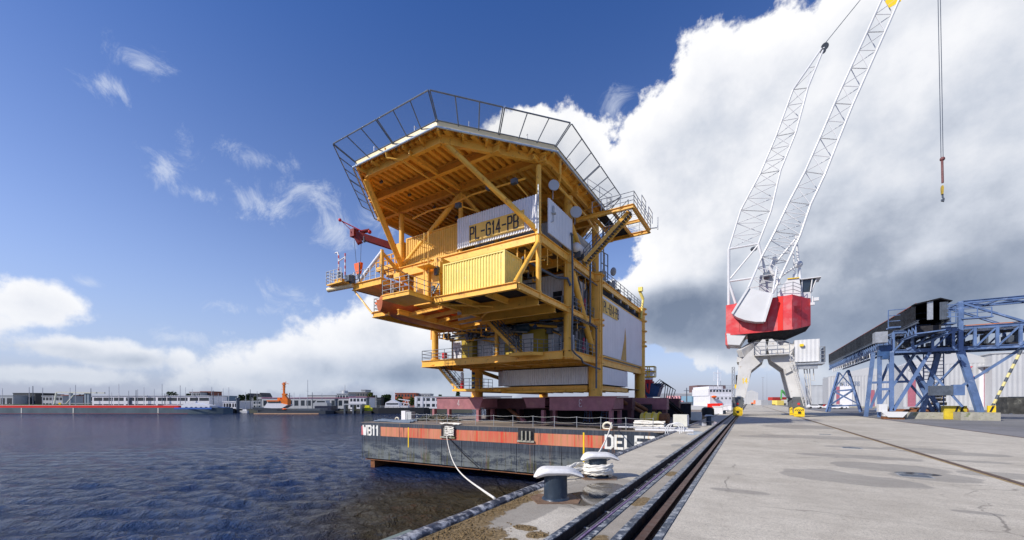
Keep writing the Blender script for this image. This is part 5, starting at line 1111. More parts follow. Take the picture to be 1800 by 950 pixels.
vs, fs = loft(secs); MB().add(vs, [f[::-1] for f in fs]).build('canopy', boato, t, 50)
MB().box(-1.42, -4.3, 11.16, 1.42, 4, 11.30).build('rubbing_band', orange, t)
MB().slab([(-.75, -4.05, 11.95), (.75, -4.05, 11.95), (.6, -3.45, 12.35), (-.6, -3.45, 12.35)], (0, -.06, .06)).build('windscreen', glass, t)
MB().box(-.9, -4.72, 10.7, -.3, -4.68, 10.8).box(-1.38, -2.6, 10.7, -1.34, -2.0, 10.8).build('reflective_tape', whitep, t)
for yy in (-3.4, 2.8): MB().tube((0, yy, 12.4), (0, yy, 14.2), .03, 6).tube((-.3, yy, 12.5), (.3, yy, 12.5), .06, 8).build('lifting_sling', steel_d, t)
# red pedestal crane on the platform's left side
x, y, z = uvw(-16.1, -10.9, 15.05); t = Thing('pedestal_crane', 'dark red knuckle-boom crane reaching left from the platform edge', 'crane', (x, y, 15.05), PR, local=True)
b0 = V((-.2, -.1, 17.55)); b1 = V((-3.5, -3.1, 18.75))
MB().tube((0, 0, 15.05), (0, 0, 17.0), .45, 18).box(-.6, -.6, 16.9, .6, .6, 18.0).build('pedestal', yel, t)
MB().bar(b0, b1, .42, .62).build('boom', redp, t)
MB().bar(b1+V((-.1, -.1, .25)), b1+V((.35, .3, -.85)), .5, .55).box(b1.x-.35, b1.y-.35, b1.z-.3, b1.x+.25, b1.y+.25, b1.z+.45).tube(b1+V((.2, .4, .3)), b1+V((.9, 1.0, .55)), .18).build('boom_head', redp, t)
MB().tube(b1+V((.5, .4, .35)), b1+V((-1.0, -.9, 1.25)), .05).ball(b1+V((-1.05, -.95, 1.3)), .16).path([b1+V((-.9, -.8, 1.15)), b1+V((-.2, 0, .2))], .03).ball(b1+V((.9, 1.0, .4)), .2).build('jib_light', cred, t)
hk = V((b1.x+.25, b1.y+.2, 15.55))
MB().tube(b1+V((-.15, 0, -.5)), hk+V((-.32, 0, .3)), .022, 5).tube(b1+V((.55, .3, -.5)), hk+V((.3, 0, .3)), .022, 5).tube(b1+V((.7, .5, -.2)), b1+V((.75, .5, -.75)), .12).build('hoist_wires', steel_d, t)
MB().slab([hk+V((-.5, -.15, .35)), hk+V((.5, -.15, .35)), hk+V((.42, -.15, -.1)), hk+V((.2, -.15, -.75)), hk+V((-.2, -.15, -.75)), hk+V((-.42, -.15, -.1))], (0, .3, 0)).build('hook_block', orange, t)
MB().tube(hk+V((0, 0, -.75)), hk+V((0, 0, -1.5)), .09).build('hook', steel_d, t)
# ================================================================== harbour crane
YC = 76.0
hc = Thing('harbour_crane', 'tall white lattice-boom harbour crane with red machine house on a four-legged portal', 'crane', (2.45, YC, 0))
def H(name, mb, mat, parent=hc, sharp=35): return mb.build(name, mat, parent, sharp)
def q(px, py, Y=YC): return V(onY(px, py, Y))
def poly(pts, Y): return [q(a, b, Y) for a, b in pts]
XM = 2.45
left = [(1292, 700), (1299, 637), (1340, 597), (1352, 597), (1342, 634), (1321, 651), (1309, 700)]
for Y in (72.6, 79.6):
    L = poly(left, 72.6); sh = V((0, Y-72.6, 0))
    lf = [p+sh for p in L]; rf = [V((2*XM-p.x, p.y, p.z)) for p in lf]
    H('portal_leg', MB().slab(lf, (0, 1.1, 0)), cgrey); H('portal_leg', MB().slab(rf, (0, 1.1, 0)), cgrey)
mb = MB()
for s in (-1, 1):
    for Y in (72.6, 79.6):
        x = XM+s*3.6; y = Y+.55; mb.bar((x, y, 9.9), (XM+s*1.1, YC+.4+(y-YC)*.2, 11.8), 1.0, 1.2)
mb.tube((XM, YC+.4, 9.6), (XM, YC+.4, 12.0), 1.55, 28).tube((XM, YC+.4, 12.0), (XM, YC+.4, 12.3), 2.2, 28); H('pedestal', mb, cgrey)
H('cross_girder', MB().box(XM-4.1, 73.7, 8.6, XM-3.4, 79.6, 9.4).box(XM+3.4, 73.7, 8.6, XM+4.1, 79.6, 9.4).box(XM-2.6, 73.72, 8.9, XM+2.6, 74.2, 9.6), cgrey)
H('leg_bracket', MB().slab(poly([(1378, 650), (1388, 643), (1392, 652), (1380, 658)], 72.3), (0, .3, 0)), cgrey)
wk = H('portal_walkway', MB().box(q(1326, 629, 71.6).x, 71.4, 9.25, q(1388, 629, 71.6).x, 72.55, 9.36), cgrey)
a, b = q(1326, 629, 71.4), q(1388, 629, 71.4); H('railing', MB().rail([(a.x, 72.5, 9.36), (a.x, 71.4, 9.36), (b.x, 71.4, 9.36)], 1.9, 1.5, .045, 2), galv, wk)
H('access_ladder', MB().bar(q(1388, 632, 71.5), q(1413, 714, 71.5), .08, .22).bar(q(1393, 632, 71.5), q(1418, 714, 71.5), .08, .22), cgrey)
mb = MB()
for i in range(24): s = i/23; mb.tube(q(1388, 632, 71.5).lerp(q(1413, 714, 71.5), s), q(1393, 632, 71.5).lerp(q(1418, 714, 71.5), s), .035, 5)
for o in (0, 5): mb.tube(q(1388+o, 624, 71.3), q(1413+o, 706, 71.3), .035, 5)
for x0, x1 in ((1408, 1420), (1414, 1424), (1421, 1426)): mb.tube(q(x0, 598, 73), q(x1, 712, 73), .07, 6)
for i in range(14): mb.tube(q(1408+.9*i, 602+8*i, 73), q(1415+.7*i, 602+8*i, 73), .035, 5)
mb.tube(q(1427, 612, 73), q(1431, 668, 73), .06, 6).tube(q(1424, 668, 73), q(1434, 670, 73), .05, 6); H('ladder_rungs', mb, cgrey)
H('number', (lambda m: (letters(m, '14', (q(1305, 672, 72.58).x, 72.598, q(1305, 674, 72.6).z), (1, 0), .75, .12, .01), m)[1])(MB()), yelb)
dgrey = M('bogie dark grey paint', (.10, .11, .12), .5, var=.2)
stripe_b = M('black warning stripe', (.02, .02, .02), .5)
for x, Y, st in ((-1.5, 72.2, 0), (6.35, 72.2, 1), (-1.5, 79.2, 0), (6.35, 79.2, 1)):
    bo = H('wheel_bogie', MB().box(x-.72, Y-.1, 1.35, x+.72, Y+1.6, 2.95).box(x-.6, Y+.0, .55, x+.6, Y+1.7, 1.35).box(x-.82, Y+.0, 2.2, x+.82, Y+1.5, 2.45), dgrey)
    H('wheel', MB().tube((x-.12, Y+.6, .3), (x+.12, Y+.6, .3), .34, 18).tube((x-.12, Y+1.35, .3), (x+.12, Y+1.35, .3), .34, 18), steel_d, bo)
    bu = H('buffer', MB().prism([(x-.62, Y-.9), (x+.62, Y-.9), (x+.62, Y-.11), (x-.62, Y-.11)], .06, 1.15).slab([(x-.62, Y-.9, 1.15), (x+.62, Y-.9, 1.15), (x+.35, Y-.9, 1.35), (x, Y-.9, 1.48), (x-.35, Y-.9, 1.35)], (0, .78, 0)).box(x-.66, Y-.96, .34, x+.66, Y-.905, .42), yelb, bo)
    H('buffer_pad', MB().box(x-.16, Y-1.05, .5, x+.16, Y-.91, .8), stripe_b, bu)
    H('warning_sign', MB().tube((x, Y-.14, 1.9), (x, Y-.11, 1.9), .17, 18), M('small red sign', (.6, .03, .03), .5), bo)
    if st:
        mb = MB()
        for i in range(5): xx = x-.6+i*.24; mb.slab([(xx, Y-.906, .85), (xx+.1, Y-.906, .85), (xx+.32 if i < 4 else xx+.2, Y-.906, 1.14), (xx+.22 if i < 4 else xx+.12, Y-.906, 1.14)], (0, -.006, 0))
        H('hazard_stripes', mb, stripe_b, bu)
# switch cabin on its bracket at the right
cb = H('switch_cabin', MB().corr((q(1396, 638, 73).x, 72.4), (q(1440, 638, 73).x, 72.4), q(1420, 636, 72.4).z, q(1420, 597, 72.4).z, .5, .03, .1).box(q(1396, 638, 73).x, 72.55, q(1420, 636, 72.4).z, q(1440, 638, 73).x, 75, q(1420, 597, 72.4).z), cwhite)
z = q(1420, 637, 72.4).z; H('cabin_platform', MB().box(XM+3.5, 71.9, z-.35, q(1450, 637, 72).x, 75.2, z-.1).box(XM+3.2, 72.2, z-1.0, q(1438, 637, 72).x, 72.5, z-.35), galv, cb)
H('railing', MB().rail([(q(1441, 637, 72).x, 71.9, z-.1), (q(1450, 637, 72).x, 71.9, z-.1), (q(1450, 637, 72).x, 75, z-.1)], 2.2, .8, .05, 3), galv, cb)
H('floodlight', MB().box(q(1409, 610, 72).x-.2, 72, q(1409, 609, 72).z, q(1409, 610, 72).x+.25, 72.3, q(1409, 605, 72).z), yelb)
# machine house
zt0, ztp, ztr = q(1276, 537, 73).z, q(1393, 518, 71.6).z, q(1425, 526, 74).z
zb0 = q(1310, 587, 72.5).z
xL, xM_, xR = q(1276, 560, 73).x, q(1393, 560, 71.6).x, q(1425, 560, 74).x; xS0, xS1 = q(1367, 560, 72).x, q(1376, 560, 72).x
def hz_(x, y): return zt0+(ztp-zt0)*(x-xL)/(xM_-xL) if x <= xM_ else ztp
pl = [(xL, 73), (xM_, 71.6), (xR, 74), (xR, 80.5), (xL, 80.5)]
top = [zt0, ztp, ztr, ztr, zt0]; bot = [zb0, zb0, q(1425, 572, 74).z, q(1425, 572, 74).z, zb0]
vs = [(x, y, z) for (x, y), z in zip(pl, bot)]+[(x, y, z) for (x, y), z in zip(pl, top)]
mh = H('machine_house', MB().add(vs, [(4,3,2,1,0), (5,6,7,8,9)]+[(i, (i+1) % 5, (i+1) % 5+5, i+5) for i in range(5)]), cred)
def fy(x): return 73+(71.6-73)*(x-xL)/(xM_-xL)
H('bright_stripe', MB().slab([(xS0, fy(xS0)-.02, zb0+.02), (xS1, fy(xS1)-.02, zb0+.02), (xS1, fy(xS1)-.02, hz_(xS1, 0)-.02), (xS0, fy(xS0)-.02, hz_(xS0, 0)-.02)], (0, -.03, 0)), cred2, mh)
H('underside', MB().add([(xL+3.0, 73.2, zb0-.01), (xM_-.1, 72.2, zb0-.01), (xR-.05, 74.3, q(1425, 572, 74).z-.03), (xR-.05, 80, q(1425, 572, 74).z-.03), (xL+3, 80, zb0-.01), (xL+3.2, 74.5, zb0-.9), (xM_-1.0, 74, zb0-.9), (xM_-1, 79, zb0-.9), (xL+3.2, 79, zb0-.9)],
  [(0, 5, 6, 1), (1, 6, 7, 3, 2), (3, 7, 8, 4), (4, 8, 5, 0), (8, 7, 6, 5)]), darkgap, mh)
H('lower_pod', MB().slab(poly([(1277, 586.5), (1311, 589), (1300, 607), (1279, 606)], 72.9), (0, 5, 0)), cwhite, mh); H('lower_pod_frame', MB().slab(poly([(1275, 585), (1280, 585.3), (1280.5, 608), (1275, 606)], 73.2), (0, 5.3, 0)), cred, mh)
for px in (1300, 1330, 1349, 1392, 1409): xx = q(px, 560, 72).x; yy = fy(xx) if xx < xM_ else 71.6+(74-71.6)*(xx-xM_)/(xR-xM_); H('panel_seam', MB().box(xx-.025, yy-.035, zb0+.4, xx+.025, yy+.02, min(hz_(xx, 0), ztr)-.25), M('seam red', (.33, .02, .025), .5), mh)
xx = q(1399, 560, 72).x; yy = 71.6+(74-71.6)*(xx-xM_)/(xR-xM_); vt = MB()
for i in range(5): vt.box(xx-.5, yy-.12, zb0+2.6+.2*i, xx+.6, yy+.4, zb0+2.68+.2*i)
for i in range(5): H('vent_slat', MB().bar((xx-.5, yy-.33, zb0+2.6+.2*i), (xx+.6, yy+.15, zb0+2.6+.2*i), .05, .1), M('vent dark red', (.20, .015, .02), .5), mh)
H('grease_edge', MB().box(xL+.05, 72.93, zb0-.05, xL+3, 73, zb0+.06), rust, mh)
H('slew_ring', MB().tube((XM, YC+.4, 12.3), (XM, YC+.4, zb0-.85), 2.6, 32), darkgap)
# roof house and cab
H('roof_house', MB().slab(poly([(1366, 521), (1374, 505), (1384, 491), (1405, 489), (1410, 521)], 73.5), (0, 5, 0)), cwhite)
H('roof_edge', MB().bar(q(1384, 490.5, 73.4), q(1405, 488.5, 73.4), .2, .12), yelb)
H('roof_railing', MB().rail([q(1366, 521, 72.3), q(1394, 515, 71.8), q(1408, 520, 72.8)], 1.6, 1.2, .04, 2), galv)
c0 = q(1409, 523, 74)
cabx0, cabx1 = q(1409, 500, 74).x, q(1433, 500, 74).x; zc0, zc1 = q(1420, 524, 74).z, q(1420, 491, 74).z
cabp = [(cabx0, 74), (cabx1+.3, 74.2), (cabx1+.3, 76.4), (cabx0, 76.4)]
cbm = H('operator_cab', MB().prism([(cabx0, 74), (cabx1-.5, 74.2), (cabx1-.5, 76.4), (cabx0, 76.4)], zc0, zc0+.9).box(cabx0-.3, 73.7, zc1, cabx1+.7, 76.7, zc1+.12).tube((cabx1-.4, 74.25, zc0+.9), (cabx1+.2, 74.1, zc1), .09).tube((cabx0+.05, 74, zc0+.9), (cabx0+.05, 74, zc1), .09).tube((cabx0+1.1, 74.05, zc0+.9), (cabx0+1.3, 74, zc1), .09).tube((cabx1-.4, 76.3, zc0+.9), (cabx1+.2, 76.4, zc1), .09), cwhite)
H('cab_window', MB().slab([(cabx0+.1, 74.15, zc0+.92), (cabx1-.5, 74.3, zc0+.92), (cabx1+.1, 74.3, zc1-.02), (cabx0+.1, 74.15, zc1-.02)], (0, 1.9, 0)), glass, cbm)
H('cab_floodlights', MB().box(cabx1-.6, 73.6, zc0-1.2, cabx1-.1, 74, zc0-.8).box(cabx1-.2, 73.7, zc0-.6, cabx1+.4, 74.1, zc0-.1).tube((cabx1-.3, 74, zc0-1), (cabx1-.3, 74.2, zc0+.2), .07), cwhite, cbm)
# rear mast (A-frame)
F_, B_ = 74.8, 77.6
def quad(pl_, pr_, f=F_, b=B_): return [q(*pl_, f), q(*pr_, f), q(*pr_, b), q(*pl_, b)]
secs = [quad((1281, 537), (1345, 500)), quad((1281, 438), (1333, 429)), quad((1302, 370), (1355, 372)), quad((1336, 306), (1372, 300), 75, 77.4), quad((1364, 240), (1399, 233), 75.2, 77.2), quad((1394, 158), (1420, 155), 75.4, 77), quad((1448, 80), (1451, 78), 75.9, 76.5)]
for i in range(1, 6):
    H('mast_section', MB().lattice(secs[i], secs[i+1], 3 if i < 5 else 2, .14, .06, (0, 1, 2, 3)), cwhite)
mb = MB()
for f in (F_, B_):
    mb.tube(q(1281, 540, f), q(1281, 438, f), .22, 10).tube(q(1281, 438, f), q(1333, 429, f), .16, 8).tube(q(1281, 495, f), q(1323, 489, f), .16, 8).tube(q(1284, 490, f), q(1332, 432, f), .13, 8).tube(q(1281, 496, f), q(1293, 534, f), .2, 8).tube(q(1333, 429, f), q(1348, 490, f), .2, 8)
mb.tube(q(1281, 438, F_), q(1281, 438, B_), .12).tube(q(1281, 495, F_), q(1281, 495, B_), .12).tube(q(1333, 429, F_), q(1333, 429, B_), .14); H('mast_base', mb, cwhite)
H('mast_sheave', MB().tube(q(1450, 82, 75.7), q(1450, 82, 76.7), .48, 20).tube(q(1447, 90, 75.8), q(1447, 90, 76.6), .36, 16), steel_d)
# main jib
js = [((1315, 507), (1358, 517)), ((1339, 452), (1385, 460)), ((1362, 408), (1407, 413)), ((1387, 355), (1425, 360)), ((1415, 302), (1450, 307)), ((1441, 243), (1474, 246)), ((1467, 182), (1499, 184)), ((1495, 120), (1527, 121)), ((1524, 57), (1556, 56)), ((1552, -6), (1583, -6)), ((1592, -85), (1608, -85)), ((1640, -168), (1652, -170))]
for i in range(len(js)-1):
    w0 = 1.5-.09*i; w1 = 1.5-.09*(i+1)
    H('jib_section', MB().lattice(quad(*js[i], YC-w0-.6, YC+w0-.6), quad(*js[i+1], YC-w1-.6, YC+w1-.6), 3 if i < 3 else 2, .16 if i < 9 else .12, .06), cwhite)
H('jib_tip_plate', MB().slab(poly([(1556, 3), (1561, -6), (1586, -6), (1584, 2), (1563, 14)], YC-1.35), (0, .06, 0)), yelb)
H('jib_knee', MB().tube(q(1357, 470), q(1405, 413), .16).tube(q(1339, 452), q(1358, 517), .14).tube(q(1345, 500), q(1362, 452), .3).tube(q(1352, 470, 75), q(1370, 500, 75), .25), cwhite)
H('strut_frame', MB().tube(q(1399, 415), q(1404, 465), .17).tube(q(1404, 465), q(1410, 522), .22).ball(q(1404, 465), .55).tube(q(1404, 465), q(1373, 486), .17).tube(q(1394, 430), q(1397, 484), .12).box(q(1393, 486).x, 75.5, q(1393, 490).z, q(1400, 486).x, 76.5, q(1393, 484).z), cwhite)
# counterweight arm: fan-shaped plate swung in front of the house
cwp = [(1287, 552), (1316, 506), (1358, 517), (1343, 566), (1328, 566), (1310, 563), (1296, 558)]
H('counterweight', MB().slab(poly(cwp, 70.6), (0, 2.0, 0)), cwhite)
mb = MB()
for a, b in ((cwp[0], cwp[1]), (cwp[3], cwp[2])): mb.bar(q(*a, 70.55), q(*b, 70.55), .3, .3)
mb.tube(q(1316, 506, 70.8), q(1316, 506, 74), .16).tube(q(1358, 517, 70.8), q(1358, 517, 74), .16).tube(q(1316, 506, 70.8), q(1339, 452, 74.4), .14).tube(q(1358, 517, 70.8), q(1366, 470, 74.4), .14); H('counterweight_arm', mb, cwhite)
H('winch_house', MB().box(q(1335, 500).x, 75, q(1340, 522).z, q(1358, 500).x, 78, q(1340, 487).z), shedg); H('winch_drum', MB().tube(q(1342, 486, 74.6), q(1352, 484, 74.6), .5), steel_d); H('mast_pulley', MB().ball(q(1325, 438), .5, .6, .35), steel_d)
for k in (-.35, .35): H('luffing_rope', MB().tube(q(1450, 77, YC+k), q(1646, -165, YC+k), .05, 6), steel_d)
hx = q(1656, 278, YC); tip = q(1648, -165, YC)
H('hoist_rope', MB().tube(tip+V((-.12, 0, 0)), hx+V((-.1, 0, 0)), .04, 6).tube(tip+V((.12, 0, 0)), hx+V((.1, 0, 0)), .04, 6), steel_d)
H('hook_chain', MB().tube(hx, q(1657, 322), .13, 8).ball(q(1656.5, 280), .28), M('dark red chain', (.16, .06, .06), .6))
hb = H('hook_block', MB().slab([q(1655, 330, YC-.2), q(1656, 326, YC-.2), q(1658.5, 326, YC-.2), q(1659.5, 330, YC-.2), q(1658.5, 341, YC-.2), q(1656, 341, YC-.2)], (0, .4, 0)), M('ochre hook block', (.40, .28, .03), .5, streak=.4, streak_rgb=(.06, .04, .03), scale=4))
H('hook', MB().path([q(1657, 341), q(1657, 347), q(1659, 350), q(1658, 355), q(1655.5, 354), q(1655.5, 351)], .1, 6), steel_d, hb)

# ================================================================== blue conveyor gantry
def Q(px, py, Y): return V(onY(px, py, Y))
YG = 69.0; DG = 3.4
gan = Thing('gantry_bridge', 'blue lattice gantry bridge running out of the picture on the right', 'gantry', (24, YG, 0))
x0 = Q(1570, 600, YG).x; x1 = Q(1688, 600, YG).x; x2 = 34.0; zb = Q(1688, 613, YG).z; zt1 = Q(1688, 577, YG).z; zt2 = Q(1688, 532, YG).z
def G(name, mb, mat=bluest, parent=gan): return mb.build(name, mat, parent)
for Y in (YG, YG+DG):
    G('bottom_chord', MB().ibeam((x0, Y, zb), (x2, Y, zb), .3, .42)); G('middle_chord', MB().ibeam((x0, Y, zt1), (x2, Y, zt1), .28, .36)); G('top_chord', MB().ibeam((x1, Y, zt2), (x2, Y, zt2), .3, .34))
    mb = MB(); n = 10
    for i in range(n+1):
        x = x0+(x2-x0)*i/n; mb.bar((x, Y, zb), (x, Y, zt1), .26)
        if i < n: mb.bar((x+.05, Y, zb+.1), (x+(x2-x0)/n, Y, zt1-.1), .16)
    G('lattice_posts', mb)
    mb = MB().bar((x1, Y, zb-.3), (x1, Y, zt2+.1), .42, .42).bar((x1+.1, Y-.05, zt2-.1), (x1+8.2, Y-.05, zb+1.0), .3, .22).bar((x1+7, Y, zb), (x1+7, Y, zt2), .36, .3)
    if Y == YG: mb.bar((x0+1.2, Y-.1, zb+.2), (x1-.2, Y-.1, zt1-.2), .22)
    G('main_posts', mb)
mb = MB()
for i in range(8):
    x = x0+.2+(x2-x0-.4)*i/7; mb.bar((x, YG, zb), (x, YG+DG, zb), .2, .25).bar((x, YG, zt1), (x, YG+DG, zt1), .16)
for i in range(4):
    x = x1+i*3.2; mb.bar((x, YG, zt2), (x, YG+DG, zt2), .2).bar((x, YG, zt2), (x+3.2, YG+DG, zt2), .16).bar((x+3.2, YG, zt2+.01), (x, YG+DG, zt2+.01), .14)
G('cross_members', mb)
G('belt_floor', MB().box(x0+.3, YG+.5, zb+.25, x2, YG+DG-.5, zb+.5), darkgap)
G('belt', MB().box(x0+.4, YG+.6, zt1-.55, x2, YG+DG-.6, zt1-.45), rubber)
G('pale_handrail', MB().tube((x0, YG+.5, zt1-.3), (x2, YG+.5, zt1-.28), .13), cwhite); G('rusty_edge', MB().bar((x1, YG+.3, zt1+.3), (x2, YG+.3, zt1+.3), .1), M('orange rust edge', (.45, .16, .06), .7))
random.seed(6)
for i in range(26): x = random.uniform(x0+.5, x2-1); G('belt_roller_frame', MB().box(x, YG+random.uniform(.8, 2.4), zb+.5, x+random.uniform(.1, .5), YG+2.6, zb+random.uniform(.8, 1.9)), steel_d)
G('walkway_rail', MB().rail([(x1-6.2, YG+1.2, zt1+.9), (x1, YG+1.2, zt1+.9)], 2.2, 1.8, .05, 2).rail([(x1+.2, YG-.2, zt1+1.2), (x1+2.5, YG-.2, zt1+1.2)], 1.0, 1.0, .05, 1))
G('walkway_floor', MB().box(x1-6.2, YG+.9, zt1+.7, x1, YG+2.2, zt1+.88).box(x1, YG-.4, zt1+1.0, x1+2.6, YG+.4, zt1+1.15))
G('switch_box', MB().box(Q(1538, 600, YG-1).x, YG-1.2, Q(1545, 603, YG-1).z, Q(1560, 600, YG-1).x, YG+.2, Q(1545, 584, YG-1).z), galv)
G('drive_box', MB().box(Q(1545, 610, YG).x, YG, zb-.5, Q(1545, 610, YG).x+1.2, YG+1, zb+.9).box(Q(1545, 610, YG).x+.3, YG-.3, zb-.9, Q(1545, 610, YG).x+.9, YG+.7, zb-.5), blued)
# support legs
def foot(px, py): x, y, _ = onZ(px, py, 0); return V((x, y, 0))
def leg(name, p, q_, w=.4, m=bluest, parent=gan): return G(name, MB().ibeam(p, q_, w, w, .06), m, parent)
bx, by = 23.6, 70.2
blk = Thing('concrete_block', 'nearest concrete footing under the blue gantry leg with hazard stripes', 'footing', (bx, by, 0), group='concrete footings'); MB().box(bx-1.55, by-1.1, 0-.02, bx+1.7, by+1.0, .95).build('block', conc, blk)
f1 = V((bx+.3, by-.3, .95)); leg('support_leg', f1, (x1, YG, zb-.3), .62)
f2 = onZ(1752, 735, 0); bx2, by2 = 19.6, 72.6
blk = Thing('concrete_block', 'mossy concrete footing left of the striped one, under the ladder', 'footing', (bx2, by2, 0), group='concrete footings'); MB().box(bx2-1.7, by2-1.0, -.02, bx2+1.7, by2+1.0, .85).build('block', conc, blk)
leg('support_leg', (bx2, by2, .85), (x1-.9, YG+DG, zb-.2), .5)
G('leg_bracing', MB().bar((x1+.2, YG, 1.6), (x1-3.1, YG+DG-.6, zb-.4), .2).bar((x1-3.0, YG+DG, 1.6), (x1+.3, YG+.2, zb-1.0), .2).bar((x1+.4, YG+.6, 4.2), (x1+5.5, YG+.8, zb), .26))
G('control_cabinets', MB().box(bx2-.1, YG+.4, 3.0, bx2+1.9, YG+1.2, 4.2), steel_d); G('control_cabinet', MB().box(bx2+1.92, YG+.4, 3.0, bx2+2.9, YG+1.2, 4.3))
p = V((bx+1.1, by-.3, 1.0)); e_ = Q(1795, 616, YG-.1)
for i in range(14):
    G('striped_strut', MB().tube(p.lerp(e_, i/14), p.lerp(e_, (i+1)/14), .14, 8), paley if i % 2 == 0 else steel_d)
G('striped_guard', MB().box(bx+.8, by-.75, .96, bx+1.45, by-.5, 1.75), yelb); G('guard_stripe', MB().slab([(bx+.9, by-.755, 1.0), (bx+1.1, by-.755, 1.0), (bx+1.35, by-.755, 1.7), (bx+1.15, by-.755, 1.7)], (0, -.01, 0)), black); 
gb = Thing('striped_barrier', 'yellow and black striped barrier boxes around the gantry foot', 'barrier', (bx-2, by, 0)); MB().box(bx-2.3, by+1.1, .0, bx-.3, by+2.1, 1.7).build('box', M('dirty barrier yellow', (.55, .42, .03), .5, var=.2, streak=.3), gb)
mb = MB()
for i in range(2): xx = bx-1.4+i*.45; mb.slab([(xx, by+1.095, .9), (xx+.2, by+1.095, .9), (xx+.42, by+1.095, 1.65), (xx+.22, by+1.095, 1.65)], (0, -.01, 0))
mb.build('stripes', stripe_b, gb)
# left trestle of the gantry
tr = Thing('trestle', 'blue cross-braced trestle with white feet under the left end of the gantry', 'trestle', (Q(1560, 725, YG).x, YG, 0))
A = [Q(1546, 730, YG+4), Q(1567, 730, YG), Q(1660, 728, YG+5), Q(1522, 726, YG+6)]
tops = [Q(1546, 612, YG+4), Q(1567, 618, YG), Q(1590, 620, YG+5), Q(1535, 620, YG+6)]
mb = MB()
for a, b in zip(A, tops): mb.ibeam((a.x, a.y, 1.0 if a is A[1] else .1), b, .42, .42, .06)
mb.bar(Q(1570, 722, YG), Q(1634, 620, YG), .42, .3).bar(Q(1655, 722, YG+4), Q(1590, 625, YG+4), .36, .3).bar(Q(1540, 722, YG+3), Q(1608, 622, YG+3), .34, .26).bar(Q(1630, 712, YG+5), Q(1562, 630, YG+5), .3, .24).bar(Q(1530, 718, YG+5), Q(1562, 640, YG+5), .28, .22).bar(Q(1640, 725, YG+5), Q(1592, 625, YG+5), .3, .3)
mb.bar(Q(1533, 673, YG+4), Q(1595, 671, YG+4), .28, .3).bar(Q(1544, 685, YG), Q(1568, 684, YG), .3, .3); mb.build('frame', bluest, tr)
MB().box(A[1].x-.9, YG-.7, .35, A[1].x+1.0, YG+.5, .95).box(Q(1543, 728, YG).x, YG-.5, .9, Q(1558, 728, YG).x, YG+.6, 1.9).slab([(A[1].x-1.2, YG-.8, .95), (A[1].x+1.4, YG-.8, .95), (A[1].x+.9, YG-.8, .25), (A[1].x-.5, YG-.8, .25)], (0, .15, 0)).build('rail_carriage', cwhite, tr)
MB().box(A[1].x-.9, YG-.6, -.02, A[1].x+1.1, YG+.6, .33).build('rusty_base', rust, tr)
# far trestle and covered conveyor
far = Thing('trestle', 'far blue A-shaped trestle under the low end of the covered conveyor', 'trestle', (18.5, 114, 0))
Yt = 112.0; mb = MB(); B4 = [Q(1453, 722, Yt-3), Q(1512, 719, Yt-3), Q(1514, 720, Yt+3), Q(1458, 720, Yt+3)]; T4 = [Q(1474, 655, Yt-1), Q(1490, 651, Yt-1), Q(1491, 651, Yt+1), Q(1475, 655, Yt+1)]
for a, b in zip(B4, T4): mb.ibeam((a.x, a.y, 0), b, .35, .35, .05)
for i in range(4):
    a0, a1, b0, b1 = B4[i], B4[(i+1) % 4], T4[i], T4[(i+1) % 4]; mb.bar(a0.lerp(b0, .5), a1.lerp(b1, .5), .25).bar(a0.lerp(b0, .1), a1.lerp(b1, .1), .25).bar(a0.lerp(b0, .12), a1.lerp(b1, .5), .18).bar(a1.lerp(b1, .12), a0.lerp(b0, .5), .18).bar(a0.lerp(b0, .5), b1, .18)
mb.build('frame', blued if False else bluest, far)
XN = 17.0; Yn, Yf = 64.8, 124.0; cz0, cz1 = 11.75, 13.75; cr_ = 14.15
cv = Thing('covered_conveyor', 'long conveyor under a black ribbed cover running away from the camera', 'conveyor', (XN+1.3, Yn, 11))
mb = MB(); n = 70; secs = []; random.seed(9)
for i in range(n+1):
    y = Yn+(Yf-Yn)*i/n; j = (i % 2)*.07+random.uniform(0, .08); k_ = 1 if i < n-1 else .5
    secs.append([(XN-j, y, cz0), (XN-j, y, cz1), (XN+1.9, y, cr_-j*.5), (XN+2.6+j, y, cz1), (XN+2.6+j, y, cz0)])
vs = [p for s in secs for p in s]; m5 = 5
fs = [(i*m5+j, i*m5+j+1, (i+1)*m5+j+1, (i+1)*m5+j) for i in range(n) for j in range(4)]; mb.add(vs, fs)
mb.build('black_cover', tarp, cv, 20)
MB().bar((XN-.08, Yn-.3, cz1+.02), (XN-.08, Yf, cz1+.02), .08).build('red_edge_strip', M('dull red strip', (.28, .08, .06), .6), cv)
MB().slab([(XN-.3, Yn-.5, cz1-.05), (XN+1.9, Yn-.5, cr_+.0), (XN+2.9, Yn-.5, cz1-.05), (XN+2.8, Yn-.5, cz1-.16), (XN+1.9, Yn-.5, cr_-.14), (XN-.2, Yn-.5, cz1-.16)], (0, 1.2, 0)).build('end_hood', tarp, cv)
MB().box(XN+.85, Yn-.3, cz0, XN+1.35, Yn-.26, cz1+.3).build('end_panels', galv, cv)
MB().corr((XN+1.9, Yn-.3), (XN+2.6, Yn-.3), cz0-.1, cz1-.1, .2, .03).build('end_panel', steel_d, cv)
for i in range(4): MB().bar((XN+2.3, Yn-.9, cz0+.1+.45*i), (XN+3.2, Yn-.9, cz0+.0+.45*i), .07).build('guard_bar', bluest, cv)
MB().ibeam((XN, Yn-.6, cz0-.2), (XN, Yf, cz0-.2), .2, .35).ibeam((XN+2.6, Yn-.6, cz0-.2), (XN+2.6, Yf, cz0-.2), .2, .35).build('side_girders', steel_d, cv)
mb = MB(); mc = MB()
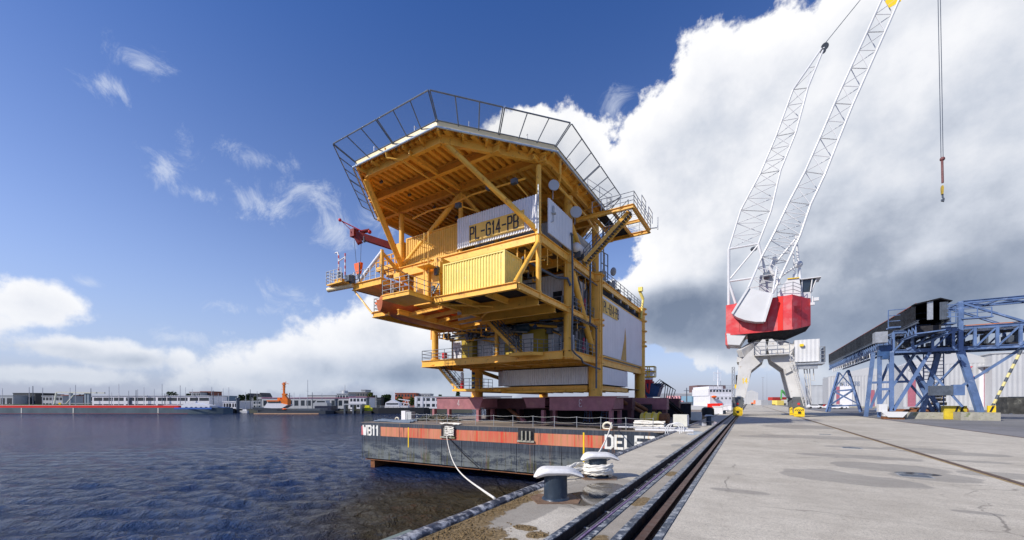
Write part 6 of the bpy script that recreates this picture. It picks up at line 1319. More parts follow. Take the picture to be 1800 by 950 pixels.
for i in range(48):
    y = Yn+.5+(Yf-Yn-1)*i/47; mb.bar((XN+.1, y, cz0-.3), (XN+.1, y, cz0-1.5), .1).bar((XN, y, cz0-1.45), (XN+2.6, y, cz0-1.2), .14).bar((XN+.1, y, cz0-1.5), (XN+.1, y+1.2, cz0-.4), .08)
mb.ibeam((XN, Yn, cz0-1.6), (XN, Yf, cz0-1.6), .22, .3).ibeam((XN+2.6, Yn, cz0-1.6), (XN+2.6, Yf, cz0-1.6), .22, .3); mb.build('lower_truss', bluest, cv)
mb = MB(); mb.box(XN+.2, Yn+1, cz0-1.3, XN+2.4, Yf, cz0-.5); mb.build('belt_bed', darkgap, cv)
for i in range(22):
    y = Yn+6+i*2.2; MB().path([(XN-.15, y+.0+1.2*k/4, cz0-1.6-.9*math.sin(math.pi*k/4)-.15) for k in range(5)], .05, 5).build('hanging_cable', cwhite, cv)
# ladder tower between the footings, steel pipes on the ground behind
lx = Q(1640, 700, YG+5).x; t = Thing('access_ladder', 'caged vertical ladder hanging behind the gantry beside the mossy footing', 'ladder', (lx, YG+5, 0)); mb = MB()
for dx in (-.9, .1, 1.0): mb.tube((lx+dx, YG+5, .1), (lx+dx, YG+5, zb), .07, 6)
for i in range(18): mb.tube((lx-.9, YG+5, .4+.48*i), (lx+1.0, YG+5, .4+.48*i), .05, 5)
mb.build('ladder_cage', bluest, t); mb = MB(); random.seed(12)
for i in range(8): mb.box(lx+.2+random.uniform(-.3, .3), YG+5.3, .1+i*.55, lx+1.2+random.uniform(-.2, .3), YG+6, .5+i*.55)
mb.build('wooden_dunnage', M('bleached timber', (.45, .33, .18), .8, var=.3), t)
for k, (a, b, y, r, lab) in enumerate([(1560, 1640, 76, .55, 'dark rusty pipe lying behind the left trestle'), (1600, 1700, 92, .6, 'rust-brown pipe lying farther back towards the warehouse'), (1640, 1695, 88, .5, 'shorter rust-brown pipe right of the ladder')]):
    pa, pb = Q(a, 715, y), Q(b, 715, y); solo(MB().tube((pa.x, y, r+.1), (pb.x, y, r+.1), r, 20).box(pa.x+.5, y-.4, -.02, pa.x+.8, y+.4, .2).box(pb.x-.8, y-.4, -.02, pb.x-.5, y+.4, .2), 'steel_pipe', rust, lab, 'pipe', 'steel pipes lying in the yard')
# dark hopper at the right picture edge
x, y, _ = onZ(1775, 728, 0); t = Thing('steel_hopper', 'dark open steel hopper standing at the right picture edge', 'hopper', (x+2, y, 0))
MB().add([(x-.2, y, 0), (x+6, y, 0), (x+6, y+4, 0), (x-.2, y+4, 0), (x-.35, y-.2, 3.1), (x+6, y-.2, 3.1), (x+6, y+4, 3.1), (x-.35, y+4, 3.1)], [(3,2,1,0),(4,5,6,7),(0,1,5,4),(1,2,6,5),(2,3,7,6),(3,0,4,7)]).build('shell', M('dark grimy steel', (.05, .05, .045), .6, var=.5, scale=.8, stain=(.2, .2, .17), stain_amt=.35, stain_scale=.7), t)
MB().ibeam((x-.3, y-.25, 3.1), (x+6, y-.25, 3.1), .1, .1).box(x-.1, y-.1, -.02, x+.3, y+3.8, .1).build('rim', steel_d, t)
# ================================================================== warehouses and yard on the right
def hall(name, label, px0, px1, d, ytop, mat, depth=40, gable=None, base=0., rot=None, doors=(), extra=None, group=None, ang=None):
    """rectangular hall whose front wall stands at image depth d; heights from the photo"""
    YY = ray((px0+px1)/2, d)[1]; a = V(onY(px0, 700, YY)); b = V(onY(px1, 700, YY)); tm = (px0-CXP)/FPX; zt = zat(ytop, YY/(((px0+px1)/2-CXP)/FPX*SA+CA)); W = (b-a).length; t = Thing(name, label, 'warehouse' if 'ware' in name else 'building', (a.x, YY, base), 0, group, local=True)
    g = gable or 0
    MB().corr((0, 0), (W, 0), base+.02, zt, .9 if d < 200 else 2, .06, .1).build('front_wall', mat, t)
    pts = [(0, .12), (W, .12), (W, depth), (0, depth)]
    MB().prism(pts, base, zt).build('wall', mat, t)
    if g: 
        MB().slab([(0, -.1, zt), (W, -.1, zt), (W*.5, -.1, zt+g)], (0, depth, 0)).build('roof', mat, t)
    else: MB().box(-.3, -.3, zt, W+.3, depth, zt+.25).build('roof', mat, t)
    for (x0, x1, y1, dm) in doors:
        xa = (x0-px0)/(px1-px0)*W; xb = (x1-px0)/(px1-px0)*W; MB().box(xa, -.12, base+.02, xb, -.07, zat(y1, d)).build('door', dm, t)
    return t, W, zt
t, W, zt = hall('warehouse', 'white warehouse with dark lettering beyond the far trestle, left of the tall halls', 1456, 1600, 150, 661, shedw, 14, gable=3.2, doors=((1471, 1477, 679, pinkd), (1478, 1500, 672, whitep), (1533, 1540, 686, pinkd)))
mb = MB(); x = (1478-1456)/144*W; letters(mb, 'WAGENBORG', (x, -.10, zat(678, 150)), (1, 0), 1.5, .22, .02, .5, .16); mb.build('lettering', M('faded blue lettering', (.2, .24, .32), .6), t)
MB().box((1456-1456), -1.0, 0, W, -.2, .5).build('plinth', conc, t)
t, W, zt = hall('warehouse', 'large pale warehouse with a red arrow-shaped emblem seen through the gantry', 1588, 1760, 112, 640, shedw, 12, gable=4.5, doors=((1596, 1611, 667, pinkd), (1724, 1731, 648, whitep), (1731, 1748, 647, pinkd)))
def wx(px): return (px-1588)/172*W
e1 = MB().slab([(wx(1698), -.09, zat(646, 112)), (wx(1713), -.09, zat(645, 112)), (wx(1705), -.09, zat(655, 112))], (0, -.02, 0)).slab([(wx(1700), -.09, zat(665, 112)), (wx(1718), -.09, zat(666, 112)), (wx(1707), -.09, zat(655, 112))], (0, -.02, 0)); e1.build('emblem', cred, t)
MB().slab([(wx(1703.5), -.115, zat(651, 112)), (wx(1707), -.115, zat(651, 112)), (wx(1708), -.115, zat(659, 112)), (wx(1705), -.115, zat(659, 112))], (0, -.02, 0)).build('emblem_centre', black, t)
MB().box(wx(1724)-.4, -4, zat(648, 112), wx(1750), -.12, zat(647, 112)+.15).box(0, -.5, 0, W, -.1, .8).build('canopy', shedg, t)
for pxl in (1598, 1622, 1700): MB().path([(wx(pxl), -.1, zat(650, 112)), (wx(pxl), -.9, zat(647, 112)), (wx(pxl)+.6, -1.2, zat(646, 112))], .07).build('wall_lamp', steel_d, t)
t, W, zt = hall('warehouse', 'corrugated grey warehouse at the right picture edge, nearest of the halls', 1744, 1960, 100, 618, shedw, 12, gable=0)
MB().box(0, -.35, 0, W, -.08, 1.6).build('plinth', conc, t); MB().box(2, -1.4, 0, 2.3, -.4, 2.4).build('buttress', conc, t)
hall('shed', 'low grey shed with a pale roof edge between crane and warehouses', 1422, 1456, 230, 678, shedg, 14)
hall('shed', 'white gabled shed far down the quay seen under the crane portal', 1308, 1333, 420, 691, shedw, 60, gable=3)
# cars
def car(px, py, L, label, mat, rot=0.):
    x, y, _ = onZ(px, py, 0); t = Thing('parked_car', label, 'car', (x, y, 0), rot, 'cars parked before the warehouses', local=True); w = .88
    h = [(-L/2, .35), (-L/2, .8), (-L*.42, .95), (-L*.33, 1.42), (L*.10, 1.45), (L*.25, 1.0), (L*.47, .85), (L/2, .6), (L/2, .35)]
    MB().slab([(a, -w, b) for a, b in h], (0, 2*w, 0)).build('body', mat, t); MB().slab([(-L*.36, -w-.01, 1.0), (L*.2, -w-.01, 1.0), (L*.08, -w-.01, 1.36), (-L*.30, -w-.01, 1.36)], (0, .02, 0)).build('side_window', glass, t)
    for a in (-L*.31, L*.31): MB().tube((a, -w-.02, .33), (a, w+.02, .33), .33, 16).build('wheel', rubber, t)
cp = M('white car paint', (.75, .75, .75), .25); 
car(1432, 718.5, 4.3, 'white car parked left of the far trestle, left end of the row', cp, .2); car(1447, 718, 4.4, 'dark car parked beside the white one', M('dark car paint', (.03, .03, .04), .25), .1); car(1458, 718.4, 4.2, 'red car parked behind the far trestle leg', M('red car paint', (.5, .03, .02), .25), -.1)
car(1467, 719.5, 5.0, 'white van-like car seen through the far trestle', cp, .1); car(1476, 719, 4.3, 'white car between the far trestle legs', cp, 0)
x, y, _ = onZ(1327, 712.5, 0); t = Thing('work_vehicle', 'small orange work vehicle far down the quay', 'vehicle', (x, y, 0)); MB().box(x-2.3, y, .8, x+2.3, y+3, 1.8).box(x-.8, y, 1.8, x+1.0, y+2.5, 3.3).build('body', M('pale orange paint', (.75, .20, .08), .5), t); MB().tube((x-1.6, y-.1, .6), (x-1.6, y+.3, .6), .6).tube((x+1.6, y-.1, .6), (x+1.6, y+.3, .6), .6).build('wheels', rubber, t)
# far row: containers, green material handler, low white sheds
def fbox(name, label, px0, px1, y0, y1, d, mat, cat='building', depth=12, group=None, base=None):
    a = V(ray(px0, d)); b = V(ray(px1, d)); z0 = base if base is not None else zat(y0, d); z1 = zat(y1, d); t = Thing(name, label, cat, (a.x, a.y, z0), YAW, group, local=True); W = (b-a).length
    MB().box(0, 0, z0, W, depth, z1).build('walls', mat, t); return t, W, z0, z1
for i in range(4): fbox('shipping_container', ['leftmost red container in the far row under the portal', 'second red container from the left in the far row', 'third red container in the far row', 'rightmost red container in the far row, behind the green handler'][i], 1358+6.3*i, 1364+6.3*i, 704, 698.5, 330, M('red container', (.42, .04, .03), .5), 'container', 6, 'red containers in the far row', base=0)
x, y, _ = ray(1383, 300); t = Thing('material_handler', 'green long-armed handler machine far away behind the portal', 'excavator', (x, y, 0)); gm = M('handler green', (.10, .36, .10), .5)
def f3(px, py, d): return V(ray(px, d, zat(py, d)))
MB().bar(f3(1373, 702, 300), f3(1374, 686, 300), 1.0).bar(f3(1374, 686, 300), f3(1386, 700, 300), 1.1).build('arm', gm, t); MB().box(x-.5, y-1, 1.6, x+3.2, y+3, 4.2).build('body', gm, t); MB().box(x-1, y-1.4, 0, x+3.6, y+3.4, 1.6).build('tracks', rubber, t)
random.seed(31)
for i, (a, b, c, m_) in enumerate([(1338, 1350, 703.5, shedw), (1350, 1357, 704, shedg), (1384, 1402, 703, shedw), (1366, 1378, 704.2, yelc), (1402, 1420, 704, shedg)]):
    fbox('low_unit', ['white low unit left of the far red containers', 'grey low unit touching the red containers', 'white low unit right of the green handler', 'cream low unit in front of the red containers', 'grey low unit beside the grey shed'][i], a, b, 706, c, 260, m_, 'cabin', 6, 'low cabins in the far row', base=0)
for i, (px, top, d, lab) in enumerate([(1341, 664, 160, 'thin tall lamp mast seen through the portal'), (1348, 655, 900, 'pale distant mast behind the portal'), (1419, 664, 300, 'lamp mast right of the portal ladder'), (1449, 664, 180, 'lamp mast before the grey shed')]):
    x, y, _ = ray(px, d); solo(MB().tube((x, y, 0), (x, y, zat(top, d)), .12 if d < 500 else .4, 6, .07).box(x-.5, y-.1, zat(top, d), x+.5, y+.1, zat(top, d)+.15), 'lamp_mast', galv, lab, 'mast', 'lamp masts in the yard')
# buildings behind the ship
fbox('office_block', 'brown flat-roofed office block rising behind the white ship', 1226, 1276, 705, 677.5, 420, M('brown brick', (.16, .10, .10), .7), 'building', 20, base=0)
t, W, z0, z1 = fbox('office_storey_band', 'pale window band storey of the brown office', 1226, 1276, 690, 686, 419, shedw, 'building', .5) if False else (None,)*4
fbox('warehouse', 'long blue-fronted shed with a white roof left of the ship', 1216, 1246, 709, 696.5, 300, M('pale blue shed', (.20, .34, .44), .5), 'warehouse', 20, base=0)
fbox('warehouse', 'long low white shed behind the pink bundles', 1160, 1216, 707, 692, 340, shedw, 'warehouse', 30, base=0); fbox('warehouse', 'white roofed hall joining the ship and the blue shed', 1216, 1262, 697, 690.5, 345, shedw, 'warehouse', 30, base=0)
random.seed(14); pk = M('pink wrapped bundle', (.62, .32, .34), .6, var=.25, scale=.6)
for i in range(9):
    px = 1177+5.2*(i % 5)+random.uniform(-.5, .5); x, y, _ = onZ(px, 712.6+.3*(i//5), 0); solo(MB().prism([(x-1.4, y-2), (x+1.4, y-2.2), (x+1.5, y+2), (x-1.3, y+2)], 0 if i < 5 else 3.1, 3.0 if i < 5 else 6.0).box(x-1.45, y-2.25, 1.4 if i < 5 else 4.4, x+1.55, y+2.05, 1.55 if i < 5 else 4.55), 'wrapped_bundle', pk, f'pink wrapped bundle in the stack beyond the black struts, {["bottom row leftmost","bottom row second","bottom row middle","bottom row fourth","bottom row rightmost","top row leftmost","top row second","top row third","top row rightmost"][i]}', 'bundle', 'pink wrapped bundles stacked on the quay')
x, y, _ = ray(1207, 150); solo(MB().tube((x, y, 0), (x, y, zat(682, 150)), .3, 8, .15).box(x-2, y-1, 0, x+2, y+1, 2.2).bar((x-1, y, zat(687, 150)), (x+1, y, zat(687, 150)), .2), 'survey_mast', steel_d, 'dark slim mast on a squat base between pink bundles and blue shed', 'mast')
for i in range(4):
    x, y, _ = onZ(1200+3*i, 719, 0); solo(MB().bar(f3(1177+4*i, 704+i, 110), (x, y, .2), .12).ball((x, y, .3), .4), 'grab_rod', M('dark red rod', (.35, .04, .06), .6), ['first thin red-tipped rod left of the red barriers', 'second thin red-tipped rod', 'third thin red-tipped rod', 'last thin red-tipped rod, nearest the barriers'][i], 'rod', 'red tipped rods leaning on the quay')
# white ship moored beyond
shd = 132.0
t = Thing('moored_ship', 'white-bridged ship with an orange rescue boat moored ahead of the barge', 'ship', V(ray(1268, shd, WL)), YAW, local=True)
ox = (1268-CXP)/FPX*shd
def sh(px, py): return ((px-CXP)/FPX*shd-ox, zat(py, shd))
a0, _ = sh(1247, 700); a1_, _ = sh(1291, 700)
MB().prism([(a0-1, -2), (a1_, -2), (a1_+1, 30), (a0, 30)], WL-1, .9).build('hull', shedw, t)
for (p0, p1, yb, yt, dy) in ((1248, 1290, 718, 696, 0), (1247, 1290, 696, 683.5, .6), (1252, 1276, 683.5, 679, 2)):
    x0_, z1_ = sh(p0, yt); x1_, _ = sh(p1, yt); MB().box(x0_, dy, max(.9, zat(yb, shd)), x1_, dy+12, z1_).build('superstructure', whitep, t)
for i in range(7): x_, z_ = sh(1249.5+i*5.6, 689); MB().box(x_, .55, z_, x_+.62, .59, z_+.65).build('window', glass, t)
for i in range(5): x_, z_ = sh(1254+i*7, 702); MB().box(x_, -.05, z_, x_+.4, -.01, z_+.6).build('window', glass, t)
x_, z_ = sh(1252.5, 698); MB().ball((x_, -1.0, z_), .9, .7, .45).build('rescue_boat', orange, t)
mb = MB(); x_, _ = sh(1273, 700); z0_, z1_ = zat(683, shd), zat(649, shd); mb.tube((x_, 4, z0_), (x_, 4, z1_), .22, 8, .12).tube((x_, 4, z1_), (x_, 4, zat(622, shd)), .04, 5)
for zz, l in ((654, 1.6), (662, 1.1), (668, 1.5), (655.5, 1.2)): mb.bar((x_-l, 4, zat(zz, shd)), (x_+l*.6, 4, zat(zz, shd)), .14)
for dx in (-1.5, -1.0, 1.0): mb.tube((x_+dx, 4, zat(668, shd)), (x_+dx, 4, zat(652, shd)), .04, 5)
mb.build('mast', whitep, t); MB().rail([(a0, .2, zat(683.5, shd)), (a1_, .2, zat(683.5, shd))], 1, 1.5, .05, 1).tube((a0+6.3, 5, zat(680, shd)), (a0+6.3, 5, zat(668, shd)), .08).build('railing', galv, t)
# ================================================================== the far side of the harbour (depth about 230-330 m)
FD = 232.0
class Far:
    """local frame square to the view at depth d: x to the right in metres, y away"""
    def __init__(s, d, px): s.d = d; s.px = px
    def x(s, px): return (px-s.px)/FPX*s.d
    def z(s, py): return zat(py, s.d)
def fthing(name, label, cat, px, d, z0, group=None):
    f = Far(d, px); o = Thing(name, label, cat, V(ray(px, d, z0)), YAW, group, local=True); return o, f
LZ = -2.6
t, f = fthing('cargo_barge', 'very long grey river barge with a bright red coaming and white wheelhouse', 'barge', 180, FD, WL)
hz1 = f.z(717)
MB().prism([(f.x(-60), 0), (f.x(330), 0), (f.x(385), 3), (f.x(398), 5.5), (f.x(385), 9), (f.x(330), 11), (f.x(-60), 11)], WL-.5, hz1).build('hull', M('barge grey blue', (.10, .14, .16), .5, var=.2, scale=.1, streak=.2), t)
MB().box(f.x(-60), -.06, WL-.3, f.x(330), -.01, WL+.25).build('boot_stripe', M('dull red boot stripe', (.22, .06, .08), .6), t)
MB().box(f.x(-60), .6, hz1, f.x(312), 10.4, f.z(713.6)).build('coaming', cred2, t); MB().box(f.x(-60), .8, f.z(713.6), f.x(275), 10.2, f.z(712.8)).build('hatch_covers', M('pink grey hatch', (.5, .38, .36), .6), t)
for px in (38, 129, 278): MB().box(f.x(px-1), -.1, WL+.3, f.x(px+1), -.02, hz1-.2).build('fender_mark', cream, t)
MB().prism([(f.x(316), 1), (f.x(366), 1), (f.x(366), 9), (f.x(316), 9)], hz1, f.z(713)).slab([(f.x(316), 1, f.z(713)), (f.x(325), 1, f.z(708.5)), (f.x(338), 1, f.z(708.5)), (f.x(345), 1, f.z(711)), (f.x(364), 1, f.z(713))], (0, 7, 0)).build('wheelhouse', whitep, t)
for px in (323, 332, 340, 349, 358): MB().box(f.x(px), .93, f.z(717.2), f.x(px+4), .98, f.z(715.6)).build('window', glass, t)
MB().box(f.x(306), -.05, hz1-.9, f.x(372), -.01, hz1+.1).build('blue_strake', M('ship blue', (.04, .12, .42), .5), t)
MB().box(f.x(282), 2, f.z(714), f.x(318), 7, f.z(711.5)).build('stern_deckhouse', shedg, t)
t, f = fthing('dark_barge', 'black-hulled boat lying just behind the stern of the long red barge', 'boat', 395, FD+6, WL)
MB().prism([(f.x(345), 4), (f.x(372), 0), (f.x(396), 0), (f.x(405), 4), (f.x(396), 8), (f.x(350), 8)], WL-.5, f.z(719)).build('hull', rubber, t); MB().box(f.x(376), 1.5, f.z(719), f.x(392), 6, f.z(716)).build('deckhouse', M('ship blue', (.04, .12, .42), .5), t)
# orange-masted tug
t, f = fthing('rescue_tug', 'dark-hulled tug with white house and tall orange mast and funnel', 'tug', 490, FD-6, WL)
MB().prism([(f.x(442), 5), (f.x(452), 1), (f.x(470), 0), (f.x(572), 0), (f.x(580), 5), (f.x(572), 10), (f.x(470), 10), (f.x(452), 9)], WL-.4, f.z(722)).slab([(f.x(441), .5, f.z(716.5)), (f.x(487), -.02, f.z(718.5)), (f.x(487), -.02, f.z(722)), (f.x(446), .5, f.z(722))], (0, 9, 0)).build('hull', M('tug dark hull', (.035, .045, .06), .5), t)
MB().box(f.x(446), -.08, WL-.2, f.x(560), -.02, WL+.5).build('boot_stripe', M('tan boot stripe', (.5, .30, .18), .6), t)
MB().slab([(f.x(459), 2, f.z(718)), (f.x(492), 2, f.z(718)), (f.x(502), 2, f.z(712)), (f.x(490), 2, f.z(709.5)), (f.x(465), 2, f.z(709.5))], (0, 6, 0)).build('deckhouse', whitep, t); MB().box(f.x(466), 2.4, f.z(709.5), f.x(489), 7, f.z(706)).build('bridge', shedg, t)
MB().box(f.x(467), 2.2, f.z(708.8), f.x(488), 2.35, f.z(706.6)).build('bridge_windows', glass, t)
og = M('tug orange', (.75, .17, .01), .5)
MB().box(f.x(465), 2.0, f.z(706), f.x(487), 7, f.z(704)).box(f.x(486), 2.5, f.z(713), f.x(501), 6, f.z(702)).box(f.x(482), 3, f.z(704), f.x(487), 6, f.z(699)).slab([(f.x(490), 3, f.z(702)), (f.x(500), 3, f.z(702)), (f.x(495), 3, f.z(695)), (f.x(491), 3, f.z(695))], (0, 2, 0)).build('funnel', og, t)
MB().box(f.x(491), 3.5, f.z(697), f.x(493.5), 4.5, f.z(672)).box(f.x(490), 3.3, f.z(677), f.x(494.5), 4.7, f.z(676)).bar((f.x(488), 4, f.z(674.5)), (f.x(493), 4, f.z(674.5)), .2).bar((f.x(493), 4, f.z(672)), (f.x(501), 4, f.z(675)), .2).bar((f.x(487), 4, f.z(684)), (f.x(491), 4, f.z(684)), .2).bar((f.x(488.5), 4, f.z(680)), (f.x(495.5), 4, f.z(680)), .3).tube((f.x(489), 4, f.z(677)), (f.x(489), 4, f.z(673)), .12).tube((f.x(495), 4, f.z(676)), (f.x(495.5), 4, f.z(670)), .12).box(f.x(490), 3, f.z(695), f.x(497), 5, f.z(692)).build('mast', og, t)
MB().tube((f.x(502), 4, f.z(702)), (f.x(502), 4, f.z(691)), .2).bar((f.x(499), 4, f.z(696)), (f.x(507), 4, f.z(696.5)), .3).build('gun_post', steel_d, t)
MB().ball((f.x(500), 0, f.z(719.5)), 1.4, .6, .45).build('rescue_boat', orange, t); MB().rail([(f.x(487), .1, f.z(722)), (f.x(575), .1, f.z(722))], 1.1, 2, .08, 1).box(f.x(520), 2, f.z(722), f.x(560), 6, f.z(719)).build('deck_gear', steel_d, t)
t, f = fthing('black_pontoon', 'black floating pontoon box behind the tug stern', 'pontoon', 568, FD+4, WL); MB().box(f.x(553), 0, WL-.3, f.x(582), 8, f.z(714)).build('hull', M('navy black', (.01, .015, .04), .5), t)
t, f = fthing('work_boat', 'grey-white work boat with a wheelhouse behind the tug', 'boat', 562, FD+14, WL); MB().box(f.x(550), 0, WL, f.x(575), 6, f.z(709)).slab([(f.x(552), 0, f.z(709)), (f.x(574), 0, f.z(709)), (f.x(572), 0, f.z(704)), (f.x(556), 0, f.z(704))], (0, 5, 0)).build('hull', shedg, t); MB().box(f.x(557), -.06, f.z(707.5), f.x(571), -.02, f.z(705)).build('window', glass, t)
# dark patrol boat
t, f = fthing('pilot_boat', 'long black-hulled boat with white wheelhouse left of the maroon beam', 'boat', 695, FD+2, WL)
MB().prism([(f.x(651), 4), (f.x(665), 0), (f.x(745), 0), (f.x(752), 4), (f.x(745), 9), (f.x(665), 9)], WL-.4, f.z(717)).build('hull', M('black hull', (.012, .014, .018), .45), t)
MB().slab([(f.x(675), 1, f.z(717)), (f.x(702), 1, f.z(717)), (f.x(700), 1, f.z(708.5)), (f.x(688), 1, f.z(703)), (f.x(677), 1, f.z(708))], (0, 6, 0)).box(f.x(700), 1.2, f.z(717), f.x(716), 6, f.z(713.5)).build('wheelhouse', whitep, t)
MB().box(f.x(678), .9, f.z(711.5), f.x(699), .96, f.z(709)).build('window', glass, t); MB().tube((f.x(691), 3, f.z(703)), (f.x(691.5), 3, f.z(685)), .28, 8, .12).bar((f.x(688), 3, f.z(689)), (f.x(695), 3, f.z(689)), .25).bar((f.x(689), 3, f.z(694)), (f.x(694), 3, f.z(694)), .2).bar((f.x(689), 3, f.z(686)), (f.x(694), 3, f.z(686)), .2).build('mast', whitep, t)
MB().bar((f.x(698), 3, f.z(702)), (f.x(718), 3, f.z(704.5)), .5).bar((f.x(704), 3, f.z(716)), (f.x(712), 3, f.z(704)), .3).bar((f.x(717), 3, f.z(716)), (f.x(714), 3, f.z(704)), .3).bar((f.x(703), 3, f.z(708)), (f.x(718), 3, f.z(711)), .3).build('deck_crane', whitep, t); MB().rail([(f.x(668), .2, f.z(717)), (f.x(745), .2, f.z(717))], 1, 2.5, .07, 1).build('railing', galv, t)
for k, (px, w, lab) in enumerate([(730.5, 1.9, 'left of two white tall gate posts beside the black boat'), (741, 1.9, 'right of two white tall gate posts beside the black boat')]):
    t, f = fthing('gate_post', lab, 'post', px, FD+12, WL, 'white gate posts'); MB().box(f.x(px-w), 0, WL-.5, f.x(px+w), 2.5, f.z(698)).build('post', whitep, t)
# jetty
t, f = fthing('jetty', 'grey jetty portal frame and dark pontoons right of the tug', 'jetty', 620, FD+3, WL)
for a, b in ((604, 607), (619, 622), (633, 636)): MB().box(f.x(a), 0, WL-1, f.x(b), 4, f.z(712)).build('pile', steel_d, t)
MB().box(f.x(603), 0, f.z(712), f.x(636), 4.5, f.z(710)).build('crossbeam', shedg, t); MB().box(f.x(580), .5, WL-.4, f.x(652), 4, f.z(723)).build('pontoon', rubber, t)
for k, (px, yt, lab) in enumerate([(228, 699, 'dark mooring pile behind the red barge'), (418, 699.5, 'dark mooring pile between the barge stern and the tug'), (591, 701, 'grey mooring pile right of the tug'), (646, 699, 'grey mooring pile before the gabled houses')]):
    t, f = fthing('mooring_pile', lab, 'pile', px, FD+14, WL, 'tall round mooring piles'); MB().tube((0, 0, WL-1), (0, 0, f.z(yt)), .95, 14).tube((0, 0, f.z(yt)-.8), (0, 0, f.z(yt)), 1.3, 14).build('pile', steel_d, t)
# buildings
SD = 300.0
def bld(px0, px1, yt, d, mat, label, rows=0, cols=0, name='building', depth=16, roofm=None, gable=0, wm_=glass, cat='building', group=None, yb=None, fill=.15):
    f = Far(d, px0); t = Thing(name, label, cat, V(ray(px0, d, LZ)), YAW, group, local=True); W = f.x(px1); zt = f.z(yt)
    MB().box(0, 0, LZ, W, depth, zt).build('wall', mat, t)
    if gable: MB().slab([(0, -.2, zt), (W, -.2, zt), (W/2, -.2, zt+gable)], (0, depth+.4, 0)).build('roof', roofm or mat, t)
    else: MB().box(-.3, -.3, zt, W+.3, depth+.3, zt+.5).build('roof', roofm or mat, t)
    hh = (zt-LZ)/max(1, rows)
    for r in range(rows):
        for c in range(cols):
            w = W/cols; MB().box(c*w+w*(fill+(.12 if c % 3 == 0 else 0)), -.06, LZ+r*hh+hh*.3, c*w+w*(1-fill), -.01, LZ+r*hh+hh*.8).build('window', wm_, t)
    return t
brick = M('red brown brick', (.28, .10, .07), .8, var=.2, scale=.3); dkb = M('dark slate building', (.045, .05, .055), .6)
bld(162, 368, 697, 258, whitep, 'very long white two-storey office building with window bands', 2, 11, roofm=shedg, fill=.05)
bld(-40, 23, 696, 330, shedg, 'pale blue-white glass shed at the left picture edge', 1, 5); bld(23, 62, 692, 340, dkb, 'dark block with a wide flat roof left of the lift bridge', 1, 4, roofm=dkb); bld(62, 76, 694, 350, dkb, 'black tall hall next to the dark flat-roofed block')
bld(74, 110, 697, 330, shedw, 'white house with dark windows behind the yacht masts', 2, 6); bld(108, 122, 695.5, 338, brick, 'dark red brick block behind the lift bridge'); bld(333, 352, 690, 420, shedw, 'pale flats with brown top floor behind the long white office', 3, 5, roofm=brick); bld(352, 371, 689, 430, brick, 'brick block of flats behind the long white office', 3, 5)
bld(371, 390, 697, 290, M('blue glass', (.12, .2, .28), .2), 'blue-grey glass pavilion at the end of the white office', 1, 5); bld(392, 417, 707, 260, whitep, 'white flat harbour pavilion left of the dark pile', 1, 5)
for i, (a, b, y) in enumerate([(430, 442, 699), (444, 452, 700), (453, 461, 698)]): bld(a, b, y, 380, shedg, ['left gabled grey house above the marina', 'middle gabled grey house above the marina', 'dark-roofed house right of the gabled ones'][i], 1, 2, gable=4, roofm=dkb, name='house', cat='house')
bld(424, 458, 706, 300, shedg, 'pale terrace with small coloured flags behind the tug bow', 2, 8)
bld(460, 614, 700.5, 275, shedw, 'long white hall with a thin magenta roof edge behind the tug', 1, 14, roofm=M('magenta roof edge', (.30, .08, .16), .5)); bld(614, 645, 699, 272, whitep, 'white hall with magenta roof edge right of the tower', 2, 5, roofm=M('magenta roof edge', (.30, .08, .16), .5))
t = bld(592, 612, 693, 330, shedg, 'grey terminal building carrying a round glass tower', 2, 4); f = Far(330, 592); MB().tube((f.x(601), 6, f.z(693)), (f.x(601), 6, f.z(687)), 2.4, 16).tube((f.x(601), 6, f.z(687)), (f.x(601), 6, f.z(676)), .35, 6, .15).bar((f.x(592), 6, f.z(688)), (f.x(600), 6, f.z(686)), .5).build('tower', shedw, t)
bld(604, 646, 690.5, 400, M('taupe flats', (.20, .19, .18), .6), 'taupe terraced flats behind the terminal', 3, 9); bld(635, 642, 686, 402, shedg, 'narrow grey stair tower on the taupe flats')
bld(655, 670, 700, 330, dkb, 'low dark-roofed houses right of the grey pile', 1, 5, roofm=dkb, name='house', cat='house'); bld(694, 731, 692, 360, M('orange brick', (.40, .10, .05), .7), 'orange-red brick apartment block behind the black boat', 3, 7); bld(731, 756, 693, 370, shedw, 'white apartment block right of the orange one', 2, 5)
bld(731, 835, 698, 290, whitep, 'white arcade building with large openings behind the gate posts', 2, 12, roofm=shedw); bld(835, 900, 697, 420, shedg, 'low far building seen between the legs under the platform', 1, 5); bld(1040, 1105, 697, 420, shedw, 'far white building seen under the right half of the platform', 1, 6)
bld(540, 590, 695.5, 420, shedw, 'white ship-like building with a dome behind the magenta-edged hall', 1, 6)
# lift bridge
t, f = fthing('lift_bridge', 'white balance-beam lift bridge with blue-grey towers behind the red barge', 'bridge', 120, 300, LZ)
MB().bar((f.x(100), 0, f.z(690)), (f.x(170), 0, f.z(690.8)), 1.2, 1.0).bar((f.x(100), 6, f.z(690)), (f.x(170), 6, f.z(690.8)), 1.0).build('balance_beam', cream, t)
for px in (121, 148, 153): MB().box(f.x(px), 0, LZ, f.x(px+3.2), 1.6, f.z(690.8)).build('tower', M('bridge blue grey', (.25, .30, .36), .5), t)
MB().box(f.x(90), 0, f.z(710), f.x(170), 6, f.z(709)).build('deck', shedg, t); MB().bar((f.x(95), 0, f.z(711)), (f.x(99), 0, f.z(690)), .8).build('rod', cream, t); MB().bar((f.x(116), 0, f.z(710)), (f.x(129), 0, f.z(695)), .5).build('rod', cream, t)
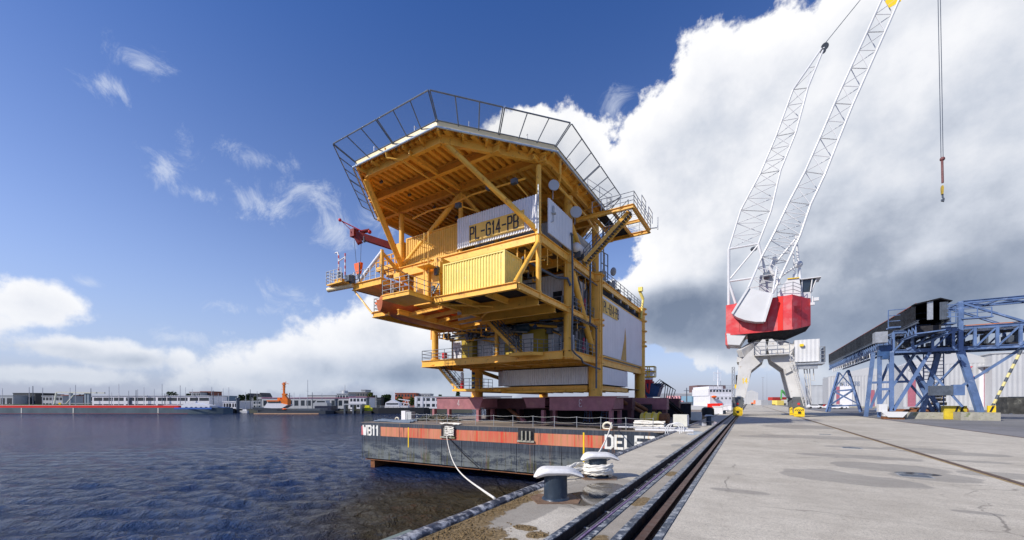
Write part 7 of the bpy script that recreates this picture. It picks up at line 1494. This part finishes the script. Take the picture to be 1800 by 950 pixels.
# low grass dyke, quay edge and marina boats
grass = M('dyke grass', (.07, .11, .03), .9, var=.3, scale=.05, spec=.1)
solo(MB().prism([shore(-60, 285), shore(165, 285), shore(165, 300), shore(-60, 300)], LZ-.2, .3), 'grass_dyke', grass, 'low green grass dyke behind the yacht masts at far left', 'dyke')
m_ = MB(); 
for px, w_ in ((-40, 210),): m_.prism([shore(-40, 247), shore(830, 247), shore(830, 249), shore(-40, 249)], LZ-.5, LZ+.5)
solo(m_, 'stone_embankment', M('dark stones', (.07, .07, .075), .9, var=.6, scale=.6, bump=.6, bscale=1), 'dark stone embankment along the far shore', 'embankment')
random.seed(44); masts = [(4, 683), (51.5, 681), (58, 679), (75, 682), (92, 695), (123, 682), (133, 677), (160, 683), (192, 680), (196, 690), (209, 675), (226, 687), (239, 686), (242, 685), (253, 681), (271, 684), (285, 675), (290, 692), (317, 678), (326, 681), (338, 684), (372, 681), (375, 687), (384, 692), (392, 683), (402, 681), (432, 690), (440, 685), (452, 688), (517, 690), (527, 693), (541, 668), (549, 690), (566, 691), (661, 695), (749, 698)]
mm = [cwhite, steel_d, galv]; pos = ['far left', 'left', 'centre left', 'behind the red barge', 'near the tug']
tones = ['white', 'dark', 'grey']
for i, (px, yt) in enumerate(masts):
    d = 240+random.uniform(2, 20); k = (0, 2, 1, 2, 0)[i % 5]; m = mm[k]; r_ = .19 if k != 1 else .22
    near = 'before the grass dyke' if px < 100 else 'near the lift bridge' if px < 175 else 'before the long white office' if px < 375 else 'by the glass pavilion' if px < 420 else 'left of the tug' if px < 480 else 'right of the tug mast' if px < 600 else 'near the white gate posts'
    t, f = fthing('sailing_yacht', f'{"tall" if yt < 682 else "short" if yt > 689 else "mid-height"} {tones[k]} yacht mast {near}, number {i+1} from left', 'yacht', px, d, WL, 'yachts with bare masts in the marina')
    L = random.uniform(3.5, 5.5); MB().prism([(-L, 0), (-L*.8, -1.4), (L*.5, -1.4), (L, 0), (L*.5, 1.4), (-L*.8, 1.4)], WL-.2, WL+1.5).build('hull', cwhite if i % 3 else blued, t); MB().box(-L*.4, -.9, WL+1.5, L*.3, .9, WL+2.3).build('cabin', whitep, t)
    MB().tube((0, 0, WL+1.5), (random.uniform(-.1, .1), 0, f.z(yt)), r_*1.15, 6, r_*.7).bar((-.8, 0, WL+(f.z(yt)-WL)*.65), (.8, 0, WL+(f.z(yt)-WL)*.65), .1).build('mast', m, t)
# motor boats and small clutter of the marina
for i in range(26):
    px = random.choice([random.uniform(165, 330), random.uniform(365, 455), random.uniform(585, 680), random.uniform(-10, 150)]); d = 243+random.uniform(0, 12)
    place = 'left of the lift bridge' if px < 120 else 'by the lift bridge' if px < 165 else 'before the long white office' if px < 340 else 'by the glass pavilion' if px < 420 else 'left of the tug' if px < 480 else 'right of the jetty'
    t, f = fthing('motor_boat', f'small {"white" if i % 2 else "blue-hulled"} motor boat moored {place}, boat {i+1}', 'boat', px, d, WL, 'motor boats in the marina'); L = random.uniform(2.5, 5)
    MB().prism([(-L, -1.3), (L*.6, -1.3), (L, 0), (L*.6, 1.3), (-L, 1.3)], WL-.2, WL+1.3).build('hull', whitep if i % 2 else blued, t); MB().slab([(-L*.6, -1, WL+1.3), (L*.35, -1, WL+1.3), (L*.1, -1, WL+2.8), (-L*.5, -1, WL+2.8)], (0, 2, 0)).build('cabin', whitep, t); MB().box(-L*.5, -1.05, WL+1.9, L*.15, -1.0, WL+2.4).build('window', glass, t)
t, f = fthing('yellow_boat', 'bright yellow boat moored before the right pile', 'boat', 642, FD+8, WL); MB().prism([(f.x(638), 0), (f.x(654), 0), (f.x(657), 2), (f.x(654), 4), (f.x(638), 4)], WL, f.z(717)).box(f.x(640), 1, f.z(717), f.x(648), 3, f.z(713)).build('hull', M('signal yellow', (.75, .70, .03), .5), t)
t, f = fthing('yellow_marker', 'yellow channel marker board on a pile above the red barge', 'marker', 105, FD+14, WL); MB().tube((0, 0, WL), (0, 0, f.z(708)), .15).box(-.7, -.1, f.z(711), .7, .1, f.z(708.5)).build('board', yelb, t)
# trees of the far shore
leafm = [M('far foliage dark', (.035, .06, .02), .9, var=.4, scale=.5, spec=.1), M('far foliage olive', (.07, .09, .025), .9, var=.4, scale=.5, spec=.1)]; bark = M('bark', (.09, .065, .045), .9)
def tree(px, yt, w, d, label, k=0):
    f = Far(d, px); h = f.z(yt); W = w/FPX*d/2; t = Thing('tree', label, 'tree', V(ray(px, d, LZ)), YAW, 'trees on the far shore', local=True); MB().tube((0, 0, LZ), (0, 0, LZ+(h-LZ)*.6), .35, 8, .2).bar((0, 0, LZ+(h-LZ)*.4), (W*.4, 0, LZ+(h-LZ)*.7), .2).bar((0, 0, LZ+(h-LZ)*.4), (-W*.4, .4, LZ+(h-LZ)*.7), .2).build('trunk', bark, t)
    mb = MB(); H_ = h-LZ
    for i in range(420):
        a = random.uniform(0, 6.283); r = random.random()**.5; zz = random.uniform(.22, 1)**.9; env = math.sin(math.pi*min(1, (zz-.12)*.95))**.6; c = V((math.cos(a)*r*W*env, math.sin(a)*r*W*env*.7, LZ+H_*zz)); c += V((random.gauss(0, .3), random.gauss(0, .3), random.gauss(0, .25)))
        s = random.uniform(.35, .9); n_ = V((random.gauss(0, 1), random.gauss(0, 1), random.gauss(0, 1))).normalized(); u_ = n_.orthogonal().normalized()*s; w_ = n_.cross(u_); mb.add([c-u_, c+w_*.8, c+u_, c-w_*.8], [(0, 1, 2, 3)])
    mb.build('crown', leafm[k], t)
for (px, yt, w, d, lab, k) in [(302, 689.5, 22, 330, 'broad dark tree crown above the long white office', 0), (331, 693, 7, 340, 'small dark tree right of the broad crown', 0), (408, 697, 10, 350, 'dark tree behind the marina pavilion', 0), (425, 695, 12, 340, 'dark tree left of the gabled houses', 0), (436, 694.5, 10, 345, 'round dark tree behind the gabled houses', 0),
    (449, 698, 6, 350, 'small tree between the gabled houses', 1), (651, 691, 11, 345, 'olive tree right of the taupe flats', 1), (659, 696, 8, 345, 'small dark tree beside the olive one', 0), (676, 695, 12, 340, 'dark tree left of the black boat mast', 0), (683, 694, 9, 345, 'dark tree right behind the black boat mast', 0),
    (703, 698, 10, 345, 'olive tree before the orange block, left', 1), (724, 699, 10, 345, 'olive tree before the orange block, right', 1), (774, 694.5, 8, 420, 'far small tree above the arcade building', 0), (805, 689, 7, 330, 'tree seen below the platform stair', 0), (145, 694, 24, 420, 'dark wood edge behind the lift bridge', 0), (60, 695.5, 10, 420, 'dark tree behind the flat-roofed block', 0), (125, 695.5, 14, 430, 'dark tree left of the bridge towers', 0)]:
    tree(px, yt, w, d, lab, k)
wood = MB(); random.seed(77)
for i in range(2600):
    px = random.uniform(-60, 860); d = random.uniform(520, 640); h = 3.2*(.6+.4*math.sin(px*.05)+.3*math.sin(px*.17))*random.random() + random.uniform(.5, 2.6); c = V(ray(px, d, LZ+2+h+ (3 if px < 250 else 0))); s = random.uniform(1.2, 2.6); n_ = V((random.gauss(0, 1), random.gauss(0, 1), random.gauss(0, 1))).normalized(); u_ = n_.orthogonal().normalized()*s; w_ = n_.cross(u_); wood.add([c-u_, c+w_*.8, c+u_, c-w_*.8], [(0, 1, 2, 3)])
solo(wood, 'far_woods', leafm[0], 'dark line of woods on the horizon across the harbour', 'woods', kind='stuff')
